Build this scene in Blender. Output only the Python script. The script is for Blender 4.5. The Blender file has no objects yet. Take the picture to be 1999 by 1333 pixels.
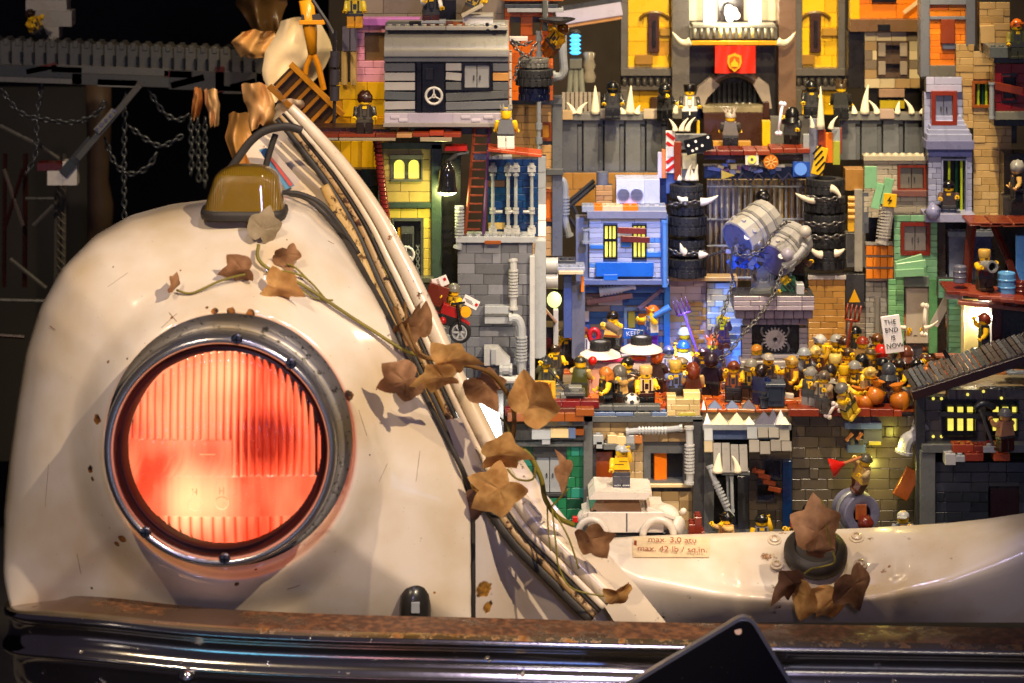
import bpy, math, random
from mathutils import Vector, Matrix, noise
RND = random.Random(7)
PI = math.pi
S = bpy.context.scene
S.unit_settings.system = 'METRIC'
S.unit_settings.scale_length = 0.01          # one unit is one centimetre
# ------------------------------------------------------------------ camera
D = 250.0        # camera to the plane of the car's nose
W0 = 85.0        # width seen on that plane
T = 0.2035       # slope of the central line of sight
K = W0 / 1999.0 / D
cd = bpy.data.cameras.new('camera'); cam = bpy.data.objects.new('camera', cd)
S.collection.objects.link(cam); S.camera = cam
cam.location = (0, -D, T * D); cam.rotation_euler = (PI / 2, 0, 0)
cd.sensor_width = 36; cd.lens = 36 * D / W0; cd.shift_y = -T * D / W0
cd.clip_start = 5; cd.clip_end = 3000
cd.dof.use_dof = True; cd.dof.focus_distance = D + 27; cd.dof.aperture_fstop = 0.115
# ------------------------------------------------------------------ world and view
w = bpy.data.worlds.new('World'); S.world = w; w.use_nodes = True
w.node_tree.nodes['Background'].inputs[0].default_value = (0.46, 0.38, 0.66, 1)
w.node_tree.nodes['Background'].inputs[1].default_value = 0.05
S.view_settings.view_transform = 'Standard'; S.view_settings.look = 'None'; S.view_settings.exposure = 0
S.cycles.max_bounces = 8; S.cycles.transparent_max_bounces = 12
try: S.cycles.use_denoising = True
except Exception: pass
# ------------------------------------------------------------------ lamps of the exhibition room, and added spots and panels that brighten parts
def aim(o, tgt):
    o.rotation_euler = (Vector(tgt) - o.location).to_track_quat('-Z', 'Y').to_euler()
def spot(name, loc, tgt, power, col, size=40, rad=2.0, blend=.5):
    l = bpy.data.lights.new(name, 'SPOT'); l.energy = power; l.color = col
    l.spot_size = math.radians(size); l.spot_blend = blend; l.shadow_soft_size = rad
    o = bpy.data.objects.new(name, l); S.collection.objects.link(o); o.location = loc; aim(o, tgt); return o
def plamp(name, loc, power, col, rad=.5):
    l = bpy.data.lights.new(name, 'POINT'); l.energy = power; l.color = col; l.shadow_soft_size = rad
    o = bpy.data.objects.new(name, l); S.collection.objects.link(o); o.location = loc; return o
def area(name, loc, tgt, power, col, sx, sy):
    l = bpy.data.lights.new(name, 'AREA'); l.energy = power; l.color = col; l.shape = 'RECTANGLE'; l.size = sx; l.size_y = sy
    o = bpy.data.objects.new(name, l); S.collection.objects.link(o); o.location = loc; aim(o, tgt); return o
spot('spot_key', (75, -120, 120), (-13, 4, -10), 1.6e6, (1, .79, .56), 23, .9, .35)
spot('spot_second', (-75, -130, 135), (-18, 8, -8), 6.4e5, (1, .78, .54), 30, 1.1, .3)
spot('spot_valance', (60, -50, 130), (28, 8, -18), 3.6e5, (1, .78, .50), 12, 1.0, .5)
spot('spot_third', (10, -60, 150), (-8, 12, -14), 1.6e5, (.70, .62, 1.0), 40, 2.0, .4)
spot('spot_city', (26, -25, 120), (22, 40, 0), 7.0e5, (1, .82, .56), 30, .8, .5)
spot('spot_city_front', (40, -150, 70), (20, 48, 9), 3.6e5, (1, .80, .56), 15, 1.5, .6)
spot('spot_back', (30, 10, 130), (24, 70, 18), 6.0e5, (1, .78, .44), 60, 3, .6)
spot('spot_towers', (25, -60, 95), (25, 72, 24), 7.5e5, (1, .80, .42), 24, 1.5, .6)  # added spot that brightens the dull yellow towers
spot('spot_hall_floor', (0, -300, 180), (0, -360, -95), 2.4e6, (.95, .85, .80), 70, 6, .8)  # added to light the hall floor for the chrome to mirror
spot('spot_upper_left', (0, -40, 90), (-8, 36, 16), 1.0e5, (1, .72, .30), 26, 1, .6)
spot('spot_bridge', (-60, -60, 100), (-36, 84, 14), 3.6e5, (1, .80, .60), 30, 2, .7)  # added dim spot, the key leaves the bridge too dark
spot('fill_lilac', (20, -230, 60), (10, 10, -10), 2.2e5, (.66, .58, 1.0), 50, 9, .8)
spot('spot_sheets', (-10, 10, 80), (-21, 60, 20), 1.5e5, (1, .74, .42), 14, 1, .5)  # small added cone that brightens the pale sheets
for nm, x, z, y, sx, sz, c, p in (('hall_fill', 0, -72, -335, 560, 30, (.75, .72, .9), 15000), ('hall_screen_cyan', -95, -62, -330, 60, 9, (.1, .6, 1), 9000), ('hall_screen_blue', 10, -58, -330, 34, 10, (.1, .25, 1), 5000), ('hall_screen_blue', 190, -52, -330, 120, 9, (.05, .45, 1), 9000), ('hall_screen_pink', -40, -70, -330, 26, 7, (1, .35, .5), 3000), ('hall_lamp_white', 60, 60, -420, 120, 5, (1, .9, .8), 16000), ('hall_lamp_white', -220, 40, -380, 12, 40, (1, .85, .7), 6000)):  # the wide low hall panel is added to brighten the chrome bumper
    area(nm, (x, y, z), (x * .3, 0, -20), p, c, sx, sz)

# ------------------------------------------------------------------ picture <-> place
def sc(Y): return K * (D + Y)
def P(px, py, Y):
    s = sc(Y); return Vector(((px - 999.5) * s, Y, -T * Y - (py - 666.5) * s))
def Yon(py, Z):                     # depth at which the line of sight of row py meets height Z
    return (T * D - Z) / (T + (py - 666.5) * K) - D
# ------------------------------------------------------------------ materials
MC = {}
def C(h): return tuple(((int(h[i:i + 2], 16) / 255 + .055) / 1.055) ** 2.4 if int(h[i:i + 2], 16) > 10 else int(h[i:i + 2], 16) / 3294.6 for i in (0, 2, 4))
PAL = dict(white='F2F0EA', lbg='9CA0A3', dbg='5E605F', vdg='3A3A3B', black='0B0C0E', tan='D8C08C', dtan='8C7A58', yellow='F5C414', blo='F5A51E', orange='F07C12',
  dorange='8E4A14', rbrown='5A2A16', nougat='B8733C', dred='6E1210', red='C41A10', blue='0F50B4', mblue='5C92D8', dblue='0C2F60', sgreen='86B892', green='1D6A44', dgreen='12402C',
  lav='A9A8CC', pink='E9A9C6', sblue='5F7298', lime='B4C82C', skin='F6C31C', olive='7A7448', gold='B88A30', silver='B4B4B2', purple='5B2F86', azure='3FA0E0', cream='F0E4B8', mgreen='6FA86A', teal='2C8470', flesh='D89060')
def plast(col):
    key = ('p', col)
    if key in MC: return MC[key]
    m = bpy.data.materials.new('plastic_' + col); m.use_nodes = True; n = m.node_tree.nodes; L = m.node_tree.links
    b = n['Principled BSDF']; rgb = C(PAL.get(col, col))
    tc = n.new('ShaderNodeTexCoord'); no = n.new('ShaderNodeTexNoise'); no.inputs['Scale'].default_value = .9; no.inputs['Detail'].default_value = 5
    L.new(tc.outputs['Object'], no.inputs['Vector'])
    oi = n.new('ShaderNodeObjectInfo')
    ad = n.new('ShaderNodeMath'); ad.operation = 'ADD'; L.new(no.outputs['Fac'], ad.inputs[0]); L.new(oi.outputs['Random'], ad.inputs[1])
    mr = n.new('ShaderNodeMapRange'); mr.inputs['From Max'].default_value = 2; mr.inputs['To Min'].default_value = .78; mr.inputs['To Max'].default_value = 1.12
    L.new(ad.outputs[0], mr.inputs['Value'])
    hs = n.new('ShaderNodeHueSaturation'); hs.inputs['Color'].default_value = (*rgb, 1); L.new(mr.outputs[0], hs.inputs['Value']); L.new(hs.outputs[0], b.inputs['Base Color'])
    r2 = n.new('ShaderNodeMapRange'); r2.inputs['To Min'].default_value = .16; r2.inputs['To Max'].default_value = .42; L.new(no.outputs['Fac'], r2.inputs['Value']); L.new(r2.outputs[0], b.inputs['Roughness'])
    MC[key] = m; return m
def mat(name, rgb, rough=.4, metal=0, emit=0, ecol=None, bump=0, bscale=5, coat=0, trans=0, ior=1.45, vary=.15, vscale=.5):
    if name in MC: return MC[name]
    m = bpy.data.materials.new(name); m.use_nodes = True; n = m.node_tree.nodes; L = m.node_tree.links
    b = n['Principled BSDF']
    if isinstance(rgb, str): rgb = C(PAL.get(rgb, rgb))
    b.inputs['Base Color'].default_value = (*rgb, 1)
    tc = n.new('ShaderNodeTexCoord'); no = n.new('ShaderNodeTexNoise'); no.inputs['Scale'].default_value = vscale; no.inputs['Detail'].default_value = 6
    L.new(tc.outputs['Object'], no.inputs['Vector'])
    if vary:
        mr = n.new('ShaderNodeMapRange'); mr.inputs['To Min'].default_value = 1 - vary; mr.inputs['To Max'].default_value = 1 + vary; L.new(no.outputs['Fac'], mr.inputs['Value'])
        hs = n.new('ShaderNodeHueSaturation'); hs.inputs['Color'].default_value = (*rgb, 1); L.new(mr.outputs[0], hs.inputs['Value']); L.new(hs.outputs[0], b.inputs['Base Color'])
    b.inputs['Roughness'].default_value = rough; b.inputs['Metallic'].default_value = metal; b.inputs['Coat Weight'].default_value = coat
    b.inputs['Transmission Weight'].default_value = trans; b.inputs['IOR'].default_value = ior
    if emit: b.inputs['Emission Color'].default_value = (*(ecol or rgb), 1); b.inputs['Emission Strength'].default_value = emit
    if bump:
        n2 = n.new('ShaderNodeTexNoise'); n2.inputs['Scale'].default_value = bscale; n2.inputs['Detail'].default_value = 6; L.new(tc.outputs['Object'], n2.inputs['Vector'])
        bu = n.new('ShaderNodeBump'); bu.inputs['Strength'].default_value = bump; bu.inputs['Distance'].default_value = .1; L.new(n2.outputs['Fac'], bu.inputs['Height']); L.new(bu.outputs[0], b.inputs['Normal'])
    MC[name] = m; return m
def worn(name, base, spots, rough=.25, metal=0, rust=('5A2A10', '1c0d06'), thr=.62, scale=.35, coat=0, rrough=.8, dirt=.12, streak=1, grad=None):
    """painted or plated metal with rust patches (noise) and explicit chips: spots = [(vector, radius)]"""
    if name in MC: return MC[name]
    m = bpy.data.materials.new(name); m.use_nodes = True; n = m.node_tree.nodes; L = m.node_tree.links; b = n['Principled BSDF']
    tc = n.new('ShaderNodeTexCoord'); mp = n.new('ShaderNodeMapping'); mp.inputs['Scale'].default_value = (1, 1, streak); L.new(tc.outputs['Object'], mp.inputs['Vector'])
    V = mp.outputs[0]
    no = n.new('ShaderNodeTexNoise'); no.inputs['Scale'].default_value = scale; no.inputs['Detail'].default_value = 9; no.inputs['Roughness'].default_value = .7; L.new(V, no.inputs['Vector'])
    fac = None
    def rng(v, a, c, d=0, e=1):
        r = n.new('ShaderNodeMapRange'); r.inputs['From Min'].default_value = a; r.inputs['From Max'].default_value = c; r.inputs['To Min'].default_value = d; r.inputs['To Max'].default_value = e
        L.new(v, r.inputs['Value']); return r.outputs[0]
    nf = no.outputs['Fac']
    if grad:
        sx_ = n.new('ShaderNodeSeparateXYZ'); L.new(tc.outputs['Object'], sx_.inputs[0]); ga = n.new('ShaderNodeMath'); L.new(nf, ga.inputs[0]); L.new(rng(sx_.outputs[0], grad[0], grad[1], grad[2], 0), ga.inputs[1]); nf = ga.outputs[0]
    fac = rng(nf, thr, thr + .05)
    no3 = n.new('ShaderNodeTexNoise'); no3.inputs['Scale'].default_value = 1.6; no3.inputs['Detail'].default_value = 6; L.new(tc.outputs['Object'], no3.inputs['Vector'])
    for (c, r) in spots:
        ds = n.new('ShaderNodeVectorMath'); ds.operation = 'DISTANCE'; L.new(tc.outputs['Object'], ds.inputs[0]); ds.inputs[1].default_value = c
        ad = n.new('ShaderNodeMath'); ad.operation = 'MULTIPLY_ADD'; L.new(no3.outputs['Fac'], ad.inputs[0]); ad.inputs[1].default_value = r * 1.8; L.new(ds.outputs['Value'], ad.inputs[2])
        q = rng(ad.outputs[0], r * 1.95, r * 1.75)
        mx = n.new('ShaderNodeMath'); mx.operation = 'MAXIMUM'; L.new(fac, mx.inputs[0]); L.new(q, mx.inputs[1]); fac = mx.outputs[0]
    rc = n.new('ShaderNodeMix'); rc.data_type = 'RGBA'; L.new(rng(no3.outputs['Fac'], .33, .56), rc.inputs['Factor']); rc.inputs['A'].default_value = (*C(rust[0]), 1); rc.inputs['B'].default_value = (*C(rust[1]), 1)
    n4 = n.new('ShaderNodeTexNoise'); n4.inputs['Scale'].default_value = .13; n4.inputs['Detail'].default_value = 8; L.new(tc.outputs['Object'], n4.inputs['Vector'])
    pc = n.new('ShaderNodeMix'); pc.data_type = 'RGBA'; L.new(rng(n4.outputs['Fac'], .4, .75), pc.inputs['Factor']); c0 = C(base)
    pc.inputs['A'].default_value = (*c0, 1); pc.inputs['B'].default_value = (c0[0] * (1 - dirt * .7), c0[1] * (1 - dirt), c0[2] * (1 - dirt * 1.6), 1)
    # fine specks of grime
    sp = n.new('ShaderNodeTexNoise'); sp.inputs['Scale'].default_value = 5; sp.inputs['Detail'].default_value = 3; L.new(tc.outputs['Object'], sp.inputs['Vector'])
    pk = n.new('ShaderNodeMix'); pk.data_type = 'RGBA'; L.new(rng(sp.outputs['Fac'], .72, .76, 0, .7), pk.inputs['Factor']); L.new(pc.outputs['Result'], pk.inputs['A']); pk.inputs['B'].default_value = (.06, .035, .02, 1)
    fm = n.new('ShaderNodeMix'); fm.data_type = 'RGBA'; L.new(fac, fm.inputs['Factor']); L.new(pk.outputs['Result'], fm.inputs['A']); L.new(rc.outputs['Result'], fm.inputs['B']); L.new(fm.outputs['Result'], b.inputs['Base Color'])
    L.new(rng(fac, 0, 1, rough, rrough), b.inputs['Roughness'])
    if metal: L.new(rng(fac, 0, 1, metal, 0), b.inputs['Metallic'])
    b.inputs['Coat Weight'].default_value = coat
    bu = n.new('ShaderNodeBump'); bu.inputs['Strength'].default_value = .5; bu.inputs['Distance'].default_value = .08; bu.invert = True
    ab = n.new('ShaderNodeMath'); ab.operation = 'MULTIPLY_ADD'; L.new(no3.outputs['Fac'], ab.inputs[0]); ab.inputs[1].default_value = .12; L.new(fac, ab.inputs[2])
    L.new(ab.outputs[0], bu.inputs['Height']); L.new(bu.outputs[0], b.inputs['Normal'])
    MC[name] = m; return m
def M(x): return plast(x) if isinstance(x, str) else x
# ------------------------------------------------------------------ mesh builder
class MB:
    def __init__(s): s.v = []; s.f = []; s.m = []
    def add(s, vs, fs, m=0):
        o = len(s.v); s.v += [tuple(q) for q in vs]
        for f in fs: s.f.append(tuple(i + o for i in f)); s.m.append(m)
        return s
    def box(s, x0, x1, y0, y1, z0, z1, m=0, mat=None):
        v = [Vector((x, y, z)) for x in (x0, x1) for y in (y0, y1) for z in (z0, z1)]
        if mat is not None: v = [mat @ q for q in v]
        return s.add(v, [(0, 1, 3, 2), (4, 6, 7, 5), (0, 4, 5, 1), (2, 3, 7, 6), (0, 2, 6, 4), (1, 5, 7, 3)], m)
    def cbox(s, dx, dy, dz, c=.035, m=0, mat=None):
        a, b_, h = dx / 2, dy / 2, dz / 2; c = min(c, a * .4, b_ * .4, h * .4); vs = []
        for sx in (-1, 1):
            for sy in (-1, 1):
                for sz in (-1, 1):
                    vs += [(sx * (a - c), sy * (b_ - c), sz * h), (sx * (a - c), sy * b_, sz * (h - c)), (sx * a, sy * (b_ - c), sz * (h - c))]
        i = lambda x, y, z, k: ((x * 2 + y) * 2 + z) * 3 + k
        F = []
        F += [(i(0,0,0,0), i(0,1,0,0), i(1,1,0,0), i(1,0,0,0)), (i(0,0,1,0), i(1,0,1,0), i(1,1,1,0), i(0,1,1,0))]
        F += [(i(0,0,0,1), i(1,0,0,1), i(1,0,1,1), i(0,0,1,1)), (i(0,1,0,1), i(0,1,1,1), i(1,1,1,1), i(1,1,0,1))]
        F += [(i(0,0,0,2), i(0,0,1,2), i(0,1,1,2), i(0,1,0,2)), (i(1,0,0,2), i(1,1,0,2), i(1,1,1,2), i(1,0,1,2))]
        for y in (0, 1):
            for z in (0, 1): F.append((i(0,y,z,0), i(1,y,z,0), i(1,y,z,1), i(0,y,z,1)))
        for x in (0, 1):
            for z in (0, 1): F.append((i(x,0,z,0), i(x,1,z,0), i(x,1,z,2), i(x,0,z,2)))
            for y in (0, 1): F.append((i(x,y,0,1), i(x,y,1,1), i(x,y,1,2), i(x,y,0,2)))
        for x in (0, 1):
            for y in (0, 1):
                for z in (0, 1): F.append((i(x,y,z,0), i(x,y,z,1), i(x,y,z,2)))
        if mat is not None: vs = [mat @ Vector(q) for q in vs]
        return s.add(vs, F, m)
    def cyl(s, p0, p1, r, n=12, m=0, r2=None, caps=True):
        p0 = Vector(p0); p1 = Vector(p1); r2 = r if r2 is None else r2; d = (p1 - p0).normalized()
        u = d.orthogonal().normalized(); w_ = d.cross(u); vs = []
        for p, q in ((p0, r), (p1, r2)):
            for k in range(n):
                a = 2 * PI * k / n; vs.append(p + (u * math.cos(a) + w_ * math.sin(a)) * q)
        fs = [(k, (k + 1) % n, n + (k + 1) % n, n + k) for k in range(n)]
        if caps: fs += [tuple(range(n - 1, -1, -1)), tuple(range(n, 2 * n))]
        return s.add(vs, fs, m)
    def lathe(s, o, axis, prof, n=20, m=0, sx=1, sy=1, up=None):
        o = Vector(o); d = Vector(axis).normalized(); u = (Vector(up) if up else d.orthogonal()).normalized(); w_ = d.cross(u); vs = []
        for r, h in prof:
            for k in range(n):
                a = 2 * PI * k / n; vs.append(o + d * h + (u * math.cos(a) * sx + w_ * math.sin(a) * sy) * r)
        fs = [(j * n + k, j * n + (k + 1) % n, (j + 1) * n + (k + 1) % n, (j + 1) * n + k) for j in range(len(prof) - 1) for k in range(n)]
        return s.add(vs, fs, m)
    def sph(s, c, r, n=12, m=0, sx=1, sy=1, sz=1, a0=0, a1=PI):
        k = max(4, n // 2); prof = [(r * math.sin(a0 + (a1 - a0) * i / k), r * sz * math.cos(a0 + (a1 - a0) * i / k)) for i in range(k + 1)]
        return s.lathe(c, (0, 0, 1), prof, n, m, sx, sy, up=(1, 0, 0))
    def tube(s, pts, r, n=8, m=0, ell=1.0, caps=True):
        pts = [Vector(p) for p in pts]; N = len(pts); R_ = r if isinstance(r, (list, tuple)) else [r] * N; vs = []
        u = None
        for i, p in enumerate(pts):
            d = (pts[min(i + 1, N - 1)] - pts[max(i - 1, 0)]).normalized()
            if u is None: u = Vector((0, 1, 0)) if abs(d.y) < .9 else Vector((1, 0, 0))
            u = (u - d * u.dot(d)).normalized(); w_ = d.cross(u)
            for k in range(n):
                a = 2 * PI * k / n; vs.append(p + (u * math.cos(a) + w_ * math.sin(a) * ell) * R_[i])
        fs = [(j * n + k, j * n + (k + 1) % n, (j + 1) * n + (k + 1) % n, (j + 1) * n + k) for j in range(N - 1) for k in range(n)]
        if caps: fs += [tuple(range(n - 1, -1, -1)), tuple((N - 1) * n + k for k in range(n))]
        return s.add(vs, fs, m)
    def prism(s, pts, y0, y1, m=0):               # pts (x, z), counter-clockwise seen from the front
        n = len(pts); vs = [(x, y0, z) for x, z in pts] + [(x, y1, z) for x, z in pts]
        fs = [tuple(range(n)), tuple(range(2 * n - 1, n - 1, -1))] + [(k, k + n, (k + 1) % n + n, (k + 1) % n) for k in range(n)]
        return s.add(vs, fs, m)
    def grid(s, rows, m=0, closed=False):
        nr, nc = len(rows), len(rows[0]); vs = [q for r in rows for q in r]
        fs = [(j * nc + k, j * nc + (k + 1) % nc, (j + 1) * nc + (k + 1) % nc, (j + 1) * nc + k) for j in range(nr - 1) for k in range(nc if closed else nc - 1)]
        return s.add(vs, fs, m)
    def mesh(s, name, smooth=False):
        me = bpy.data.meshes.new(name); me.from_pydata(s.v, [], s.f); me.polygons.foreach_set('material_index', s.m)
        if smooth: me.polygons.foreach_set('use_smooth', [True] * len(s.f))
        me.update(); return me
    def build(s, name, mats, parent=None, smooth=False, angle=None, local=False, loc=None):
        if parent is not None and not local:
            o = wloc(parent); s.v = [(a - o[0], b - o[1], c - o[2]) for a, b, c in s.v]
        me = s.mesh(name, smooth or angle is not None)
        if angle is not None: me.set_sharp_from_angle(angle=math.radians(angle))
        for q in (mats if isinstance(mats, (list, tuple)) else [mats]): me.materials.append(M(q))
        ob = bpy.data.objects.new(name, me); S.collection.objects.link(ob)
        if parent is not None: ob.parent = parent
        if loc: ob.location = loc
        return ob
def wloc(o):
    v = Vector(o.location)
    while o.parent is not None: o = o.parent; v += Vector(o.location)
    return v
def tag(o, label=None, cat=None, group=None, kind=None):
    if label: o['label'] = label
    if cat: o['category'] = cat
    if group: o['group'] = group
    if kind: o['kind'] = kind
    return o
def thing(name, label, cat, loc=(0, 0, 0), group=None):
    o = bpy.data.objects.new(name, None); S.collection.objects.link(o); o.location = loc; o.empty_display_size = .5
    return tag(o, label, cat, group)
# shared pieces ----------------------------------------------------
BX = {}
def piece(name, parent, c, dims, col, roll=0, tilt=0, yaw=0, studs=0, ch=.035):
    """one chamfered brick, tile, plank or panel as its own object; alike ones share a mesh"""
    d = tuple(round(q, 2) for q in dims); key = (d, studs, ch)
    if key not in BX:
        b = MB().cbox(*d, c=ch)
        if studs:
            nx = max(1, round(d[0] / .8)); ny = max(1, round(d[1] / .8)) if studs > 1 else 1
            for i in range(nx):
                for j in range(ny):
                    x = (i + .5) * d[0] / nx - d[0] / 2; y = -d[1] / 2 + (j + .5) * d[1] / ny if ny > 1 else -d[1] / 2 + .4
                    b.lathe((x, y, d[2] / 2 - .01), (0, 0, 1), [(.25, 0), (.25, .16), (.22, .19), (0, .19)], 8)
        me = b.mesh('piece'); me.materials.append(None); BX[key] = me
    o = bpy.data.objects.new(name, BX[key]); S.collection.objects.link(o)
    o.material_slots[0].link = 'OBJECT'; o.material_slots[0].material = M(col)
    o.location = Vector(c) - (wloc(parent) if parent else Vector((0, 0, 0))); o.rotation_euler = (math.radians(tilt), math.radians(roll), math.radians(yaw))
    if parent: o.parent = parent
    return o
def B(parent, name, x0, y0, x1, y1, Y, d, col, roll=0, studs=0, tilt=0, yaw=0):
    """piece spanning a rectangle of the picture on the plane Y, d deep behind it"""
    a = P(x0, y1, Y); b = P(x1, y0, Y)
    return piece(name, parent, ((a.x + b.x) / 2, Y + d / 2, (a.z + b.z) / 2), (b.x - a.x, d, b.z - a.z), col, roll, tilt, yaw, studs)
def pick(cols):
    if isinstance(cols, str): return cols
    t = RND.random() * sum(w_ for _, w_ in cols)
    for c, w_ in cols:
        t -= w_
        if t <= 0: return c
    return cols[-1][0]
def bricks(root, rect, Y, cols, h=.96, lens=(1.6, 2.4, 3.2), holes=(), name='brick', d=.8, limit=290, rough=.03, gap=.028, back='vdg', topstuds=False):
    """courses of single bricks, cut round the holes; rect and holes in picture pixels"""
    s = sc(Y); a = P(rect[0], rect[3], Y); b = P(rect[2], rect[1], Y); x0, x1, z0, z1 = a.x, b.x, a.z, b.z
    H = [(P(q[0], q[3], Y), P(q[2], q[1], Y)) for q in holes]
    n = max(1, round((z1 - z0) / h)); hh = (z1 - z0) / n; made = 0
    for r in range(n):
        za, zb = z0 + r * hh, z0 + (r + 1) * hh; cuts = []
        for p, q in H:
            if p.z < zb - .12 * hh and q.z > za + .12 * hh: cuts.append((p.x, q.x))
        cuts.sort(); cur = x0; spans = []
        for p, q in cuts:
            if p > cur + .1: spans.append((cur, min(p, x1)))
            cur = max(cur, q)
        if cur < x1 - .1: spans.append((cur, x1))
        for p, q in spans:
            x = p; first = True
            while x < q - .05:
                L_ = RND.choice(lens)
                if first and r % 2: L_ *= .5
                first = False
                e = x + L_
                if q - e < .45: e = q
                e = min(e, q)
                if made < limit:
                    yo = RND.uniform(-rough, rough)
                    piece(name, root, ((x + e) / 2, Y + d / 2 + yo, (za + zb) / 2), (round(e - x, 1) if False else e - x - gap, d, hh - gap), pick(cols), studs=1 if topstuds and r == n - 1 else 0); made += 1
                x = e
    if back:
        m = MB(); m_y0 = Y + d + .06
        # solid core behind the courses, left open at the holes
        xs = sorted({x0, x1, *[max(x0, min(x1, v.x)) for h_ in H for v in h_]})
        for i in range(len(xs) - 1):
            xm = (xs[i] + xs[i + 1]) / 2; zc = z0 + .01
            hs = sorted([(p.z, q.z) for p, q in H if p.x < xm < q.x])
            for p, q in hs:
                if p > zc + .02: m.box(xs[i], xs[i + 1], Y + .12, m_y0 + .5, zc, min(p, z1))
                zc = max(zc, q)
            if zc < z1 - .02: m.box(xs[i], xs[i + 1], Y + .12, m_y0 + .5, zc, z1 - .01)
        if m.v: m.build('wall', back, root)
    return made
def window(root, x0, y0, x1, y1, Y, kind='shutter', frame='lbg', fw=4, pane='dbg', deep=.5, depth=.9):
    """one window or door in its own frame: window > pane, shutter, handle, bar"""
    s = sc(Y); a = P(x0, y1, Y); b = P(x1, y0, Y); f = fw * s; m = MB(); y_0, y_1 = Y - .12, Y + depth
    m.box(a.x, a.x + f, y_0, y_1, a.z, b.z).box(b.x - f, b.x, y_0, y_1, a.z, b.z).box(a.x + f, b.x - f, y_0, y_1, b.z - f, b.z).box(a.x + f, b.x - f, y_0, y_1, a.z, a.z + f)
    fr = m.build('window', frame, root)
    ix0, ix1, iz0, iz1 = a.x + f, b.x - f, a.z + f, b.z - f; yp = Y + deep
    cx, cz = (ix0 + ix1) / 2, (iz0 + iz1) / 2
    if kind == 'shutter':
        for k in (0, 1):
            xa = ix0 + .03 + k * (ix1 - ix0) / 2; xb = xa + (ix1 - ix0) / 2 - .06
            piece('shutter', fr, ((xa + xb) / 2, yp - .1, cz), (xb - xa, .2, iz1 - iz0 - .05), pane)
            MB().box(cx + (k * 2 - 1) * .28 - .05, cx + (k * 2 - 1) * .28 + .05, yp - .38, yp - .2, cz - .3, cz + .1).build('handle', 'vdg', fr)
    elif kind in ('lit', 'litbars', 'arch'):
        MB().box(ix0, ix1, yp, yp + .08, iz0, iz1).build('pane', mat('lit_pane', (.95, .85, .12), .4, emit=.9, ecol=(1, .86, .12), vary=.3, vscale=1), fr)
        if kind == 'litbars':
            for t in (.34, .67): MB().box(ix0 + (ix1 - ix0) * t - .07, ix0 + (ix1 - ix0) * t + .07, yp - .2, yp - .02, iz0, iz1).build('bar', frame, fr)
            MB().box(ix0, ix1, yp - .24, yp - .03, cz - .05, cz + .22).build('bar', frame, fr)
        if kind == 'arch':
            n = 10
            for k in (0, 1):
                xa = ix0 + k * (ix1 - ix0) / 2; xb = xa + (ix1 - ix0) / 2; cxx = (xa + xb) / 2; rr = (xb - xa) * .36; pts = [(xa, iz0), (xa, iz1)]
                q = MB(); zt = iz1 - rr - .08
                arc = [(cxx + rr * math.cos(PI - PI * i / n), zt + rr * math.sin(PI - PI * i / n)) for i in range(n + 1)]
                y0_, y1_ = yp - .25, yp - .05
                q.box(xa, cxx - rr, y0_, y1_, iz0, iz1).box(cxx + rr, xb, y0_, y1_, iz0, iz1)
                for i in range(n): q.prism([arc[i], arc[i + 1], (arc[i + 1][0], iz1), (arc[i][0], iz1)], y0_, y1_)
                q.build('shutter', frame, fr)
    elif kind == 'dark':
        MB().box(ix0, ix1, Y + depth - .05, Y + depth, iz0, iz1).build('pane', 'black', fr)
    elif kind == 'panel':
        piece('pane', fr, (cx, yp, cz), (ix1 - ix0, .2, iz1 - iz0), pane)
    elif kind == 'bars':
        MB().box(ix0, ix1, Y + depth - .05, Y + depth, iz0, iz1).build('pane', 'black', fr)
        for t, c in ((.3, 'lime'), (.62, 'dgreen'), (.85, 'lime')): MB().cyl((ix0 + (ix1 - ix0) * t, yp, iz0), (ix0 + (ix1 - ix0) * t, yp, iz1), .13, 8).build('bar', c, fr)
    return fr
def pipe(root, pts, r, col='lbg', name='pipe', ribs=None):
    """round pipe through picture points (px, py, Y); ribs=(i0,i1) puts corrugation on that stretch"""
    q = [P(*p) for p in pts]; m = MB().tube(smooth(q, 5) if len(q) > 2 else q, r, 10)
    for (t0, t1) in (ribs or []):
        L_ = (t1 - t0).length; n = max(3, int(L_ / .28))
        for i in range(n): p = t0 + (t1 - t0) * (i + .5) / n; d = (t1 - t0).normalized() * .08; m.cyl(p - d, p + d, r * 1.35, 10)
    for p, q2 in ((q[0], q[1]), (q[-1], q[-2])):
        d = (q2 - p).normalized(); m.cyl(p, p + d * .25, r * 1.3, 10)
    return m.build(name, col, root, angle=35)
def smooth(pts, n=6):
    pts = [Vector(p) for p in pts]; out = []
    for i in range(len(pts) - 1):
        p0, p1, p2, p3 = pts[max(i - 1, 0)], pts[i], pts[i + 1], pts[min(i + 2, len(pts) - 1)]
        for k in range(n):
            t = k / n; out.append(.5 * (2 * p1 + (p2 - p0) * t + (2 * p0 - 5 * p1 + 4 * p2 - p3) * t * t + (3 * p1 - p0 - 3 * p2 + p3) * t ** 3))
    out.append(pts[-1]); return out
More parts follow.
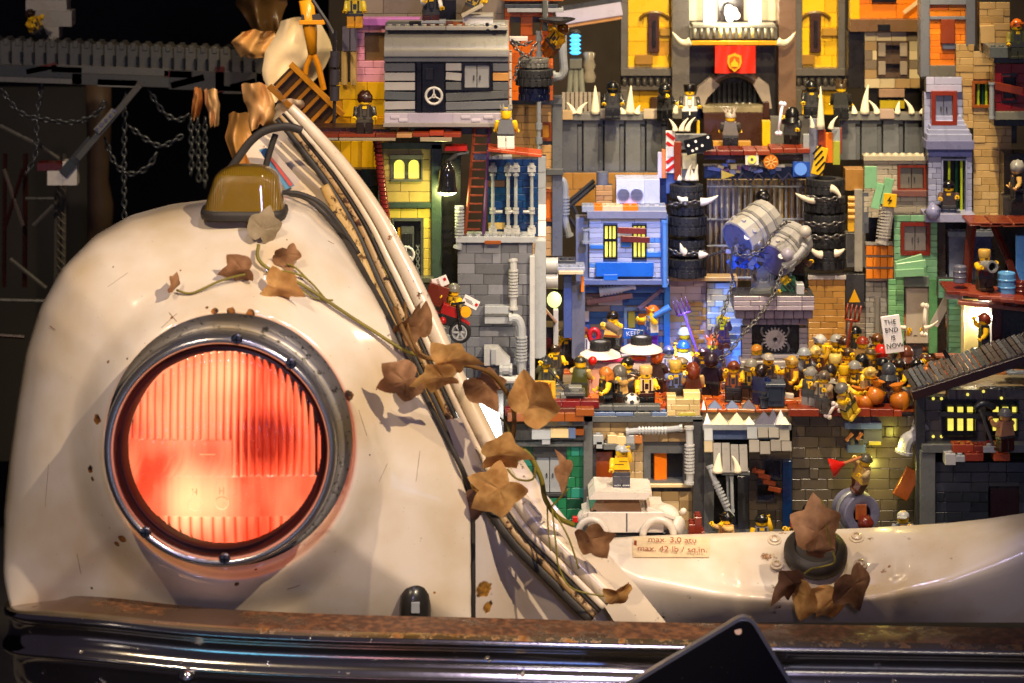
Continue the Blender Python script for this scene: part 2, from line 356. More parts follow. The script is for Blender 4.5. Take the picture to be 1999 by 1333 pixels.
def chain(pts, label, link=.5, wire=.07, sag=0, col='6E6C6A', parent=None, group=None):
    """steel chain through picture points, every second link turned"""
    q = smooth([P(*p) for p in pts], 8); m = MB(); acc = 0; pos = [q[0]]
    for a, b in zip(q, q[1:]):
        L_ = (b - a).length; t = 0
        while acc + (L_ - t) >= link * .78:
            t += link * .78 - acc; acc = 0; pos.append(a + (b - a) * (t / L_))
        acc += L_ - t
    for i in range(len(pos) - 1):
        a, b = pos[i], pos[i + 1]; d = (b - a).normalized(); c = (a + b) / 2; u = d.cross(Vector((0, 1, 0))); u = (u if u.length > .1 else Vector((1, 0, 0))).normalized(); w_ = d.cross(u)
        s_ = (u + w_ * .35 if i % 2 else w_ + u * .35).normalized(); n = 10
        m.tube([c + d * (math.cos(2 * PI * k / n) * link * .5) + s_ * (math.sin(2 * PI * k / n) * link * .3) for k in range(n + 1)], wire, 5, caps=False)
    o = m.build('chain', mat('steel_' + str(col), col, .35, .7), parent, smooth=True)
    if parent is None: tag(o, label, 'chain', group)
    return o
# ================================================================== the room
def struct(name, mb, m_, **k): return tag(mb.build(name, m_, **k), kind='structure')
struct('floor', MB().box(-400, 400, -200, 420, -96, -95), mat('floor_concrete', (.22, .20, .18), .6, bump=.2))
(struct('wall', MB().box(-400, 400, 300, 305, -95, 220), mat('wall_dark', (.012, .009, .010), .8, vary=.5)))
# ================================================================== the car
def sm(t): t = max(0, min(1, t)); return t * t * (3 - 2 * t)
OUT = [(24, 1200), (7, 1130), (8, 1000), (18, 900), (32, 800), (50, 690), (78, 600), (120, 525), (180, 465), (250, 425), (330, 403), (400, 394), (480, 385), (555, 378), (610, 402), (665, 462), (722, 560), (775, 660), (825, 770), (868, 855), (900, 930), (918, 1000), (920, 1232)]
FC = (430, 880)
def outr(th):
    dx, dy = math.cos(th), math.sin(th); best = 1e9
    for i in range(len(OUT)):
        x1, y1 = OUT[i]; x2, y2 = OUT[(i + 1) % len(OUT)]; ex, ey = x2 - x1, y2 - y1; den = dx * ey - dy * ex
        if abs(den) < 1e-9: continue
        t = ((x1 - FC[0]) * ey - (y1 - FC[1]) * ex) / den; u = ((x1 - FC[0]) * dy - (y1 - FC[1]) * dx) / den
        if t > 0 and -1e-6 <= u <= 1 + 1e-6: best = min(best, t)
    return best
OR = [outr(2 * PI * i / 1440) for i in range(1440)]
OR = [sum(OR[(i + k) % 1440] for k in range(-5, 6)) / 11 for i in range(1440)]
def fdepth(px, py):
    dx, dy = px - FC[0], py - FC[1]; th = math.atan2(dy, dx) % (2 * PI); d = math.hypot(dx, dy); q = th / (2 * PI) * 1440; i = int(q) % 1440
    R_ = OR[i] * (1 - q % 1) + OR[(i + 1) % 1440] * (q % 1); r = min(1, d / R_)
    # how much the skin rolls away: strongly to the left and top, barely to the right and bottom
    a = math.degrees(th)          # 0 right, 90 bottom, 180 left, 270 top
    wl = sm((a - 140) / 30) * (1 - sm((a - 292) / 40))
    roll = 1 - math.sqrt(max(0, 1 - (r ** 2.6)))
    top = sm((a - 225) / 40) * (1 - sm((a - 292) / 45))
    rim = 9 + 7 * top
    Y = -4.5 + wl * rim * roll + (1 - wl) * (4.0 * r * r * (1 - sm((a - 60) / 30) * (1 - sm((a - 120) / 20)) * .7))
    e = math.hypot((px - 450) / 1.0, (py - 872) / 1.06)
    Y -= 1.7 * sm((318 - e) / 72)
    if e < 246: Y += 2.2 * sm((246 - e) / 18)
    return Y
def F(px, py, off=0): return P(px, py, fdepth(px, py) + off)
car = thing('vintage_car', 'cream rusty front of an old rounded car with a lit red headlight and open boot', 'car', (0, 0, -95))
W_ = 'E4D8C6'
RC = random.Random(11)
chips = [((F(*c)) - Vector((0, 0, -95)), r) for c, r in (((450, 609), .42), ((420, 607), .3), ((490, 612), .4), ((680, 772), .5), ((190, 818), .38), ((176, 915), .33), ((238, 1052), .35), ((228, 1062), .25), ((180, 935), .2), ((668, 940), .45), ((662, 960), .3), ((470, 640), .3), ((462, 1140), .22), ((500, 1112), .18), ((404, 600), .14), ((335, 620), .12), ((248, 700), .1), ((722, 888), .09), ((735, 760), .08), ((560, 468), .07), *[((150 + RC.random() * 700, 480 + RC.random() * 680), .03 + RC.random() ** 3 * .10) for _ in range(26)])]
paint = worn('car_paint', W_, chips, rough=.16, coat=.6, thr=.715, scale=.30, rust=('A86A1C', '1c0d06'), dirt=.34)
NR, NT = 90, 300; rows = []
for j in range(NR + 1):
    r = (j / NR); row = []
    for i in range(NT):
        th = 2 * PI * i / NT; q = th / (2 * PI) * 1440; R_ = OR[int(q) % 1440] * r
        px, py = FC[0] + R_ * math.cos(th), FC[1] + R_ * math.sin(th)
        row.append(P(px, py, fdepth(px, py)))
    rows.append(row)
scr = mat('scratch', '6A4A34', .6)
lip = []
for v_ in rows[-1]: lip.append(v_ + Vector((0, 1.2, 0)))
rows.append(lip)
MB().grid([list(reversed(r)) for r in rows], closed=True).build('fender', paint, car, smooth=True)
for (x, y, x2, y2, r_) in ((315, 640, 345, 612, .022), (400, 705, 432, 672, .02), (330, 610, 345, 628, .03), (98, 636, 108, 644, .03), (700, 800, 716, 850, .02), (95, 905, 88, 990, .015), (560, 1150, 585, 1142, .025), (740, 940, 756, 905, .02), (640, 470, 652, 476, .03), (210, 560, 250, 532, .015), (820, 880, 812, 940, .018), (150, 1080, 158, 1120, .02)):
    MB().tube([F(x + (x2 - x) * t, y + (y2 - y) * t, -.004) for t in (0, .25, .5, .75, 1)], r_, 4).build('scratch', scr, car)
# inner cowl, gutter, tubes along the boot opening ---------------------------
def sheet(name, outline, depth, m_, nx=14, ny=14, th=.25):
    """panel between two picture polylines (same count): outline=(left pts, right pts), depth(px,py)"""
    Lp, Rp = outline; n = len(Lp); rows = []
    def lerp(pl, t):
        t = t * (len(pl) - 1); i = min(int(t), len(pl) - 2); f = t - i; return pl[i][0] * (1 - f) + pl[i + 1][0] * f, pl[i][1] * (1 - f) + pl[i + 1][1] * f
    for j in range(ny + 1):
        a, b = lerp(Lp, j / ny), lerp(Rp, j / ny)
        rows.append([P(a[0] + (b[0] - a[0]) * i / nx, a[1] + (b[1] - a[1]) * i / nx, depth(a[0] + (b[0] - a[0]) * i / nx, a[1] + (b[1] - a[1]) * i / nx)) for i in range(nx + 1)])
    return MB().grid(rows).build(name, m_, car, smooth=True)
def dch(py): return 14 - 12.0 * max(0, min(1, (py - 240) / 960)) ** .9      # depth of the opening's edge down the car
rust2 = worn('gutter_paint', 'C9A868', [], rough=.5, thr=.56, scale=.9, rust=('6A4418', '2a1608'), dirt=.5)
white2 = worn('edge_paint', 'E2D2BA', [], rough=.26, coat=.3, thr=.62, scale=.7, rust=('9A5A1C', '3a1c0a'), dirt=.35)
dk = mat('old_rubber', (.035, .03, .025), .55, bump=.3, vary=.5)
sheet('cowl', ([(500, 262), (480, 300), (500, 345), (545, 385), (600, 400), (660, 455), (720, 555), (775, 655), (850, 800)], [(560, 232), (600, 285), (650, 360), (700, 440), (740, 510), (790, 600), (830, 690), (860, 760), (875, 815)]), lambda x, y: dch(y) + 1.2 + 2 * sm((450 - y) / 200), white2, 10, 24)
G = [(548, 225), (590, 275), (650, 352), (705, 440), (745, 525), (790, 620), (835, 720), (880, 815), (925, 905), (962, 975), (1015, 1050), (1080, 1115), (1165, 1200)]
def strip(name, off, r, m_, ell=.6, lift=0, i0=0, i1=None, jit=0):
    pts = []
    g = smooth([Vector((x, y, 0)) for x, y in G[i0:i1]], 8)
    for i, p in enumerate(g):
        d = (g[min(i + 1, len(g) - 1)] - g[max(i - 1, 0)]).normalized(); k = Vector((-d.y, d.x, 0)) * -1
        wid = .55 + .45 * min(1, i / (len(g) * .35)); q = p + k * off * wid + Vector((RND.uniform(-jit, jit), RND.uniform(-jit, jit), 0))
        pts.append(P(q.x, q.y, dch(q.y) + lift))
    return MB().tube(pts, [r * (.55 + .45 * min(1, i / (len(pts) * .35))) for i in range(len(pts))], 10, ell=ell).build(name, m_, car, smooth=True)
strip('gutter_strip', -37, .34, rust2, 2.3, -.2, 2, 9, .3)
strip('rubber_seal', -17, .2, dk, 2.0, .2, 0, None)
strip('trim_strip', -3, .17, worn('trim_strip', 'B4966A', [], rough=.4, thr=.53, scale=1.2, dirt=.6), 1.7, .0)
strip('rubber_seal', 9, .10, dk, 1.9, .25)
strip('trim_strip', 20, .17, white2, 1.7, .0)
strip('opening_edge', 44, .78, white2, 1, .3)
MB().tube(smooth([P(x, y, fdepth(min(x, 905), y) - .1 if y < 960 else 3.1) for x, y in [(548, 377), (600, 388), (660, 448), (720, 548), (776, 652), (826, 764), (870, 852), (908, 930), (921, 990), (923, 1100), (923, 1215)]], 6), .24, 8).build('rubber_beading', dk, car, smooth=True)
MB().tube(smooth([P(x, y, 9) for x, y in [(548, 376), (585, 378), (628, 398), (665, 440), (700, 495)]], 6), .2, 8).build('rubber_beading', dk, car, smooth=True)
# sticker with a red and blue border on the cowl
def sticker(name, quad, Y, m_, parent=car, off=-.05):
    MB().add([P(x, y, Y if not callable(Y) else Y(x, y)) + Vector((0, off, 0)) for x, y in quad], [(0, 1, 2, 3)]).build(name, m_, parent)
sticker('sticker', [(505, 292), (520, 288), (575, 362), (558, 370)], 13.0, mat('sticker_blue', (.12, .32, .5), .5))
sticker('sticker', [(519, 300), (524, 298), (572, 360), (566, 364)], 12.9, mat('sticker_red', (.6, .1, .08), .5))
sticker('sticker', [(524, 298), (532, 290), (586, 352), (574, 360)], 12.95, mat('sticker_white', (.6, .5, .42), .5))
MB().tube(smooth([P(x, y, 11) for x, y in [(440, 345), (462, 312), (490, 275), (520, 254), (560, 247), (590, 255)]], 6), .18, 8, ell=2.0).build('rubber_seal', dk, car, smooth=True)
MB().tube(smooth([P(x, y, 12) for x, y in [(538, 262), (530, 285), (520, 320), (516, 345)]], 6), .28, 8).build('wiring', dk, car, smooth=True)
# lower nose panel, rust hole
nose = worn('nose_paint', 'D8CCC0', [(P(945, 1150, 5.0) - Vector((0, 0, -95)), .75), (P(950, 1185, 5.2) - Vector((0, 0, -95)), .5), (P(935, 955, 4.7) - Vector((0, 0, -95)), 1.0)], rough=.35, thr=.74, scale=.5, rust=('1c0d06', 'A8741C'), dirt=.25)
sheet('nose_panel', ([(868, 820), (905, 925), (924, 960), (924, 1080), (924, 1215)], [(900, 815), (945, 915), (1000, 1010), (1090, 1120), (1180, 1215)]), lambda x, y: 4.6 + sm((x - 930) / 60) * 1.6, nose, 12, 18)
# front valance: bright upper face that curves over into the shaded front
edge_top = [(1160, 1052), (1250, 1046), (1400, 1041), (1550, 1036), (1700, 1030), (1850, 1021), (1930, 1012), (2010, 1000)]
crease = [(1168, 1062), (1250, 1105), (1400, 1140), (1550, 1160), (1700, 1150), (1850, 1110), (1930, 1075), (2010, 1035)]
def lerpx(pl, x):
    for (a, b), (c, d) in zip(pl, pl[1:]):
        if x <= c: t = (x - a) / (c - a); return b + (d - b) * t
    return pl[-1][1]
rows = []
xs = [1160 + i * 10 for i in range(87)]
sp1 = [(P(x, y, 9) - Vector((0, 0, -95)), r) for (x, y), r in (((1512, 1105), .4), ((1668, 1048), .35), ((1640, 1075), .3), ((1735, 1105), .15), ((1840, 1060), .12))]
val = worn('valance_paint', 'E6DACA', sp1, rough=.28, coat=.3, thr=.63, scale=.42, rust=('B98A50', '6a3c18'), dirt=.42)
MBv = MB()
prev = None
for j in range(25):
    t = j / 24; row = []
    for x in xs:
        yt, yc = lerpx(edge_top, x), lerpx(crease, x); rib = math.exp(-((x - 1440) / 16) ** 2) + math.exp(-((x - 1745) / 16) ** 2)
        if t < .5: u = t / .5; py = yt + (yc - yt) * u; Y = 13.5 - 5.5 * u - .5 * math.sin(PI * u)
        else: u = (t - .5) / .5; py = yc + (1215 - yc) * u; Y = 8.0 - 1.3 * math.sin(PI * min(1, u * 3) / 2) + 2.3 * u * u
        if j == 0: Y += 1.0; 
        row.append(P(x, py, Y - .45 * rib * (.2 + .8 * u)))
    rows.append(row)
MB().grid(rows).build('front_valance', val, car, smooth=True)
# side return of the valance, the white web beside the opening
sheet('side_web', ([(962, 905), (1010, 985), (1060, 1040), (1120, 1100), (1165, 1160), (1200, 1215)], [(1010, 880), (1062, 960), (1120, 1030), (1168, 1060), (1240, 1140), (1300, 1215)]), lambda x, y: dch(y) + 1.9 + max(0, (x - 1100)) * .01, white2, 10, 18)
for (x, y, r) in ((1512, 1053, .42), (1516, 1102, .36), (1672, 1048, .45), (1680, 1100, .4)):
    c = P(x, y, 12.4 if y < 1080 else 9.6); ax = Vector((0, -.45, .9)).normalized()
    MB().lathe(c - ax * .1, ax, [(r * 1.5, 0), (r * 1.5, .1), (r, .14), (r, .3), (r * .55, .38), (r * .5, .2), (0, .2)], 14).build('screw', white2, car, angle=40)
c = P(1592, 1082, 10.2); ax = Vector((0, -.55, .85)).normalized()
MB().lathe(c - ax * .4, ax, [(2.5, 0), (2.75, .3), (2.75, .9), (2.45, 1.3), (1.9, 1.5), (1.7, 1.2), (.9, 1.15), (.8, 1.8), (.5, 2.1), (0, 2.1)], 32).build('cap', worn('cap_iron', '2E2824', [], rough=.5, thr=.62, scale=.8, dirt=.4), car, angle=40)
def text(body, parent, c, size, m_, roll=0, font_y=0, name='lettering', ext=.01, sx=1, tilt=0):
    cu = bpy.data.curves.new(name, 'FONT'); cu.body = body; cu.size = size; cu.extrude = ext; cu.align_x = 'CENTER'; cu.align_y = 'CENTER'; cu.space_line = .9
    o = bpy.data.objects.new(name, cu); S.collection.objects.link(o); o.data.materials.append(M(m_)); o.location = Vector(c) - (wloc(parent) if parent else Vector((0, 0, 0)))
    o.rotation_euler = (PI / 2 + tilt, math.radians(roll), 0); o.scale.x = sx
    me = bpy.data.meshes.new_from_object(o); me.materials.clear(); me.materials.append(M(m_)); q = bpy.data.objects.new(name, me); S.collection.objects.link(q)
    q.location = o.location; q.rotation_euler = o.rotation_euler; q.scale = o.scale; bpy.data.objects.remove(o)
    if parent: q.parent = parent
    return q
def vpt(px, py, off=-.06):
    yt, yc = lerpx(edge_top, px), lerpx(crease, px); u = (py - yt) / (yc - yt); return P(px, py, 13.5 - 5.5 * u - .5 * math.sin(PI * u)) + Vector((0, off, off * -.8))
lab = MB().grid([[vpt(1235 + i * 15, 1049 + j * 10, -.10) for i in range(11)] for j in range(5)]).build('sticker', mat('label_paper', 'D6BE98', .45, vary=.3, vscale=1.5), car)
tl = -math.atan2(5.5, 3.5)
for body, y in (('max. 3,0 atu', 1059), ('max. 42 lb / sq.in.', 1077)): text(body, car, vpt(1312, y, -.42), .78, mat('label_print', '8A3A24', .6), tilt=tl * .9, roll=1.5, sx=1.1)
MB().box(*[q for ab in ((P(1238, 1050, 11).x, P(1243, 1050, 11).x), (11.0, 11.2), (P(1238, 1086, 11).z, P(1238, 1056, 11).z)) for q in ab]).build('sticker', mat('label_print', '8A3A24', .6), car)
# black rubber buffer standing behind the bumper
c = P(811, 1206, -1.5)
MB().lathe(c, (0, 0, 1), [(1.42, 0), (1.45, 1.2), (1.35, 2.0), (1.0, 2.6), (.5, 2.95), (0, 3.0)], 24, sy=.8).build('rubber_buffer', mat('buffer_rubber', (.02, .018, .016), .3, coat=.3), car, smooth=True)
piece('buffer_tab', car, P(811, 1186, -2.8), (.7, .3, .9), 'lbg')
# bumper -----------------------------------------------------------------
BP = [(14, 1172, 6.0), (8, 1182, 2.5), (14, 1192, -1.5), (40, 1199, -4.8), (100, 1204, -7.0), (200, 1212, -8.4), (400, 1232, -9.6), (650, 1244, -10.2), (900, 1250, -10.4), (1300, 1260, -10.5), (1700, 1266, -10.5), (2040, 1272, -10.4)]
bl = smooth([P(*p) for p in BP], 10)
chrome = worn('chrome', 'D8D4CC', [], rough=.13, metal=1.0, thr=.64, scale=.7, rust=('5A3418', '2a150a'), dirt=.3)
top_rust = worn('bumper_top', '8A7260', [], rough=.22, metal=.75, thr=.44, scale=.13, rust=('7E5434', '4E3220'), rrough=.62, dirt=.5, grad=(-42, -14, -.16))
prof_top = [(4.3, .57), (2.6, .5), (1.4, .4), (.75, .29)]
prof_edge = [(.75, .29), (.5, .22), (.28, .12), (.12, .02)]
edge_rust = worn('bumper_edge', 'B8A890', [], rough=.25, metal=.85, thr=.52, scale=.6, rust=('A8702C', '6E4420'), rrough=.6, dirt=.5, grad=(-42, -8, -.14))
prof = [(.12, .02), (-.02, -.25), (.0, -.5), (.3, -.8), (.55, -1.1), (.62, -1.6), (.5, -2.3), (.25, -2.75), (-.15, -2.95), (-.25, -3.2), (0, -3.45), (.6, -3.6), (.75, -4.3), (.85, -5.4), (1.2, -6.4), (2.5, -7.0)]
def sweep(profile):
    rows = []
    for i, p in enumerate(bl):
        d = (bl[min(i + 1, len(bl) - 1)] - bl[max(i - 1, 0)]); d.z = 0; d.normalize(); n_ = Vector((-d.y, d.x, 0)); 
        f = min(1, .35 + i / 28)
        rows.append([p + n_ * a * f + Vector((0, 0, b)) for a, b in profile])
    return rows
bo = MB().grid(sweep(prof)).build('bumper', chrome, car, smooth=True)
o = MB().grid(sweep(prof_top)); o.build('bumper_top', top_rust, car, smooth=True); MB().grid(sweep(prof_edge)).build('bumper_edge', edge_rust, car, smooth=True)
for x in (365,):
    c = P(x, 1322, -10); MB().sph(c, .75, 14).build('bolt', chrome, car, smooth=True)
# headlight ---------------------------------------------------------------
HX, HY, HD = 430, 880, -9.0
hc = P(HX, HY, HD); sH = sc(HD); ax = Vector((0, -1, 0))
hl = MB().lathe(hc, ax, [(228 * sH, -2.6), (230 * sH, -.9), (228 * sH, -.1), (223 * sH, .35), (216 * sH, .5), (211 * sH, .3), (208 * sH, -.1)], 96, sx=1, sy=1.0, up=(1, 0, 0)).build('headlight', worn('lamp_ring', 'B4B6C0', [], rough=.24, metal=.9, thr=.74, scale=.6, dirt=.3), car, smooth=True)
MB().lathe(hc, ax, [(209 * sH, -.1), (203 * sH, -.55), (200 * sH, -.6), (196 * sH, -.35), (192 * sH, -.45), (186 * sH, -1.0), (184 * sH, -1.3)], 96, up=(1, 0, 0)).build('lens_seat', mat('lens_seat', (.045, .005, .005), .4), hl, smooth=True)
rows = []
for j in range(9):
    t = j / 8; row = []
    for i in range(96):
        a = 2 * PI * i / 96; x = (HX + 222 * math.cos(a)) * (1 - t) + (HX + 17 + 241 * math.cos(a)) * t; y = (HY + 222 * math.sin(a)) * (1 - t) + (HY - 22 + 247 * math.sin(a)) * t
        row.append(P(x, y, -7.6 + .5 * t + 1.1 * math.sin(PI * t) - .2))
    rows.append(row)
MB().grid(rows, closed=True).build('headlight_bucket', worn('bucket_metal', '9C9894', [(P(470, 640, -7) - Vector((0, 0, -95)), .35)], rough=.42, metal=.45, thr=.56, scale=1.6, rust=('6A6258', '46403a'), rrough=.8, dirt=.4), car, smooth=True)
for (x, y) in ((462, 663), (567, 711), (284, 1040), (438, 1091)):
    c = P(x, y, HD - .5); q = MB().lathe(c + Vector((0, .3, 0)), ax, [(.46, 0), (.46, .22), (.34, .34), (0, .36)], 14)
    so = q.build('screw', mat('dark_screw', (.16, .16, .18), .3, 1), hl, angle=40)
    MB().box(c.x - .3, c.x + .3, c.y - .25, c.y - .17, c.z - .05, c.z + .05).box(c.x - .05, c.x + .05, c.y - .25, c.y - .175, c.z - .3, c.z + .3).build('screw', 'black', hl)
# reflector bowl with bulb glow and dark spots painted into its emission, a glass lens with moulded flutes in front of it
LX, LY, LR = 441, 868, 188
lc = P(LX, LY, HD); Rl = LR * sH
def glow_mat():
    m = bpy.data.materials.new('reflector_glow'); m.use_nodes = True; n = m.node_tree.nodes; L = m.node_tree.links; b = n['Principled BSDF']
    tc = n.new('ShaderNodeTexCoord'); mp = n.new('ShaderNodeMapping'); mp.inputs['Scale'].default_value = (1.0, .3, .28); L.new(tc.outputs['Object'], mp.inputs['Vector'])
    no = n.new('ShaderNodeTexNoise'); no.inputs['Scale'].default_value = .55; no.inputs['Detail'].default_value = 2.5; no.inputs['Roughness'].default_value = .45; L.new(mp.outputs[0], no.inputs['Vector'])
    nr_ = n.new('ShaderNodeMapRange'); nr_.inputs['To Min'].default_value = .27; nr_.inputs['To Max'].default_value = .62; L.new(no.outputs['Fac'], nr_.inputs['Value']); val = nr_.outputs[0]
    o_ = wloc(hl)
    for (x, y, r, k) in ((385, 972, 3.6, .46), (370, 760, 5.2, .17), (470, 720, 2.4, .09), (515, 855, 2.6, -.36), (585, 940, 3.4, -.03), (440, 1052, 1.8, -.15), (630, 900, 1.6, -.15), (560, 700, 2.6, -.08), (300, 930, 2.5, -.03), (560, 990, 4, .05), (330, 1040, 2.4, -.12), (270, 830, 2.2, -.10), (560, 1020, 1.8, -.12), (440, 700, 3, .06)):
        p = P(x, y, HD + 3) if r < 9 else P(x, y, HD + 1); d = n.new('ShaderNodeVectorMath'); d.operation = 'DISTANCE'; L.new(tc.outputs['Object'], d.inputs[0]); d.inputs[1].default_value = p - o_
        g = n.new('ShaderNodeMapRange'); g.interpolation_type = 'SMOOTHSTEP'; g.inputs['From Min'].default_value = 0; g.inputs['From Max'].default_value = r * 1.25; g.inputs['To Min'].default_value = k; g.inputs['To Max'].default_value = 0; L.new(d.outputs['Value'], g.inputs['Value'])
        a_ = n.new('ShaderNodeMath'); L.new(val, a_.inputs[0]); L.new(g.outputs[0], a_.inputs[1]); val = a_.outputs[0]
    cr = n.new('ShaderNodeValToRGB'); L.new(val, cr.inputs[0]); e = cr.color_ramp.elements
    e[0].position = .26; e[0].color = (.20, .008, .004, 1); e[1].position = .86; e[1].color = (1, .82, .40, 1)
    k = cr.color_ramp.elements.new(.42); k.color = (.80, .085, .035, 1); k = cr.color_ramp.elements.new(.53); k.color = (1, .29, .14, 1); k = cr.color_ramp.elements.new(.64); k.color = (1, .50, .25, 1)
    L.new(cr.outputs[0], b.inputs['Emission Color']); b.inputs['Emission Strength'].default_value = 1.42; b.inputs['Base Color'].default_value = (.3, .03, .01, 1); return m
rows = []
for j in range(14):
    r = 1 - j / 13; rows.append([lc + Vector((math.cos(2 * PI * i / 64) * Rl * r, .6 + 3.6 * (1 - r * r), math.sin(2 * PI * i / 64) * Rl * r)) for i in range(64)])
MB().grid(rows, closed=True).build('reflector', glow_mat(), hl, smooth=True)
c = P(398, 990, HD + 3.2); MB().sph(c, .55, 14, sz=1.6).build('bulb', mat('bulb_glow', (1, .7, .25), .4, emit=2.4, ecol=(1, .72, .3), vary=0), hl, smooth=True)
NG = 240; V = []; idx = {}; Fc = []; half = Rl
def lens_back(x, z):      # x, z in units of lens radius
    r = math.hypot(x, z); px = x * LR
    zb = z
    if zb < -.70: a, ph = .26, 22.0
    elif zb < -.28: a, ph = .015, 13.0
    elif x < .08 and zb < .10: a, ph = .03, 20.0; px = px + 30 * zb * zb * 9
    else: a, ph = .20, 15.0
    return a * math.sqrt(abs(math.sin(PI * px / ph))) 
for j in range(NG + 1):
    for i in range(NG + 1):
        x = -1 + 2 * i / NG; z = -1 + 2 * j / NG
        if x * x + z * z <= 1.0:
            r2 = x * x + z * z; idx[i, j] = len(V); V.append((lc.x + x * Rl, lc.y - .9 - .9 * math.sqrt(max(0, 1.02 - r2)) + .9 * .14 + lens_back(x, z) , lc.z + z * Rl))
for (i, j) in list(idx):
    q = [(i, j), (i + 1, j), (i + 1, j + 1), (i, j + 1)]
    if all(k in idx for k in q): Fc.append(tuple(idx[k] for k in q))
lensm = bpy.data.materials.new('lens_glass'); lensm.use_nodes = True; b = lensm.node_tree.nodes['Principled BSDF']; b.inputs['Base Color'].default_value = (1, .62, .46, 1); b.inputs['Transmission Weight'].default_value = 1; b.inputs['Roughness'].default_value = .03; b.inputs['IOR'].default_value = 1.5
n = lensm.node_tree.nodes; tcx = n.new('ShaderNodeTexCoord'); nn = n.new('ShaderNodeTexNoise'); nn.inputs['Scale'].default_value = 2.5; nn.inputs['Detail'].default_value = 6; lensm.node_tree.links.new(tcx.outputs['Object'], nn.inputs['Vector'])
mr = n.new('ShaderNodeMapRange'); mr.inputs['From Min'].default_value = .45; mr.inputs['From Max'].default_value = .75; mr.inputs['To Min'].default_value = .02; mr.inputs['To Max'].default_value = .35; lensm.node_tree.links.new(nn.outputs['Fac'], mr.inputs['Value']); lensm.node_tree.links.new(mr.outputs[0], b.inputs['Roughness'])
q = MB(); q.add(V, Fc); lens_o = q.build('lens', lensm, hl, smooth=True)
at_ = lens_o.data.attributes.new('rib_tone', 'FLOAT', 'POINT'); TONE = [0.0] * len(V)
for (i, j), k in idx.items(): x, z = -1 + 2 * i / NG, -1 + 2 * j / NG; zb_ = lens_back(x, z); TONE[k] = .70 if (z < -.28 and z >= -.70) or (x < .08 and -.28 <= z < .10) else zb_ / (.26 if z < -.7 else .20)
at_.data.foreach_set('value', TONE)
an = n.new('ShaderNodeAttribute'); an.attribute_name = 'rib_tone'; mxc = n.new('ShaderNodeMix'); mxc.data_type = 'RGBA'; mr2 = n.new('ShaderNodeMapRange'); mr2.inputs['From Min'].default_value = .38; mr2.inputs['From Max'].default_value = .92
lensm.node_tree.links.new(an.outputs['Fac'], mr2.inputs['Value']); lensm.node_tree.links.new(mr2.outputs[0], mxc.inputs['Factor']); mxc.inputs['A'].default_value = (.50, .11, .05, 1); mxc.inputs['B'].default_value = (1, .90, .78, 1); lensm.node_tree.links.new(mxc.outputs['Result'], b.inputs['Base Color'])  # pale crests, dark grooves: rib light and shade put into the glass colour
# moulded marks of the lens
mk = mat('lens_mark', (1, .72, .42), .3, emit=.55, ecol=(1, .5, .25))
for (x, y) in ((380, 985), (433, 982)):
    c = P(x, y, HD - 1.5); MB().tube([c + Vector((math.cos(a * PI / 10) * .52, 0, math.sin(a * PI / 10) * .52)) for a in range(21)], .045, 5, caps=False).build('lettering', mk, hl)
    MB().box(c.x - .2, c.x - .12, c.y - .03, c.y + .03, c.z + .7, c.z + 1.3).box(c.x + .12, c.x + .2, c.y - .03, c.y + .03, c.z + .7, c.z + 1.3).box(c.x - .12, c.x + .12, c.y - .03, c.y + .03, c.z + .96, c.z + 1.04).build('lettering', mk, hl)
c = P(405, 887, HD - 1.6); MB().box(c.x - .6, c.x + .6, c.y - .03, c.y + .03, c.z - .04, c.z + .04).build('lettering', mk, hl)
# amber turn signal ---------------------------------------------------------
ty = fdepth(472, 424) - 2.2
a = P(392, 420, ty); b_ = P(552, 424, ty); cx = (a.x + b_.x) / 2; hw = (b_.x - a.x) / 2; sT = sc(ty)
def srow(t, k=1.0, n=48):
    hgt = t * 90 * sT; wd = hw * (1 - .28 * t) * (1 if t < .7 else math.sqrt(max(.0, 1 - ((t - .7) / .31) ** 2)) * .85 + .15 if t < 1 else .15) * k; dd = 2.6 * (1 - .25 * t) * (1 if t < .7 else math.sqrt(max(.0, 1 - ((t - .7) / .31) ** 2)) * .8 + .2) * k; r = []
    for i in range(n):
        an = 2 * PI * i / n; ca, sa = math.cos(an), math.sin(an); e = .55
        r.append(Vector((cx + 6 * sT * t + wd * abs(ca) ** e * (1 if ca > 0 else -1), ty + 2.6 + dd * abs(sa) ** e * (1 if sa > 0 else -1), a.z + hgt)))
    return r
ts = [0, .04, .1, .3, .5, .65, .75, .82, .88, .93, .97, .99, 1.0]
rws = [srow(t) for t in ts]; rws.append([sum(rws[-1], Vector()) / 48] * 48)
def amber_mat():
    m = bpy.data.materials.new('amber_plastic'); m.use_nodes = True; n = m.node_tree.nodes; L = m.node_tree.links; b = n['Principled BSDF']
    b.inputs['Base Color'].default_value = (.42, .25, .012, 1); b.inputs['Transmission Weight'].default_value = .55; b.inputs['Roughness'].default_value = .16; b.inputs['Coat Weight'].default_value = 1; b.inputs['Coat Roughness'].default_value = .04
    tc = n.new('ShaderNodeTexCoord'); wv = n.new('ShaderNodeTexWave'); wv.inputs['Scale'].default_value = 1.6; wv.inputs['Distortion'].default_value = .2; L.new(tc.outputs['Object'], wv.inputs['Vector'])
    no = n.new('ShaderNodeTexNoise'); no.inputs['Scale'].default_value = 6; L.new(tc.outputs['Object'], no.inputs['Vector']); ad = n.new('ShaderNodeMath'); L.new(wv.outputs['Fac'], ad.inputs[0]); L.new(no.outputs['Fac'], ad.inputs[1])
    bu = n.new('ShaderNodeBump'); bu.inputs['Strength'].default_value = .8; bu.inputs['Distance'].default_value = .08; L.new(ad.outputs[0], bu.inputs['Height']); L.new(bu.outputs[0], b.inputs['Normal']); return m
sg = MB().grid(rws, closed=True).build('turn_signal', amber_mat(), car, smooth=True)
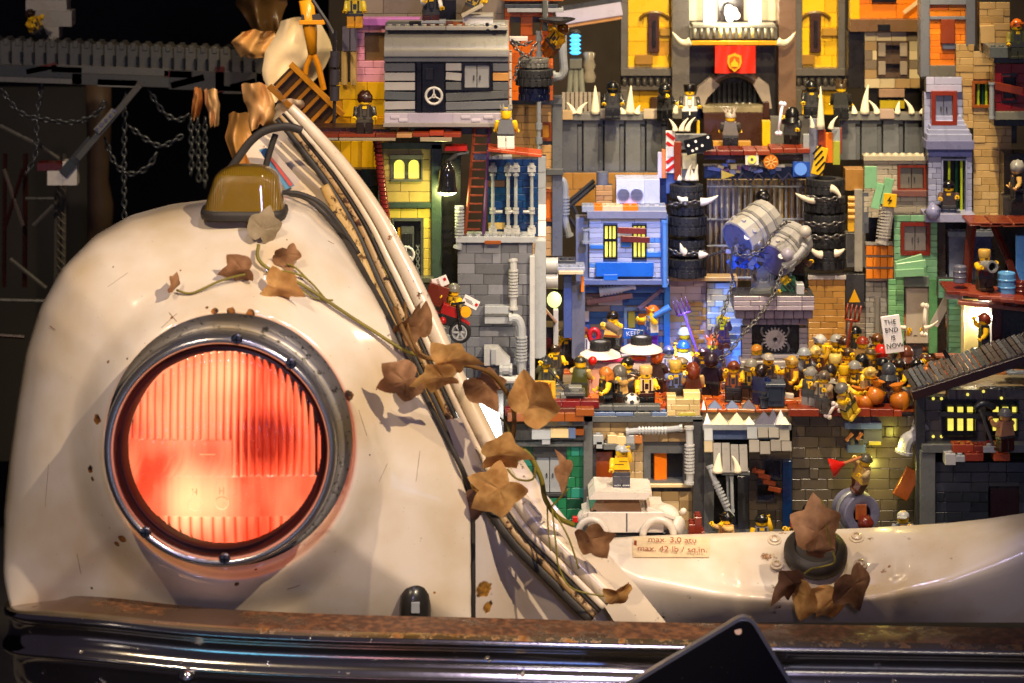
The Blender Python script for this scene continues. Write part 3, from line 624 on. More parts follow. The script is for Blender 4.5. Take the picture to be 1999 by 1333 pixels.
MB().grid([srow(t, .8) for t in (0, .3, .6, .8)] , closed=True).build('reflector', mat('signal_back', (.5, .34, .06), .3, .6), sg, smooth=True)
MB().grid([[p + Vector((0, 0, -.5)) for p in srow(0, 1.04)], [p + Vector((0, 0, -.1)) for p in srow(0, 1.07)], [p + Vector((0, 0, .25)) for p in srow(0, 1.05)], [p + Vector((0, 0, .3)) for p in srow(0, .96)]], closed=True).build('gasket', dk, sg, smooth=True)
# front-left body mass behind the fender so nothing shows through from the side
MB().box(-38, -8, 12, 30, -95, -8).build('inner_body', mat('inner_steel', (.05, .045, .04), .6), car)
# ================================================================== ivy
leafm = {}
def leaf_mat(tone):
    if tone in leafm: return leafm[tone]
    m = bpy.data.materials.new('dry_leaf'); m.use_nodes = True; n = m.node_tree.nodes; L = m.node_tree.links; b = n['Principled BSDF']
    c = {'tan': ('F2C87E', 'C8924E'), 'brown': ('C4966A', '966A44'), 'pink': ('B4A27E', '94805E'), 'dark': ('7A5640', '5C3C28')}[tone]
    tc = n.new('ShaderNodeTexCoord'); no = n.new('ShaderNodeTexNoise'); no.inputs['Scale'].default_value = .9; no.inputs['Detail'].default_value = 7; L.new(tc.outputs['Object'], no.inputs['Vector'])
    cr = n.new('ShaderNodeValToRGB'); L.new(no.outputs['Fac'], cr.inputs[0]); cr.color_ramp.elements[0].position = .35; cr.color_ramp.elements[0].color = (*C(c[1]), 1); cr.color_ramp.elements[1].position = .65; cr.color_ramp.elements[1].color = (*C(c[0]), 1)
    L.new(cr.outputs[0], b.inputs['Base Color']); b.inputs['Roughness'].default_value = .6; b.inputs['Subsurface Weight'].default_value = 0
    bu = n.new('ShaderNodeBump'); bu.inputs['Strength'].default_value = .6; bu.inputs['Distance'].default_value = .1; L.new(no.outputs['Fac'], bu.inputs['Height']); L.new(bu.outputs[0], b.inputs['Normal'])
    tr = n.new('ShaderNodeBsdfTranslucent'); L.new(cr.outputs[0], tr.inputs['Color']); ms = n.new('ShaderNodeMixShader'); ms.inputs[0].default_value = .4; L.new(b.outputs[0], ms.inputs[1]); L.new(tr.outputs[0], ms.inputs[2]); L.new(ms.outputs[0], n['Material Output'].inputs['Surface'])
    leafm[tone] = m; return m
def leaf(parent, c, size, ang, yaw=0, pitch=0, tone='tan', curl=.25, seed=0):
    """five-lobed ivy leaf, tip towards angle ang (degrees, 0 = right, 90 = up) in its own plane"""
    R2 = random.Random(seed * 7 + 3); n = 60; vs = [(0, 0, 0)]; rings = 6; fs = []
    v_ = lambda q, e=.09: q * (1 + R2.uniform(-e, e))
    tip = v_(1.0, .06); bas = v_(.30)
    KS1 = ((0, tip), (v_(28), v_(.60, .14)), (v_(55), v_(.78, .14)), (v_(92), v_(.55)), (v_(128), v_(.62, .2)), (160, v_(.46)), (180, bas)); KS2 = ((0, tip), (v_(28), v_(.60, .14)), (v_(55), v_(.78, .14)), (v_(92), v_(.55)), (v_(128), v_(.62, .2)), (160, v_(.46)), (180, bas))
    def rad(a):
        aa = abs((a + 180) % 360 - 180); ks = KS1 if (a % 360) < 180 else KS2
        for (a0, r0), (a1, r1) in zip(ks, ks[1:]):
            if aa <= a1:
                t = (aa - a0) / (a1 - a0); t = t ** .8 if r1 < r0 else 1 - (1 - t) ** .8; return (r0 + (r1 - r0) * t) * 1.0
        return .3
    w1, w2, w3 = R2.uniform(-1, 1), R2.uniform(-1, 1), R2.uniform(0, 6)
    for j in range(1, rings + 1):
        for i in range(n):
            a = 360 * i / n; r = rad(a) * j / rings; x, y = r * math.cos(math.radians(a)), r * math.sin(math.radians(a))
            fold = -curl * abs(y) * .7 + curl * 1.2 * x * x * w1 + curl * .8 * x ** 3 * w2 + curl * .5 * math.sin(4 * x + w3) * y + .05 * math.sin(3 * a / 57.3 + w3) * (r ** 2) + curl * w2 * x * y
            for va in (0, 62, -62): 
                dd = abs((a - va + 180) % 360 - 180); fold -= .022 * math.exp(-(dd / 6) ** 2) * (1 - j / rings * .4)
            vs.append((x, y, fold))
    for i in range(n): fs.append((0, 1 + i, 1 + (i + 1) % n))
    for j in range(rings - 1):
        for i in range(n): fs.append((1 + j * n + i, 1 + (j + 1) * n + i, 1 + (j + 1) * n + (i + 1) % n, 1 + j * n + (i + 1) % n))
    top = len(vs); vs2 = vs + [(x, y, z - .012) for x, y, z in vs]; fs2 = fs + [tuple(k + top for k in reversed(f)) for f in fs]
    Mx = Matrix.Rotation(PI / 2, 4, 'X') @ Matrix.Scale(size, 4); Ry = Matrix.Rotation(math.radians(yaw), 4, 'Z') @ Matrix.Rotation(math.radians(pitch), 4, 'X')
    Mx = Ry @ Mx @ Matrix.Rotation(math.radians(ang), 4, 'Z')
    q = MB(); q.add([Mx @ Vector(v) + Vector(c) for v in vs2], fs2); return q.build('leaf', leaf_mat(tone), parent, smooth=True)
stemm = mat('ivy_stem', '7A7026', .5, bump=.3, vary=.4); stemb = mat('ivy_stem_brown', '6A4A1E', .6, bump=.3, vary=.4)
def stem(parent, pts, r=.14, m_=None): return MB().tube(smooth([P(*p) for p in pts], 6), r, 7).build('stem', m_ or stemm, parent, smooth=True)
vine = thing('ivy_vine', 'long dry ivy vine with curled brown leaves trailing over the car fender and opening edge', 'ivy', P(800, 690, 2))
def fo(x, y, o=-.5): return (x, y, fdepth(x, y) + o)
stem(vine, [fo(345, 566), fo(375, 572, -.3), fo(430, 548, -.8), fo(480, 535, -1)], .10)
stem(vine, [fo(505, 478, -1), fo(504, 505, -.8), fo(530, 528), fo(575, 548), fo(620, 575), fo(680, 615), fo(735, 650), fo(790, 684, -1), (840, 700, -2.2)], .15)
stem(vine, [fo(520, 530), fo(560, 530), fo(600, 545), fo(640, 590, -.3)], .09); stem(vine, [fo(560, 515, -.8), fo(580, 525), fo(605, 550, -.6)], .08)
stem(vine, [fo(590, 565, -.4), fo(615, 582, -.3), fo(650, 586, -.4)], .08)
stem(vine, [fo(770, 600, -1.2), fo(790, 650, -1.5), fo(815, 690, -2), (850, 702, -3), (920, 715, -2), (965, 735, -1), (1000, 790, .5), (1003, 840, .5), (996, 870, .6)], .20, stemb)
stem(vine, [(790, 590, 1), (800, 650, -1.5), (828, 694, -3.0), (900, 705, -2.5)], .13, stemb)
stem(vine, [(996, 870, .6), (1030, 885, .5), (1055, 930, .7), (1065, 975, 1), (1090, 1010, 2), (1120, 1025, 3)], .22, stemm)
stem(vine, [(1000, 868, .6), (990, 830, 1), (975, 815, 1.5)], .09); stem(vine, [(1045, 905, .5), (1040, 935, .4), (1010, 935, .6), (990, 915, .8)], .09)
stem(vine, [(1075, 990, 1.2), (1095, 970, 1), (1108, 955, .6)], .08); stem(vine, [(1078, 995, 1.2), (1085, 1060, .5), (1092, 1110, .5), (1120, 1150, .3), (1190, 1165, .5)], .08)
stem(vine, [(1085, 1005, 1.2), (1110, 1050, .4), (1130, 1110, .4)], .08); stem(vine, [(1068, 985, 1), (1070, 1030, 1), (1075, 1075, 1)], .07)
for i, (x, y, s_, a_, yw, pt, tone, cu, Y) in enumerate([
    (513, 448, 2.2, 70, 15, -10, 'pink', .3, None), (561, 496, 1.75, -75, 25, 20, 'brown', .5, None), (473, 527, 2.15, 190, -15, 10, 'brown', .5, None), (541, 562, 2.4, -15, 0, 15, 'tan', .45, None),
    (342, 562, 1.35, 60, 62, 15, 'brown', .5, None), (790, 745, 3.0, 205, -10, 10, 'brown', .35, -5.0), (872, 706, 3.0, 8, 15, 25, 'tan', .35, -4.6), (866, 738, 2.7, 190, 10, 35, 'tan', .3, -4.8), (945, 752, 2.7, -60, 20, 20, 'brown', .35, .4),
    (1035, 790, 3.5, 48, -22, 5, 'tan', .3, -.8), (972, 888, 3.0, 10, 8, 30, 'tan', .3, -1.6), (975, 955, 3.3, -140, -5, 8, 'tan', .3, -1.8), (930, 975, 1.9, -95, 0, -10, 'dark', .4, .6), (1108, 930, 2.2, 95, 68, 0, 'brown', .3, .4),
    (1152, 1052, 2.5, -60, -10, 15, 'brown', .45, 1.2), (1208, 1160, 2.0, -60, 15, 35, 'tan', .5, 1.2), (815, 640, 2.8, 110, 40, 10, 'brown', .5, .8)]):
    c = P(x, y, (fdepth(x, y) - 1.5) if Y is None else Y - 1.0); leaf(vine, c, s_, a_, yw, pt, tone, cu, i)
vine2 = thing('ivy_vine', 'short dry ivy sprig of four drooping brown leaves over the round cap on the valance', 'ivy', P(1600, 1090, 5))
stem(vine2, [(1605, 975, 4.5), (1612, 1020, 4), (1620, 1060, 4), (1630, 1095, 4), (1610, 1105, 4), (1585, 1110, 4.2), (1570, 1120, 4)], .09)
for i, (x, y, s_, a_, yw, pt, tone, cu) in enumerate([(1596, 1040, 3.4, 88, 10, -12, 'brown', .5), (1552, 1140, 2.3, 200, 0, 25, 'dark', .6), (1578, 1165, 2.9, -112, -25, 15, 'tan', .6), (1632, 1165, 2.9, -75, 20, 10, 'tan', .6), (1668, 1140, 3.2, -62, 35, 5, 'brown', .5), (1590, 1075, 1.7, 10, 10, 30, 'brown', .5)]):
    leaf(vine2, P(x, y, 3.2 - .3 * i), s_, a_, yw, pt, tone, cu, 30 + i)
# dark glossy board leaning in front of the bumper ----------------------------
tb = thing('tablet', 'black glossy tablet with thin silver edge and tiny lens leaning before the bumper', 'tablet', P(1360, 1330, -16))
def rrect(cx, cz, w_, h_, r, rot, n=6):
    pts = []
    for qx, qz, a0 in ((1, 1, 0), (-1, 1, 90), (-1, -1, 180), (1, -1, 270)):
        for i in range(n + 1):
            a = math.radians(a0 + 90 * i / n); x, z = qx * (w_ / 2 - r) + r * math.cos(a), qz * (h_ / 2 - r) + r * math.sin(a); pts.append((cx + x * math.cos(rot) - z * math.sin(rot), cz + x * math.sin(rot) + z * math.cos(rot)))
    return pts
tc_ = P(1445, 1213, -16); rot = math.radians(31)
# corner of the board sits at picture (1455,1200); its sides run down-left and down-right
wd, ht = 22, 12
# the apex is a rounded corner
ux = Vector((-math.cos(rot), 0, -math.sin(rot))); uz = Vector((math.cos(math.radians(59)), 0, -math.sin(math.radians(59))))
ctr = P(1462, 1194, -16) + ux * wd / 2 + uz * ht / 2
pts = rrect(ctr.x, ctr.z, wd, ht, 1.1, rot); pts_in = rrect(ctr.x, ctr.z, wd - .5, ht - .5, .9, rot)
MB().prism(list(reversed(pts)), -16, -15.2).build('casing', mat('tablet_edge', (.35, .35, .38), .25, .9), tb)
MB().prism(list(reversed(pts_in)), -16.06, -15.99).build('screen', worn('tablet_glass', '0A0A0C', [], rough=.10, thr=.72, scale=2.5, rust=('2A2A2C', '101012'), rrough=.4, coat=.6, dirt=0), tb)
MB().cyl(P(1441, 1232, -16.1), P(1441, 1232, -16.05) , .28, 14).build('camera_lens', mat('tablet_lens', (.45, .3, .2), .3), tb)
# ================================================================== toy figures
FM = {}
def fmesh(key, fn, smooth_=False, angle=35, slots=1):
    if key not in FM:
        m = MB(); fn(m); me = m.mesh('figure_part', True); me.set_sharp_from_angle(angle=math.radians(angle))
        for _ in range(slots): me.materials.append(None)
        FM[key] = me
    return FM[key]
def fpart(name, key, fn, parent, cols, loc=(0, 0, 0), rot=(0, 0, 0), angle=35):
    cols = cols if isinstance(cols, (list, tuple)) else [cols]
    o = bpy.data.objects.new(name, fmesh(key, fn, angle=angle, slots=len(cols))); S.collection.objects.link(o); o.parent = parent
    o.location = loc; o.rotation_euler = rot
    for i, c in enumerate(cols): o.material_slots[i].link = 'OBJECT'; o.material_slots[i].material = M(c)
    return o
def f_leg(m): m.cbox(.74, .8, .95, .05, 0, Matrix.Translation((0, .02, -.62))); m.cbox(.74, 1.0, .3, .05, 0, Matrix.Translation((0, -.12, -1.05))); m.cyl((-.37, .02, -.12), (.37, .02, -.12), .4, 14)
def f_hip(m): m.cbox(1.58, .8, .32, .04); m.cbox(.14, .8, .5, .03, 0, Matrix.Translation((0, 0, -.3)))
def f_torso(m):
    a, b, h, d = .79, .56, 1.28, .39
    v = [(-a, -d, 0), (a, -d, 0), (a, d, 0), (-a, d, 0), (-b, -d, h), (b, -d, h), (b, d, h), (-b, d, h)]
    m.add(v, [(0, 1, 5, 4), (1, 2, 6, 5), (2, 3, 7, 6), (3, 0, 4, 7), (4, 5, 6, 7), (3, 2, 1, 0)], 0)
    def fr(x, z, w_, hh, mi, dy=.01): m.box(x - w_, x + w_, -d - dy, -d - .002, z - hh, z + hh, mi)
    fr(-.33, .72, .09, .5, 1); fr(.33, .72, .09, .5, 1); fr(0, .12, .74, .1, 1); fr(0, .12, .13, .09, 0, .02); fr(0, .62, .17, .26, 1); fr(0, 1.1, .2, .12, 2)
    m.cyl((0, 0, h), (0, 0, h + .12), .3, 12, 2)
def f_torso_plain(m):
    a, b, h, d = .79, .56, 1.28, .39
    m.add([(-a, -d, 0), (a, -d, 0), (a, d, 0), (-a, d, 0), (-b, -d, h), (b, -d, h), (b, d, h), (-b, d, h)], [(0, 1, 5, 4), (1, 2, 6, 5), (2, 3, 7, 6), (3, 0, 4, 7), (4, 5, 6, 7), (3, 2, 1, 0)], 0)
    m.box(-.6, .2, -d - .01, -d - .002, .62, .7, 1).box(-.2, .5, -d - .01, -d - .002, .9, .96, 1).box(-.74, .74, -d - .012, -d - .002, .03, .2, 1); m.box(-.74, .74, d + .002, d + .012, .03, .2, 1)
    m.cyl((0, 0, h), (0, 0, h + .12), .3, 12, 2)
def f_arm(m):   # from the shoulder at the origin, hanging down, bent forward at the elbow
    m.tube([(0, 0, .12), (0, 0, -.1), (.02, .02, -.42), (.02, -.08, -.68), (.02, -.3, -.88)], [.24, .27, .24, .21, .19], 10)
def f_hand(m):
    m.cyl((.02, -.26, -.86), (.02, -.38, -.97), .11, 8)
    m.tube([Vector((.02 + .17 * math.cos(a), -.5 - .0 + .17 * math.sin(a) * .75, -1.06 + .17 * math.sin(a) * -.65)) for a in [math.radians(q) for q in range(130, 411, 28)]], .085, 6)
def f_head(m):
    m.lathe((0, 0, 0), (0, 0, 1), [(.30, 0), (.46, .06), (.5, .16), (.5, .68), (.46, .78), (.3, .84), (.24, .84), (.24, 1.0), (0, 1.0)], 20, 0)
    for x in (-.16, .16): m.sph((x, -.49, .48), .065, 8, 1, sy=.4); m.box(x - .09, x + .09, -.515, -.47, .6, .635, 1)
    m.tube([(.17 * math.sin(a), -.5 + .015 * abs(a), .24 + .05 * a * a) for a in (-1.0, -.5, 0, .5, 1.0)], .028, 5, 1)
def f_head_shout(m):
    m.lathe((0, 0, 0), (0, 0, 1), [(.30, 0), (.46, .06), (.5, .16), (.5, .68), (.46, .78), (.3, .84), (.24, .84), (.24, 1.0), (0, 1.0)], 20, 0)
    for x in (-.17, .17): m.sph((x, -.49, .5), .07, 8, 1, sy=.4)
    m.box(-.13, .13, -.515, -.46, .2, .32, 1); m.box(-.26, -.08, -.51, -.46, .62, .66, 1); m.box(.08, .26, -.51, -.46, .62, .66, 1)
def noisy(m, i0, amp, fr=6, seed=0):
    for i in range(i0, len(m.v)):
        v = Vector(m.v[i]); k = noise.noise(v * fr + Vector((seed, 0, 0))) * amp; m.v[i] = tuple(v + v.normalized() * k)
def h_short(m): m.sph((0, .04, .45), .60, 18, a1=PI * .55, sz=1.05); m.sph((0, .14, .42), .56, 18, a1=PI * .78); m.box(-.5, .5, -.56, -.4, .62, .78); noisy(m, 0, .07, 4)
def h_long(m): m.sph((0, .05, .42), .63, 20, sz=1.05, a1=PI * .52); m.sph((0, .2, .15), .6, 20, sz=1.25, a1=PI * .9); m.sph((-.42, -.05, .2), .22, 10, sz=2.4); m.sph((.42, -.05, .2), .22, 10, sz=2.4); noisy(m, 0, .1, 4)
def h_bun(m): h_short(m); m.sph((0, .25, 1.15), .3, 12); noisy(m, 0, .05, 7)
def h_helm(m): m.sph((0, .02, .48), .62, 20, a1=PI * .52, sz=1.0); m.lathe((0, .02, .44), (0, 0, 1), [(.62, 0), (.68, 0), (.68, .07), (.6, .1)], 20)
def h_hard(m): h_helm(m); m.box(-.4, .4, -.92, -.5, .44, .52); m.box(-.07, .07, -.55, .6, .98, 1.14)
def h_cap(m): m.sph((0, .02, .55), .56, 18, a1=PI * .52, sz=.85); m.box(-.42, .42, -1.0, -.4, .56, .64)
def h_flat(m): m.lathe((0, .02, .35), (0, 0, 1), [(.54, 0), (.58, .1), (.6, .62), (.54, .72), (0, .74)], 18); noisy(m, 0, .03, 8)
def h_beanie(m): m.sph((0, .02, .55), .57, 18, a1=PI * .5, sz=.9); m.lathe((0, .02, .5), (0, 0, 1), [(.6, 0), (.64, .05), (.64, .2), (.58, .25)], 18)
def h_hood(m): m.sph((0, .1, .42), .68, 20, sz=1.1, a1=PI * .62); m.lathe((0, .06, -.1), (0, 0, 1), [(.85, -.25), (.72, .05), (.62, .25)], 18); m.box(-.6, -.46, -.3, .3, -.05, .55); m.box(.46, .6, -.3, .3, -.05, .55)
def h_mask(m): h_helm(m); m.lathe((0, 0, -.02), (0, 0, 1), [(.54, 0), (.6, .1), (.6, .3), (.54, .34)], 18); m.box(-.62, -.5, -.3, .3, .1, .6); m.box(.5, .62, -.3, .3, .1, .6)
def h_mohawk(m):
    for k in range(9): a = math.radians(-30 + k * 22); m.cyl((0, -.5 * math.cos(a) + .1, .55 + .45 * math.sin(a)), (0, -1.0 * math.cos(a) + .15, .6 + 1.05 * math.sin(a)), .12, 6, r2=.03)
    m.sph((0, .1, .48), .54, 14, a1=PI * .5)
def h_afro(m): m.sph((0, .1, .62), .72, 20, sz=.95); noisy(m, 0, .16, 6)
def h_spike(m):
    m.sph((0, .05, .5), .57, 14, a1=PI * .55)
    for k in range(9): a = k * 2.4; r = .15 + .045 * k; m.cyl((r * math.cos(a), r * math.sin(a), .85), (r * 1.9 * math.cos(a), r * 1.9 * math.sin(a) + .05, 1.35), .14, 6, r2=.02)
def h_none(m): m.cyl((0, 0, .98), (0, 0, .99), .05, 6)
def h_crown(m):
    m.lathe((0, 0, .78), (0, 0, 1), [(.5, 0), (.54, .1), (.5, .2)], 16)
    for k in range(6): a = k * PI / 3; m.cyl((.5 * math.cos(a), .5 * math.sin(a), .9), (.55 * math.cos(a), .55 * math.sin(a), 1.35), .1, 5, r2=.01)
HAIR = dict(short=h_short, long=h_long, bun=h_bun, helm=h_helm, hard=h_hard, cap=h_cap, flat=h_flat, beanie=h_beanie, hood=h_hood, mask=h_mask, mohawk=h_mohawk, afro=h_afro, spike=h_spike, none=h_none, crown=h_crown)
def fig(px, py, Y, label, hair=('short', 'black'), torso='olive', legs='vdg', skin='skin', yaw=0, arms=(0, 0), arm=None, lean=0, tilt=0, pattern='vdg', group='toy figures crowding the square', nolegs=False, bare=False, held=None, head=0, plain=None, stride=0, Z=None, hair_name=None, scale=1.0, noface=False):
    """one toy figure; (px, py) is where its feet stand. yaw 0 faces the camera; arms are degrees raised forward"""
    if Z is not None: Y = Yon(py, Z)
    p = P(px, py, Y); r = thing('toy_figure', label, 'toy figure', p, group)
    r.rotation_euler = (math.radians(lean), math.radians(tilt), math.radians(yaw)); r.scale = (scale,) * 3
    lg = 1.2
    for s_, nm in ((-1, 'l'), (1, 'r')):
        fpart('leg', 'leg', f_leg, r, legs, (s_ * .39, 0, lg), (math.radians(stride * s_), 0, 0))
    fpart('hips', 'hip', f_hip, r, pattern if not bare else legs, (0, 0, lg + .06))
    z = lg + .2
    pl = plain if plain is not None else bare
    fpart('torso', 'torso_p' if pl else 'torso', f_torso_plain if pl else f_torso, r, [torso, pattern, skin], (0, 0, z))
    arm = arm or (skin if bare else torso)
    for s_, a in ((-1, arms[0]), (1, arms[1])):
        rt = (math.radians(-a), math.radians(-s_ * 12), 0)
        ao = fpart('arm', 'arm', f_arm, r, arm, (s_ * .76, 0, z + 1.0), rt)
        fpart('hand', 'hand', f_hand, ao, skin)
    ho = fpart('head', 'shout' if len(label) % 2 else 'head', f_head_shout if len(label) % 2 else f_head, r, [skin, 'black'], (0, 0, z + 1.34), (0, 0, math.radians(head)))
    if hair[0] != 'none': fpart('helmet' if hair[0] in ('helm', 'hard', 'mask') else 'cap' if hair[0] in ('cap', 'beanie') else 'hood' if hair[0] == 'hood' else 'hair', 'hair_' + hair[0], HAIR[hair[0]], ho, hair[1], (0, 0, 0), angle=50)
    return r
def tyre(px, py, Y, r, h, label, group=None, axis=(0, 0, 1), col='black', lugs=18, hub='lbg', cat='tyre'):
    """toy tyre with lugs and grooves, centred on the picture point"""
    c = P(px, py, Y); d = Vector(axis).normalized(); t = thing('toy_tyre', label, cat, c, group); m = MB()
    m.lathe(c - d * h / 2, d, [(r * .58, .05 * h), (r * .86, 0), (r * .95, .08 * h), (r * .96, .3 * h), (r * .92, .34 * h), (r * .96, .38 * h), (r * .96, .62 * h), (r * .92, .66 * h), (r * .96, .70 * h), (r * .95, .92 * h), (r * .86, h), (r * .58, .95 * h), (r * .55, .5 * h), (r * .58, .05 * h)], 36)
    u = d.orthogonal().normalized(); w_ = d.cross(u)
    for row in (-1, 1):
        for k in range(lugs):
            a = 2 * PI * (k + (.5 if row > 0 else 0)) / lugs; e = u * math.cos(a) + w_ * math.sin(a); tq = -u * math.sin(a) + w_ * math.cos(a); cc = c + d * row * h * .26 + e * r * .965
            mm = Matrix((tq.to_4d(), d.to_4d(), e.to_4d(), Vector((0, 0, 0, 1)))).transposed(); mm[3][3] = 1; mm[0][3], mm[1][3], mm[2][3] = cc; mm[3][0] = mm[3][1] = mm[3][2] = 0
            m.cbox(2 * PI * r / lugs * .62, h * .40, r * .09, .02, 0, mm)
    m.build('tread', mat('toy_rubber', (.018, .018, .02), .55, vary=.3), t, angle=40)
    if hub: MB().lathe(c - d * h * .42, d, [(0, .2 * h), (r * .2, .2 * h), (r * .25, .5 * h * .3), (r * .52, .1 * h), (r * .57, 0), (r * .57, .84 * h), (r * .5, .84 * h), (r * .25, .6 * h), (r * .2, .6 * h), (0, .6 * h)], 24).build('hub', hub, t, angle=35)
    return t
def spike(px, py, Y, h, bend=0, label='', col='cream', r=.3, group='ivory spikes along the wall tops', parent=None, tip=None):
    """curved tapering horn rising from the picture point"""
    c = P(px, py, Y); m = MB(); n = 8; pts = []; rs = []
    for i in range(n + 1):
        t = i / n; pts.append(c + Vector((bend * t * t, 0, h * t))); rs.append(r * (1 - t) ** .8 + .02)
    m.tube(pts, rs, 10); o = m.build('spike', mat('ivory', 'F2E6C8', .3), parent, smooth=True)
    if parent is None: tag(o, label, 'spike', group)
    return o
def plates(root, x0, x1, py, Y, cols, h=.32, n=None, d=.8, jit=.3, studs=1, name='plate', lens=(.8, 1.6, 2.4)):
    """loose row of thin plates lying on a ledge"""
    a, b = P(x0, py, Y), P(x1, py, Y); x = a.x
    while x < b.x - .3:
        L_ = min(RND.choice(lens), b.x - x); k = RND.choice((0, 0, 1))
        piece(name, root, (x + L_ / 2, Y + d / 2 + RND.uniform(-.1, .1) * jit, a.z + h / 2 + k * h * .0), (L_ - .03, d, h), pick(cols), studs=studs if RND.random() < .5 else 0); x += L_
def box_thing(name, label, cat, x0, y0, x1, y1, Y, d, col, group=None, studs=0, roll=0):
    a = P((x0 + x1) / 2, y1, Y); t = thing(name, label, cat, (a.x, Y + d / 2, a.z), group); B(t, 'body', x0, y0, x1, y1, Y, d, col, studs=studs, roll=roll); return t
GREYS = [('lbg', 3), ('dbg', 3), ('rbrown', 1), ('tan', .6), ('vdg', .5)]

def attach(o, f):
    """make a loose piece a part of figure f, keeping its place"""
    o.matrix_parent_inverse = Matrix.LocRotScale(f.location, f.rotation_euler, f.scale).inverted(); o.parent = f
    for k in ('label', 'category', 'group'):
        if k in o: del o[k]
    return o
# ================================================================== the city: ground levels
ZP = P(0, 802, 22).z                     # square
ZL = P(0, 1062, 17).z                    # lower street
struct('pavement', MB().box(P(1030, 0, 22).x, P(2100, 0, 22).x, 22.6, 64, ZP - 1.6, ZP - .15), 'dtan')
struct('road', MB().box(P(980, 0, 20).x, P(2120, 0, 20).x, 14.6, 40, ZL - 2, ZL), 'dbg')
struct('terrain', MB().box(P(1100, 0, 24).x, P(2150, 0, 24).x, 26, 90, ZL - .1, ZP - 1.7), mat('dark_core', (.02, .018, .016), .8))
struct('backdrop_wall', MB().box(P(640, 0, 100).x, P(2100, 0, 100).x, 102, 104, P(0, 900, 102).z, P(0, -300, 102).z), mat('dark_back', (.03, .02, .014), .8, vary=.5))
pav = [o for o in bpy.data.objects if o.name == 'pavement'][0]
nt = 0
rows_ = list(range(0, 15))
for j in rows_:                          # loose orange and grey tiles of the square
    y = 22.2 + j * 1.15; x = P(1060, 0, y).x
    while x < P(1790, 0, y).x:
        L_ = RND.choice((.8, 1.0, 1.6)); px = x / sc(y) + 999.5; near = j < 9
        if px < 1130: col = pick([('dbg', 3), ('dtan', 2), ('lbg', 1)])
        elif px > 1700 and j > 6: col = pick([('lbg', 2), ('dbg', 1), ('nougat', 1)])
        elif j > 10: col = pick([('nougat', 2), ('lbg', 2), ('tan', 1)])
        else: col = pick([('C4581A', 4), ('A8441A', 2), ('D07028', 2), ('nougat', 1)])
        if nt < 297: piece('tile', pav, (x + L_ / 2, y + .5, ZP - .03 + RND.uniform(0, .05)), (L_ - .06, 1.0, .26), col, roll=RND.uniform(-3, 3), tilt=RND.uniform(0, 6), yaw=RND.uniform(-4, 4)); nt += 1
        x += L_
# rest of the square's tiles, further back, as one part
m = MB(); 
for j in range(0, 26):
    y = 38 + j * 1.1; x = P(1100, 0, y).x
    while x < P(1990, 0, y).x:
        L_ = RND.choice((.8, 1.6)); m.cbox(L_ - .06, 1.0, .24, .03, RND.randrange(3), Matrix.Translation((x + L_ / 2, y + .5, ZP - .05))); x += L_
o = m.build('tiling', ['nougat', 'lbg', 'C4581A'], pav); o['kind'] = 'stuff'
# ================================================================== bottom row of facades
# green brick house behind the vine
h1 = thing('brick_house', 'green brick house front with closed silver shutters under a dark flat eave', 'house', P(1080, 1060, 22))
bricks(h1, (985, 870, 1142, 1075), 22, [('green', 4), ('dgreen', 1.5), ('teal', 1)], holes=[(1040, 886, 1106, 968)], lens=(1.6, 1.6, .8))
window(h1, 1040, 886, 1106, 968, 22, 'shutter', 'vdg', 5, 'lbg')
B(h1, 'ledge', 985, 862, 1142, 872, 21.4, 1.6, 'dbg'); B(h1, 'eave', 1000, 840, 1142, 860, 21, 2.5, 'vdg')
for x0, y0, x1, y1, c in ((1038, 840, 1075, 858, 'lbg'), (1058, 842, 1074, 868, 'lbg'), (1075, 838, 1110, 855, 'tan'), (1108, 836, 1124, 856, 'sblue'), (1122, 838, 1140, 850, 'dorange'), (1090, 822, 1110, 830, 'dbg'), (1118, 820, 1142, 832, 'vdg')): B(h1, 'plate', x0, y0, x1, y1, 20.7 + RND.uniform(-.1, .1), .8, c)
B(h1, 'post', 1139, 800, 1157, 1075, 21.2, 1.6, 'dbg')
dk1 = thing('timber_deck', 'stepped red-brown and orange plank edge of the square above the green brick house', 'deck', P(1080, 825, 21))
for x0, y0, x1, y1, Y, c in ((985, 798, 1062, 812, 21.4, 'dred'), (1060, 783, 1170, 797, 21.2, 'dred'), (990, 806, 1140, 823, 20.2, 'dorange'), (1040, 797, 1125, 807, 20.6, 'rbrown'), (1000, 776, 1060, 786, 22.2, 'rbrown'), (1150, 792, 1290, 802, 21.3, 'dbg'), (1124, 798, 1160, 812, 20.0, 'dorange')):
    a = P(x0, y1, Y); b = P(x1, y0, Y); w_ = b.x - a.x
    if w_ > 2.6:
        k = int(w_ / 2.2) + 1
        for i in range(k): piece('plank', dk1, (a.x + w_ * (i + .5) / k, Y + .6, (a.z + b.z) / 2), (w_ / k - .04, 1.2, b.z - a.z), c)
    else: piece('plank', dk1, ((a.x + b.x) / 2, Y + .6, (a.z + b.z) / 2), (w_, 1.2, b.z - a.z), c)
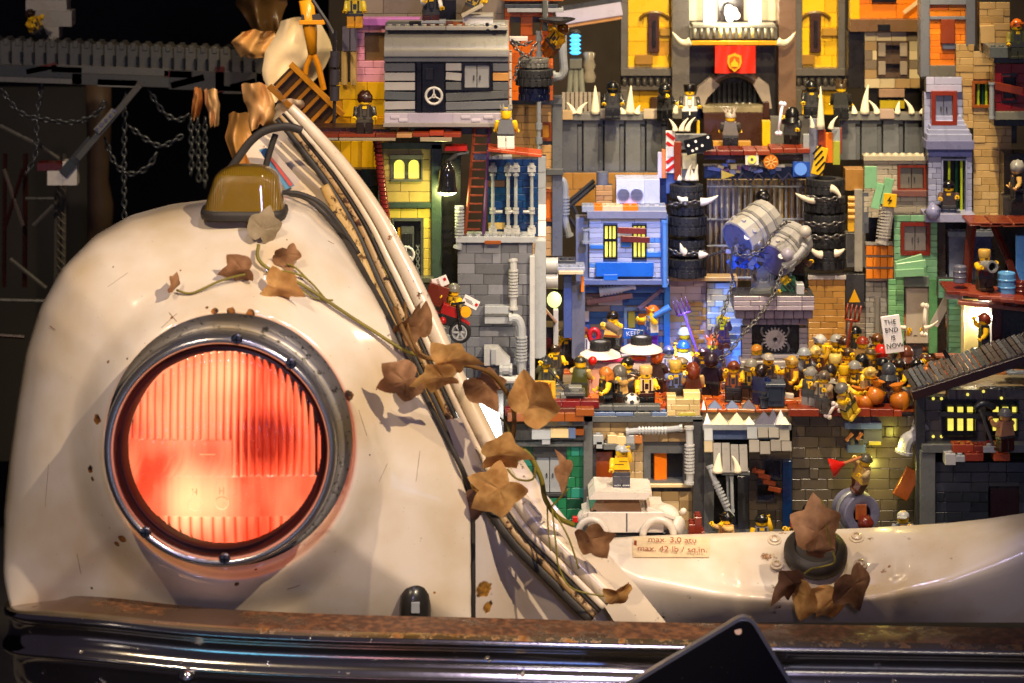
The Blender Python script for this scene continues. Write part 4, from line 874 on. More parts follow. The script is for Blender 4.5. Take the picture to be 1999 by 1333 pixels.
# tan brick house with the open orange shutter
h2 = thing('brick_house', 'tan brick house front with orange shutter in a grey framed window', 'house', P(1250, 1070, 22))
bricks(h2, (1157, 824, 1352, 1075), 22, [('B89C6C', 3), ('9C8258', 2), ('C8AE80', 1)], holes=[(1256, 870, 1348, 952), (1162, 876, 1222, 1075)], lens=(.8, 1.6, 1.6), h=.9)
window(h2, 1256, 870, 1348, 952, 22, 'dark', 'dbg', 14, depth=1.4)
B(h2, 'shutter', 1276, 884, 1302, 940, 22.4, .3, 'orange', yaw=18); B(h2, 'sill', 1250, 945, 1354, 952, 21.5, .8, 'tan'); B(h2, 'door', 1162, 882, 1196, 1060, 22.6, .4, 'A04A1C')
B(h2, 'post', 1156, 876, 1164, 1075, 21.8, .8, 'vdg'); B(h2, 'post', 1352, 818, 1374, 1078, 21.2, 1.6, 'vdg'); B(h2, 'lintel', 1140, 812, 1372, 824, 21.2, 1.6, 'dbg')
plates(h2, 1150, 1360, 812, 21.2, [('dbg', 3), ('sblue', 2), ('vdg', 1), ('B4A844', .7)], lens=(1.6, .8, 2.4))
for x0, y0, x1, y1, c in ((1158, 850, 1178, 868, 'lbg'), (1164, 862, 1176, 876, 'lbg'), (1186, 850, 1204, 866, 'tan'), (1204, 852, 1222, 868, 'tan'), (1222, 850, 1240, 866, 'lbg'), (1238, 850, 1254, 866, 'nougat'), (1178, 866, 1240, 878, 'dbg')): B(h2, 'plate', x0, y0, x1, y1, 21.1, .9, c, studs=1)
a, b = P(1245, 840, 21.3), P(1302, 840, 21.3)
pipe(h2, [(1222, 843, 21.3), (1240, 841, 21.3), (1305, 838, 21.3), (1332, 835, 21.3)], .28, 'lbg', ribs=[(a, b)])
a, b = P(1346, 866, 21.0), P(1346, 925, 21.0)
pipe(h2, [(1345, 832, 21), (1346, 860, 21), (1347, 925, 21), (1345, 945, 21)], .34, 'silver', ribs=[(a, b)])
# step of pale blocks at the edge of the square
bx = thing('brick_block', 'low sand coloured wall block with moulded brick pattern at the front of the square', 'block', P(1335, 808, 21))
bricks(bx, (1302, 779, 1367, 812), 21.2, [('C8AE74', 3), ('tan', 1)], h=.55, lens=(.8, 1.6), back='dtan', gap=.02, rough=.02); B(bx, 'slab', 1335, 766, 1367, 779, 21.6, 1.4, 'F0D890'); B(bx, 'slab', 1302, 772, 1320, 779, 21.6, 1.4, 'D8C080')
# awning house with the teeth
h3 = thing('brick_house', 'dark house front with grey plated awnings and a white toothed roof edge', 'house', P(1460, 1070, 22))
bricks(h3, (1462, 878, 1546, 1075), 22, [('4E4434', 3), ('5E5240', 2), ('3E362A', 1)], holes=[(1492, 898, 1524, 934), (1478, 945, 1512, 978)], h=.9)
window(h3, 1490, 896, 1526, 936, 22, 'dark', 'vdg', 3); window(h3, 1476, 943, 1514, 980, 22, 'dark', 'vdg', 3)
for i, (x, y) in enumerate(((1480, 920), (1492, 930), (1502, 942), (1512, 955))): piece('plank', h3, P(x, y, 21.5), (1.15, .25, .42), 'A0481E', roll=12)
piece('plank', h3, P(1497, 938, 21.7), (3.4, .2, .55), 'rbrown', roll=42)
B(h3, 'post', 1374, 860, 1394, 1075, 21.2, 1.4, 'dbg'); B(h3, 'post', 1528, 900, 1546, 1075, 21.4, 1.2, 'dblue'); B(h3, 'door', 1394, 930, 1462, 1075, 23.4, .5, 'black')
B(h3, 'post', 1440, 930, 1462, 1075, 22, 1, 'vdg')
B(h3, 'beam', 1372, 828, 1545, 840, 20.8, 2.4, 'lbg'); B(h3, 'beam', 1376, 838, 1536, 858, 21.4, 2, 'sblue'); B(h3, 'board', 1378, 800, 1540, 812, 23.2, .8, 'rbrown'); B(h3, 'board', 1392, 802, 1500, 809, 23.0, .8, 'dorange', roll=-3); 
# shingled awning of grey slopes: individual plates tipped towards the street
for r, (xa, xb, y0, y1, Y, c) in enumerate(((1374, 1392, 838, 858, 20.4, 'tan'), (1374, 1392, 862, 884, 20.0, 'A09070'), (1458, 1542, 836, 858, 20.4, '9A9488'), (1462, 1546, 860, 884, 19.8, '908A80'), (1392, 1460, 866, 924, 19.6, '8A8680'))):
    n = max(1, int((xb - xa) / 17))
    for i in range(n):
        x0 = xa + (xb - xa) * i / n; x1 = xa + (xb - xa) * (i + 1) / n
        B(h3, 'shingle', x0 + .6, y0 + RND.choice((0, 0, 3)), x1 - .6, y1 + RND.choice((0, 0, 4, -2)), Y, .35, RND.choice((c, c, 'lbg')), tilt=-24)
for x0, x1, y, h_, c, Y in ((1370, 1378, 800, 18, 'white', 21), (1380, 1412, 800, 17, 'sblue', 22.4), (1414, 1446, 800, 17, 'sblue', 22.4), (1446, 1478, 800, 18, '6A6878', 22.4), (1374, 1388, 828, 20, 'white', 20.8), (1388, 1422, 829, 22, 'cream', 20.8), (1422, 1456, 829, 22, 'cream', 20.8), (1452, 1474, 829, 14, 'cream', 20.8), (1472, 1512, 829, 24, '6A6878', 20.8), (1498, 1522, 826, 26, '6A6878', 21.4), (1514, 1536, 829, 28, 'white', 20.6), (1524, 1542, 829, 14, 'cream', 20.4)):
    a = P(x0, y, Y); b = P(x1, y, Y); t_ = P((x0 + x1) / 2, y - h_, Y); m = MB(); m.add([(a.x, Y, a.z), (b.x, Y, a.z), (b.x, Y + 1, a.z), (a.x, Y + 1, a.z), (t_.x, Y + .5, t_.z)], [(0, 1, 4), (1, 2, 4), (2, 3, 4), (3, 0, 4), (3, 2, 1, 0)]); m.build('tooth', c, h3)
B(h3, 'shelf', 1408, 920, 1464, 928, 19.2, 1.2, 'dbg', studs=1)
spike(1401, 922, 19.3, 1.75, .15, parent=h3, r=.5); spike(1440, 922, 19.3, 1.5, -.5, parent=h3, r=.36)
pipe(h3, [(1385, 908, 19.6), (1392, 930, 19.4), (1415, 985, 19), (1428, 1010, 18.8)], .26, 'lbg', ribs=[(P(1396, 940, 19.3), P(1420, 990, 18.9))])
pipe(h3, [(1420, 928, 20), (1422, 990, 20)], .13, 'lbg'); pipe(h3, [(1428, 928, 19.6), (1430, 1000, 19.4)], .16, 'lbg')
# broad dark tan wall
h4 = thing('brick_wall', 'broad dark tan brick wall lit yellow at one corner, under the crowded square', 'wall', P(1660, 1075, 22))
bricks(h4, (1546, 812, 1790, 1078), 22, [('5A5044', 3), ('665A48', 2), ('4C443A', 1.5)], lens=(1.6, 3.2, 2.4, .8), h=.95, rough=.07, limit=240)
for x0, x1 in ((1540, 1600), (1600, 1660), (1660, 1700), (1700, 1745), (1745, 1762)): B(h4, 'plank', x0, 799 + RND.randint(-2, 2), x1 - 1, 813, 20.9, 2.4, RND.choice(('7A2A14', '6A2412', '8A3418')), roll=RND.uniform(-1.5, 1.5))
for x0, y0, x1, y1, c, Y in ((1650, 826, 1722, 838, 'sblue', 21.2), (1686, 838, 1722, 866, 'dbg', 21.3), (1654, 868, 1690, 884, 'sblue', 21.2), (1660, 858, 1668, 870, 'dbg', 21.2), (1676, 858, 1686, 870, 'dbg', 21.2), (1696, 862, 1720, 869, 'B4A844', 21.1)): B(h4, 'plate', x0, y0, x1, y1, Y, .8, c)
pipe(h4, [(1652, 860, 20.8), (1664, 846, 20.8)], .14, 'nougat', 'lever'); pipe(h4, [(1674, 858, 20.8), (1682, 845, 20.8)], .14, 'nougat', 'lever')
# ribbed street-lamp elbow at the corner
pipe(h4, [(1798, 830, 21), (1786, 850, 20.4), (1770, 860, 20), (1764, 885, 20)], .65, 'silver', 'elbow')
plamp('wall_lamp', P(1756, 868, 19.6), 420, (1, .85, .12), .3); plamp('wall_lamp', P(1716, 930, 19.6), 420, (1, .86, .15), .3)
B(h4, 'plank', 1756, 915, 1786, 975, 20.2, .5, '8A4418', roll=28)
# ------------------------------------------------------------------ right: dark house with sloping roof
h5 = thing('toy_house', 'dark grey house with sloping slatted roof and lit yellow barred windows', 'house', P(1900, 1075, 20))
bricks(h5, (1806, 760, 2080, 882), 20.5, [('544E4C', 3), ('5C5654', 2), ('484442', 1)], holes=[(1840, 780, 1905, 852), (1926, 780, 1986, 852), (1806, 758, 1850, 775)], lens=(2.4, 3.2, 1.6))
for x0, x1 in ((1838, 1907), (1926, 1988)):
    window(h5, x0, 780, x1, 854, 20.4, 'dark', 'black', 3)
    for i in range(3):
        for j, (ya, yb) in enumerate(((794, 804), (817, 840))):
            xx = x0 + 12 + i * 19; MB().box(P(xx, 0, 21).x, P(xx + 11, 0, 21).x, 20.9, 21.0, P(0, yb, 21).z, P(0, ya, 21).z).build('pane', mat('lit_pane', (.95, .85, .12), .4, emit=.9, ecol=(1, .86, .12), vary=.3, vscale=1), h5)
    piece('board', h5, P((x0 + x1) / 2, 810, 20.0), (3.6, .2, .45), 'vdg', roll=4)
for (x, y) in ((1822, 778), (1838, 778), (1889, 770), (1920, 764), (1955, 777), (1822, 852), (1838, 852)): MB().cyl(P(x, y, 20.45), P(x, y, 20.3), .14, 8).build('stud', mat('lit_pane', 'lime', .4), h5)
B(h5, 'post', 1788, 775, 1806, 1075, 19.6, 1.4, 'vdg'); B(h5, 'post', 1796, 880, 1826, 1075, 19.2, 2, 'dbg'); B(h5, 'ledge', 1800, 868, 2080, 884, 19.0, 2.2, 'dbg')
bricks(h5, (1826, 902, 2080, 1078), 20, [('2E3238', 3), ('363A44', 2), ('24282E', 2)], lens=(1.6, 3.2), holes=[(1930, 950, 1990, 1078)], h=.9)
B(h5, 'door', 1932, 950, 1990, 1075, 20.4, .4, '2A0E0C')
a, b = Vector(P(1780, 764, 18.4)), Vector(P(2090, 664, 18.4)); ddr = (b - a); ang = -math.degrees(math.atan2(ddr.z, ddr.x))
n = 30
for i in range(n):      # ribbed roof slats, one after another up the slope
    p = a + ddr * (i + .5) / n; piece('slat', h5, p + Vector((0, 3.0, .25 + RND.uniform(-.06, .06))), (ddr.length / n * .8, 5.8 + RND.uniform(-.3, .3), .28), RND.choice(('44474A', '5A5E62', '3A3632', '524C48')), roll=ang - 14, tilt=4)
piece('fascia', h5, (a + b) / 2 + Vector((0, 0, -.35)), (ddr.length, .9, .8), '2A1410', roll=ang)
for x0, x1, y0, y1, c, Y in ((1860, 1900, 868, 884, '9A3A1C', 18.2), (1900, 1930, 870, 884, '7A2A18', 18.2), (1930, 1960, 868, 882, 'dred', 18.2), (1845, 1866, 886, 908, 'silver', 17.8), (1866, 1884, 890, 902, 'lbg', 17.8), (1884, 1920, 886, 900, '8A3018', 17.8), (1920, 1944, 872, 884, 'lbg', 17.9), (1940, 1972, 886, 900, 'B04A1C', 17.8)): B(h5, 'plate', x0, y0, x1, y1, Y, 1.6, c, studs=1)
# things in the lower street ------------------------------------------------
tc = thing('toy_car', 'small white toy car with sloping tinted windscreen and bare ring wheel arches', 'toy car', P(1225, 1058, 15))
Yc = 15.0; Wc = 'D8CEC2'
B(tc, 'body', 1148, 1000, 1296, 1040, Yc, 5.5, Wc)
m = MB(); a0 = [P(x, y, Yc + .4) for x, y in ((1148, 1002), (1254, 1002), (1246, 972), (1166, 972))]; m.prism([(q.x, q.z) for q in a0], Yc + .2, Yc + 4.8); m.build('windscreen', mat('tinted_glass', (.25, .14, .08), .08, trans=.35, coat=.6), tc)
m = MB(); a0 = [(P(x, y, Yc)) for x, y in ((1150, 974), (1262, 974), (1270, 962), (1162, 958))]; m.prism([(q.x, q.z) for q in a0], Yc - .2, Yc + 5); m.build('roof', Wc, tc)
piece('roof_panel', tc, P(1222, 955, Yc + 2.6) + Vector((0, 0, .1)), (4.4, 4.6, .35), Wc)
for px in (1285,): MB().tube([P(px + 30 * math.cos(t), 1046 + 32 * math.sin(t) * -1, Yc - .5) for t in [PI * k / 14 for k in range(15)]], .32, 8).build('wheel_arch', Wc, tc, smooth=True); 
MB().tube([P(1155 + 28 * math.cos(t), 1046 - 32 * math.sin(t), Yc - .5) for t in [PI * k / 14 for k in range(15)]], .3, 8).build('wheel_arch', Wc, tc, smooth=True)
m = MB(); m.sph(P(1296, 1010, Yc + 2), 1.35, 18, sx=1.1, sz=.85, sy=1.4); m.build('fender', Wc, tc, smooth=True)
m = MB(); m.lathe(P(1318, 1026, Yc + 1.2), (.8, -.5, .1), [(0, -.8), (.8, -.8), (.85, .5), (.7, .65), (0, .65)], 18); m.build('headlight', Wc, tc, smooth=True)
m = MB(); m.sph(P(1148, 1010, Yc + 2), 1.0, 18, sz=.8, sy=1.3); m.build('fender', Wc, tc, smooth=True)
piece('bonnet', tc, P(1288, 992, Yc + 2), (2.6, 3.6, .35), Wc, roll=18); piece('bonnet', tc, P(1150, 992, Yc + 2), (1.3, 3.6, .35), Wc, roll=-22)
m = MB(); m.sph(P(1334, 998, Yc + 1.5), .32, 10); m.build('mirror', Wc, tc, smooth=True); B(tc, 'door_seam', 1222, 1002, 1225, 1038, Yc - .03, .1, 'dbg'); B(tc, 'sill', 1148, 1040, 1300, 1056, Yc + .3, 5, 'vdg')
B(tc, 'tail_lamp', 1118, 1010, 1128, 1020, Yc, .6, 'red')
cr = thing('brick_stack', 'small reddish studded plates stacked beside the white toy car', 'brick stack', P(1358, 1052, 16))
for x0, y0, x1, y1 in ((1345, 1024, 1358, 1040), (1356, 1010, 1370, 1040), (1344, 1038, 1376, 1052)): B(cr, 'plate', x0, y0, x1, y1, 16, 1.6, '7A2C1C', studs=2)
# barrel with ring face under the lunging figure
br = thing('barrel', 'big grey ring-ended barrel lying on the street', 'barrel', P(1677, 1040, 17)); c = P(1683, 1004, 16.5); d = Vector((-.35, 1, .0)).normalized()
MB().lathe(c, d, [(.85, .4), (.85, 0), (1.0, -.08), (1.65, -.08), (1.75, .05), (1.75, 2.6), (1.6, 2.7), (0, 2.7)], 28).build('shell', '74748C', br, angle=35); MB().lathe(c, d, [(0, .5), (.86, .5), (.86, .6)], 20).build('bore', 'black', br)
B(br, 'plate', 1670, 985, 1692, 1015, 16.2, .8, 'A0501E'); MB().lathe(c + d * 1.3, d, [(1.78, -.2), (1.86, -.1), (1.86, .2), (1.78, .3)], 28).build('band', 'lbg', br, angle=35)
fb = 'toy figures in the lower street'
fig(1213, 950, 17.0, 'bare-chested toy figure with a crossbelt standing on the roof of the white toy car', ('cap', 'lbg'), 'skin', '4A4A52', arms=(20, 150), bare=True, pattern='5A3A28', group=fb, head=20)
fig(1418, 1082, 16.5, 'toy figure holding tall corrugated pipes like a weapon by the dark doorway', ('short', 'black'), 'D8A868', 'rbrown', arms=(80, 95), yaw=-60, pattern='nougat', group=fb, arm='D8B070')
fig(1487, 1086, 16.5, 'dark-haired toy figure in a grey vest raising one fist in the lower street', ('short', 'black'), '8A8A90', 'vdg', arms=(10, 165), group=fb, arm='skin')
redh = fig(1556, 1090, 15.8, 'red-haired toy figure with a bone tied in the hair stretching out a hand', ('long', 'D0501A'), '3A3A40', 'vdg', arms=(85, 20), yaw=-30, group=fb, arm='skin')
MB().tube([P(1545, 978, 15.2), P(1556, 984, 15.1), P(1572, 996, 15.1)], [.2, .13, .2], 8).sph(P(1543, 974, 15.2), .24).sph(P(1548, 982, 15.2), .22).sph(P(1574, 993, 15.1), .24).sph(P(1569, 1001, 15.1), .22).build('hair_bone', 'white', None, smooth=True)
attach(bpy.data.objects['hair_bone'], redh)
fig(1580, 1066, 17.5, 'black-haired toy figure peering out just behind the red-haired one', ('short', 'black'), 'tan', 'vdg', arms=(30, 30), yaw=20, group=fb)
fig(1763, 1080, 16.5, 'toy figure in a silver cap and grey coat under the hanging brown plank', ('cap', 'silver'), '8C8C94', 'vdg', arms=(30, 80), group=fb, yaw=-15)
fig(1690, 1096, 15.6, 'toy figure of which only curly red-brown hair shows before the barrel', ('afro', '6A2414'), 'rbrown', 'rbrown', group=fb)
f = fig(1672, 958, 17.2, 'toy figure in a knitted beanie lunging off the barrel with a red plunger', ('beanie', '4E4A3A'), 'B89A6C', '5A3020', arms=(110, 60), yaw=-55, lean=0, tilt=22, group=fb, arm='B8A070', stride=-20, pattern='D8B040')
pl_ = thing('plunger', 'red rubber plunger on a tan handle held out over the street', 'plunger', P(1650, 905, 16)); c = P(1640, 907, 16); d = Vector((1, 0, .35)).normalized()
MB().lathe(c - d * .9, d, [(.82, 0), (.86, .06), (.7, .45), (.3, .95), (.2, 1.3), (0, 1.3)], 20).build('cup', 'red', pl_, angle=40); MB().cyl(c + d * .2, c + d * 2.0, .15, 8).build('handle', 'nougat', pl_)
f = fig(1962, 880, 17.2, 'toy figure with grey helmet and tan backpack swinging a pickaxe', ('helm', '6A6A6A'), 'B88460', '3A1A14', yaw=-150, arms=(60, 80), group=fb, skin='D89A60')
pk = thing('pickaxe', 'dark pickaxe raised beside the lit barred window', 'pickaxe', P(1930, 840, 16.6)); MB().cyl(P(1914, 800, 16.6), P(1938, 868, 16.6), .13, 8).build('handle', '4A4A50', pk)
MB().tube(smooth([P(1902, 800, 16.6), P(1912, 790, 16.6), P(1926, 789, 16.6), P(1944, 797, 16.6)], 4), [.1] + [.3] * 11 + [.1], 8).build('blade', '222428', pk, smooth=True)
# ================================================================== middle of the city
def yz(py): return Yon(py, ZP)
# grey rock wall with the vents, behind the mail rider
g1 = thing('rock_wall', 'tall grey moulded-brick wall with vents and curved pipes beside the mail rider', 'wall', P(968, 770, 27))
bricks(g1, (893, 474, 1040, 800), 27, [('6C6E74', 4), ('5E6064', 2), ('7C7E84', 2)], lens=(1.6, 3.2, 2.4, .8), h=.95, rough=.04, limit=200)
B(g1, 'coping', 890, 462, 1044, 474, 26.6, 3, 'lbg', studs=1); B(g1, 'coping', 946, 470, 978, 477, 26.4, .6, 'dorange'); B(g1, 'post', 1034, 500, 1044, 760, 26.4, 1.2, 'silver', studs=0); B(g1, 'post', 1044, 470, 1066, 700, 27.4, 2, 'lbg')
B(g1, 'buttress', 850, 640, 893, 800, 27.4, 3, '55575A'); B(g1, 'buttress', 862, 655, 880, 672, 26.8, 1, 'lbg'); B(g1, 'vent_box', 946, 598, 998, 632, 26, 1.4, 'lbg'); B(g1, 'vent_box', 946, 612, 994, 618, 25.9, .2, 'dbg')
pipe(g1, [(1001, 505, 26.2), (1002, 520, 26.1), (1002, 585, 26.1), (1002, 605, 26)], .34, 'silver', ribs=[(P(1002, 525, 26.1), P(1002, 580, 26.1))])
pipe(g1, [(994, 622, 25.6), (1008, 621, 25.6), (1016, 632, 25.6), (1018, 655, 25.6), (1018, 715, 25.6), (1018, 735, 25.6), (1008, 741, 25.6), (985, 741, 25.6)], .40, 'lbg', ribs=[(P(1018, 655, 25.6), P(1018, 705, 25.6))])
MB().prism([(P(x, y, 25).x, P(x, y, 25).z) for x, y in ((945, 745), (945, 680), (972, 680), (996, 704), (996, 712), (945, 714))][::1], 25, 26.8).build('duct', 'silver', g1); B(g1, 'duct', 958, 682, 968, 712, 24.8, .4, 'lbg'); B(g1, 'duct', 945, 714, 975, 750, 25.4, 1.2, 'dbg')
pipe(g1, [(975, 722, 25), (1000, 722, 25)], .45, 'lbg'); pipe(g1, [(975, 742, 24.6), (1012, 742, 24.6)], .35, 'silver')
# blue clad house above it with white standpipes
h6 = thing('brick_house', 'dark blue clad upper house with four white standpipes across its front', 'house', P(1010, 465, 30))
bricks(h6, (953, 310, 1050, 462), 30, [('dblue', 6), ('C8A868', 1), ('dorange', .6), ('0C3A6A', 2), ('5C4030', .5)], h=.64, lens=(.8, 1.6, 3.2)); bricks(h6, (1050, 305, 1066, 462), 30.2, [('lbg', 3), ('white', 1)], h=1.6, lens=(1.6,))
for x in (962, 992, 1007, 1038):
    pipe(h6, [(x, 318, 29.2), (x, 455, 29.2)], .17, 'lbg', 'standpipe'); q = MB()
    for y in (322, 338, 405, 412, 440, 452): q.cyl(P(x, y, 29.2), P(x, y + 5, 29.2), .3, 10)
    for y in (330, 450): a = P(x, y, 29.2); q.box(a.x - .38, a.x + .38, 29.0, 29.5, a.z - .25, a.z + .25)
    a = P(x, 413, 29.2); q.cyl(a, a + Vector((.9 if x < 1000 else -.8, -.1, 0)), .15, 8); q.build('fitting', 'silver', h6, angle=35)
# ladder
ld = thing('ladder', 'leaning red-brown ladder before the dark blue clad house', 'ladder', P(930, 458, 27.6))
for xa, xb, c in ((928, 908, '7A3A22'), (956, 944, '5A3A6A')): MB().tube([P(xa, 235, 27.6), P(xb, 458, 27.2)], .16, 6).build('rail', c, ld)
for i in range(13): y = 248 + i * 16.6; t = (y - 235) / 223; piece('rung', ld, P(928 + (-20) * t + 14 - 0 * t, y, 27.4), (1.35, .3, .16), '7A3A22')
# shed roof and its dark door
sh = thing('plank_shed', 'little shed with a steep brown plank roof and dark red door', 'shed', P(1065, 765, 33))
for i in range(7): piece('plank', sh, P(1062, 622, 32) + Vector((0, -.9 + i * .55, 1.2 - i * .1)), (3.6, .5, .2), RND.choice(('8A6A58', '7A5A48', '9A7A68')), roll=50, tilt=0)
B(sh, 'gable', 1040, 640, 1088, 760, 34, .6, '3A3636'); B(sh, 'door', 1052, 660, 1078, 762, 33.4, .5, '4A1410'); piece('knob', sh, P(1075, 704, 33), (.4, .4, .4), 'rbrown'); B(sh, 'frame', 1080, 605, 1090, 760, 33, 1, 'silver')
piece('plank', sh, P(1050, 603, 30.5), (1.9, 1.2, .35), '9A6A4A', roll=35)
# white drums and little bridge
dr = thing('silo', 'pair of grey ribbed half drums stacked beside the grey wall', 'silo', P(1078, 565, 32))
for y in (518, 548): MB().cyl(P(1066, y, 32), P(1088, y, 32), .68 + .05, 20).cyl(P(1087, y, 32), P(1089, y, 32), .78, 20).build('drum', 'silver', dr, angle=35)
bd = thing('footbridge', 'small grey studded footbridge between the drums and the blue-lit house', 'footbridge', P(1115, 535, 38))
B(bd, 'deck', 1088, 522, 1142, 530, 37, 3, 'lbg', studs=1); B(bd, 'deck', 1090, 508, 1124, 522, 39, 2, 'vdg', studs=1); plates(bd, 1090, 1140, 536, 36.6, [('lbg', 1), ('tan', 1)]); B(bd, 'post', 1100, 536, 1116, 660, 38, 2, '4A5A8C'); B(bd, 'post', 1116, 556, 1142, 700, 38.5, 2, '6A6C78'); B(bd, 'panel', 1134, 540, 1140, 570, 37.6, .5, 'orange')
MB().sph(P(1082, 585, 34), .7, 14, sz=1.1).build('lamp_globe', mat('greenish_lamp', (.8, .9, .3), .3, emit=1.2, ecol=(.8, .95, .35)), bd, smooth=True)
# blue-lit corner house, white siding patched with blue
h7 = thing('brick_house', 'white sided house with blue patches, lit yellow windows and two brown boards', 'house', P(1225, 548, 42))
B(h7, 'post', 1124, 425, 1150, 560, 42.6, 2, '74788A')
bricks(h7, (1150, 426, 1290, 542), 42, [('C4C8D8', 8), ('mblue', 1), ('B4B8C8', 3)], h=.5, lens=(1.6, 3.2, 2.4), holes=[(1178, 438, 1205, 505), (1234, 438, 1262, 505)], back='sblue', rough=.02, limit=260)
window(h7, 1178, 438, 1205, 505, 42, 'litbars', 'black', 3); window(h7, 1234, 438, 1262, 505, 42, 'litbars', 'black', 3)
piece('board', h7, P(1233, 450, 41.3), (2.7, .3, .6), '7A2E24', roll=2); piece('board', h7, P(1240, 467, 41.2), (2.8, .3, .6), '6E2A20', roll=3)
B(h7, 'panel', 1163, 512, 1276, 540, 41.4, .4, '1E6CD0'); B(h7, 'panel', 1178, 536, 1206, 548, 41.2, .4, '1E6CD0'); B(h7, 'panel', 1212, 462, 1232, 482, 41.7, .4, '3A7CD0'); B(h7, 'panel', 1152, 478, 1178, 486, 41.7, .4, '3A7CD0'); B(h7, 'panel', 1262, 492, 1292, 502, 41.6, .4, '3A7CD0')
B(h7, 'cornice', 1146, 412, 1302, 427, 41.4, 2.4, '7E8090'); B(h7, 'base', 1140, 546, 1306, 556, 41.2, 3, '6A7AA8'); B(h7, 'post', 1290, 420, 1304, 545, 41.6, 2, '5A80C0'); pipe(h7, [(1297, 430, 41), (1298, 560, 41)], .22, 'mblue'); pipe(h7, [(1143, 445, 41.4), (1143, 475, 41.4)], .3, 'lbg')
for x0, x1, c in ((1160, 1176, 'orange'), (1216, 1246, 'orange'), (1136, 1160, 'lbg'), (1176, 1216, 'tan'), (1246, 1300, 'lbg')): B(h7, 'plate', x0, 402, x1, 414, 41.6, 2, c, studs=1)
# roof unit and chimney
rc = thing('roof_unit', 'pale air unit with two round grilles on the roof of the white sided house', 'air unit', P(1245, 402, 43))
B(rc, 'body', 1203, 350, 1258, 397, 43, 3, 'C8CCE0'); B(rc, 'body', 1258, 350, 1288, 397, 43.1, 3, 'C8CCE0')
for x in (1217, 1243):
    c = P(x, 380, 42.95); MB().lathe(c, (0, -1, 0), [(.66, 0), (.66, .1), (.58, .12)], 24).build('grille', '9A9EB4', rc)
    q = MB()
    for k in range(9): w_ = math.sqrt(max(0, .34 - ((k - 4) * .13) ** 2)); q.box(c.x - w_, c.x + w_, 42.82, 42.9, c.z + (k - 4) * .13 - .03, c.z + (k - 4) * .13 + .03)
    q.build('grille', '6A6E84', rc)
ch = thing('brick_chimney', 'short tan brick chimney with grey drum on top beside the pale air unit', 'chimney', P(1178, 402, 45)); bricks(ch, (1163, 362, 1196, 402), 45, [('B88A50', 3), ('A87A48', 1)], h=.55, lens=(.8, 1.6)); MB().cyl(P(1176, 362, 46), P(1176, 335, 46), .6, 18).build('drum', '6E7078', ch, angle=35)
wl = thing('brick_wall', 'low ochre tiled wall under the long grey corrugated wall', 'wall', P(1200, 400, 56)); bricks(wl, (1095, 337, 1302, 402), 56, [('B8843C', 4), ('A87838', 1)], h=1.6, lens=(3.2, 2.4, 4.0), rough=.02)
# dark gear truss beside it
ts_ = thing('truss', 'dark sloping lattice truss beside the ochre wall', 'truss', P(1130, 400, 50))
for a, b in (((1110, 405), (1162, 360)), ((1108, 396), (1160, 352)), ((1112, 425), (1140, 470)), ((1118, 400), (1135, 440))): MB().tube([P(*a, 50), P(*b, 50)], .22, 6).build('strut', 'vdg', ts_)
pipe(ts_, [(1084, 352, 48), (1098, 352, 48), (1103, 366, 48), (1103, 390, 48), (1103, 425, 48), (1108, 450, 48), (1112, 462, 48)], .35, 'lbg', ribs=[(P(1103, 382, 48), P(1103, 420, 48))])
# tan tower behind with tall pipe and orange window
h8 = thing('brick_house', 'narrow tan tower with a small orange window and a tall white pipe before it', 'house', P(1050, 500, 46))
bricks(h8, (994, 196, 1078, 500), 46, [('D0A060', 4), ('C89858', 2)], h=.72, lens=(2.4, 3.2, 4.0), holes=[(1056, 238, 1078, 274), (1062, 372, 1082, 430)], limit=200)
window(h8, 1054, 238, 1078, 275, 46, 'panel', '8A4010', 5, 'blo'); window(h8, 1060, 370, 1086, 432, 46, 'panel', 'B05414', 5, 'orange'); B(h8, 'frame', 1078, 190, 1098, 500, 45.6, 2, '66686C'); B(h8, 'frame', 994, 190, 1098, 204, 45.4, 2, '66686C'); B(h8, 'lintel', 1066, 330, 1100, 342, 45.2, 1, 'dbg')
pipe(h8, [(1052, 60, 40), (1052, 310, 40)], .22, 'lbg', ribs=None)
for y in (68, 100, 240, 268): MB().cyl(P(1052, y, 40), P(1052, y + 12, 40), .36, 12).build('fitting', 'lbg', h8, angle=35)
pipe(h8, [(1098, 60, 44), (1099, 110, 44), (1101, 135, 44), (1095, 148, 44), (1080, 149, 44)], .42, 'lbg')
# lower blue wall and door behind the overturned car
h9 = thing('brick_wall', 'blue splashed brick wall with a light blue latticed door', 'wall', P(1225, 700, 46))
bricks(h9, (1128, 560, 1306, 705), 46, [('2E62B0', 3), ('5A7CC0', 2), ('8A7C80', 2), ('A08868', 1.5), ('C4C8D8', 1)], h=.6, lens=(1.6, 2.4, .8), rough=.05)
window(h9, 1218, 600, 1278, 700, 45.8, 'panel', '7AA8E8', 6, '5A94D8'); B(h9, 'panel', 1226, 608, 1240, 640, 45.9, .3, 'B4B450'); B(h9, 'panel', 1246, 612, 1266, 634, 45.9, .3, 'C87830'); B(h9, 'post', 1296, 560, 1308, 690, 45, 1, '2E72D0'); B(h9, 'canopy', 1136, 560, 1300, 572, 44, 3, '3A66B0')
pipe(h9, [(1170, 570, 43), (1215, 562, 43), (1240, 556, 43)], .35, 'B4C4E4', ribs=[(P(1172, 569, 43), P(1215, 562, 43))]); piece('plank', h9, P(1190, 583, 44), (4.5, .3, .5), '9A7A88', roll=-8); piece('plank', h9, P(1270, 583, 44), (3.0, .3, .4), '8A7A98', roll=-40); B(h9, 'panel', 1133, 608, 1150, 628, 45.6, .4, 'D8D4E0')
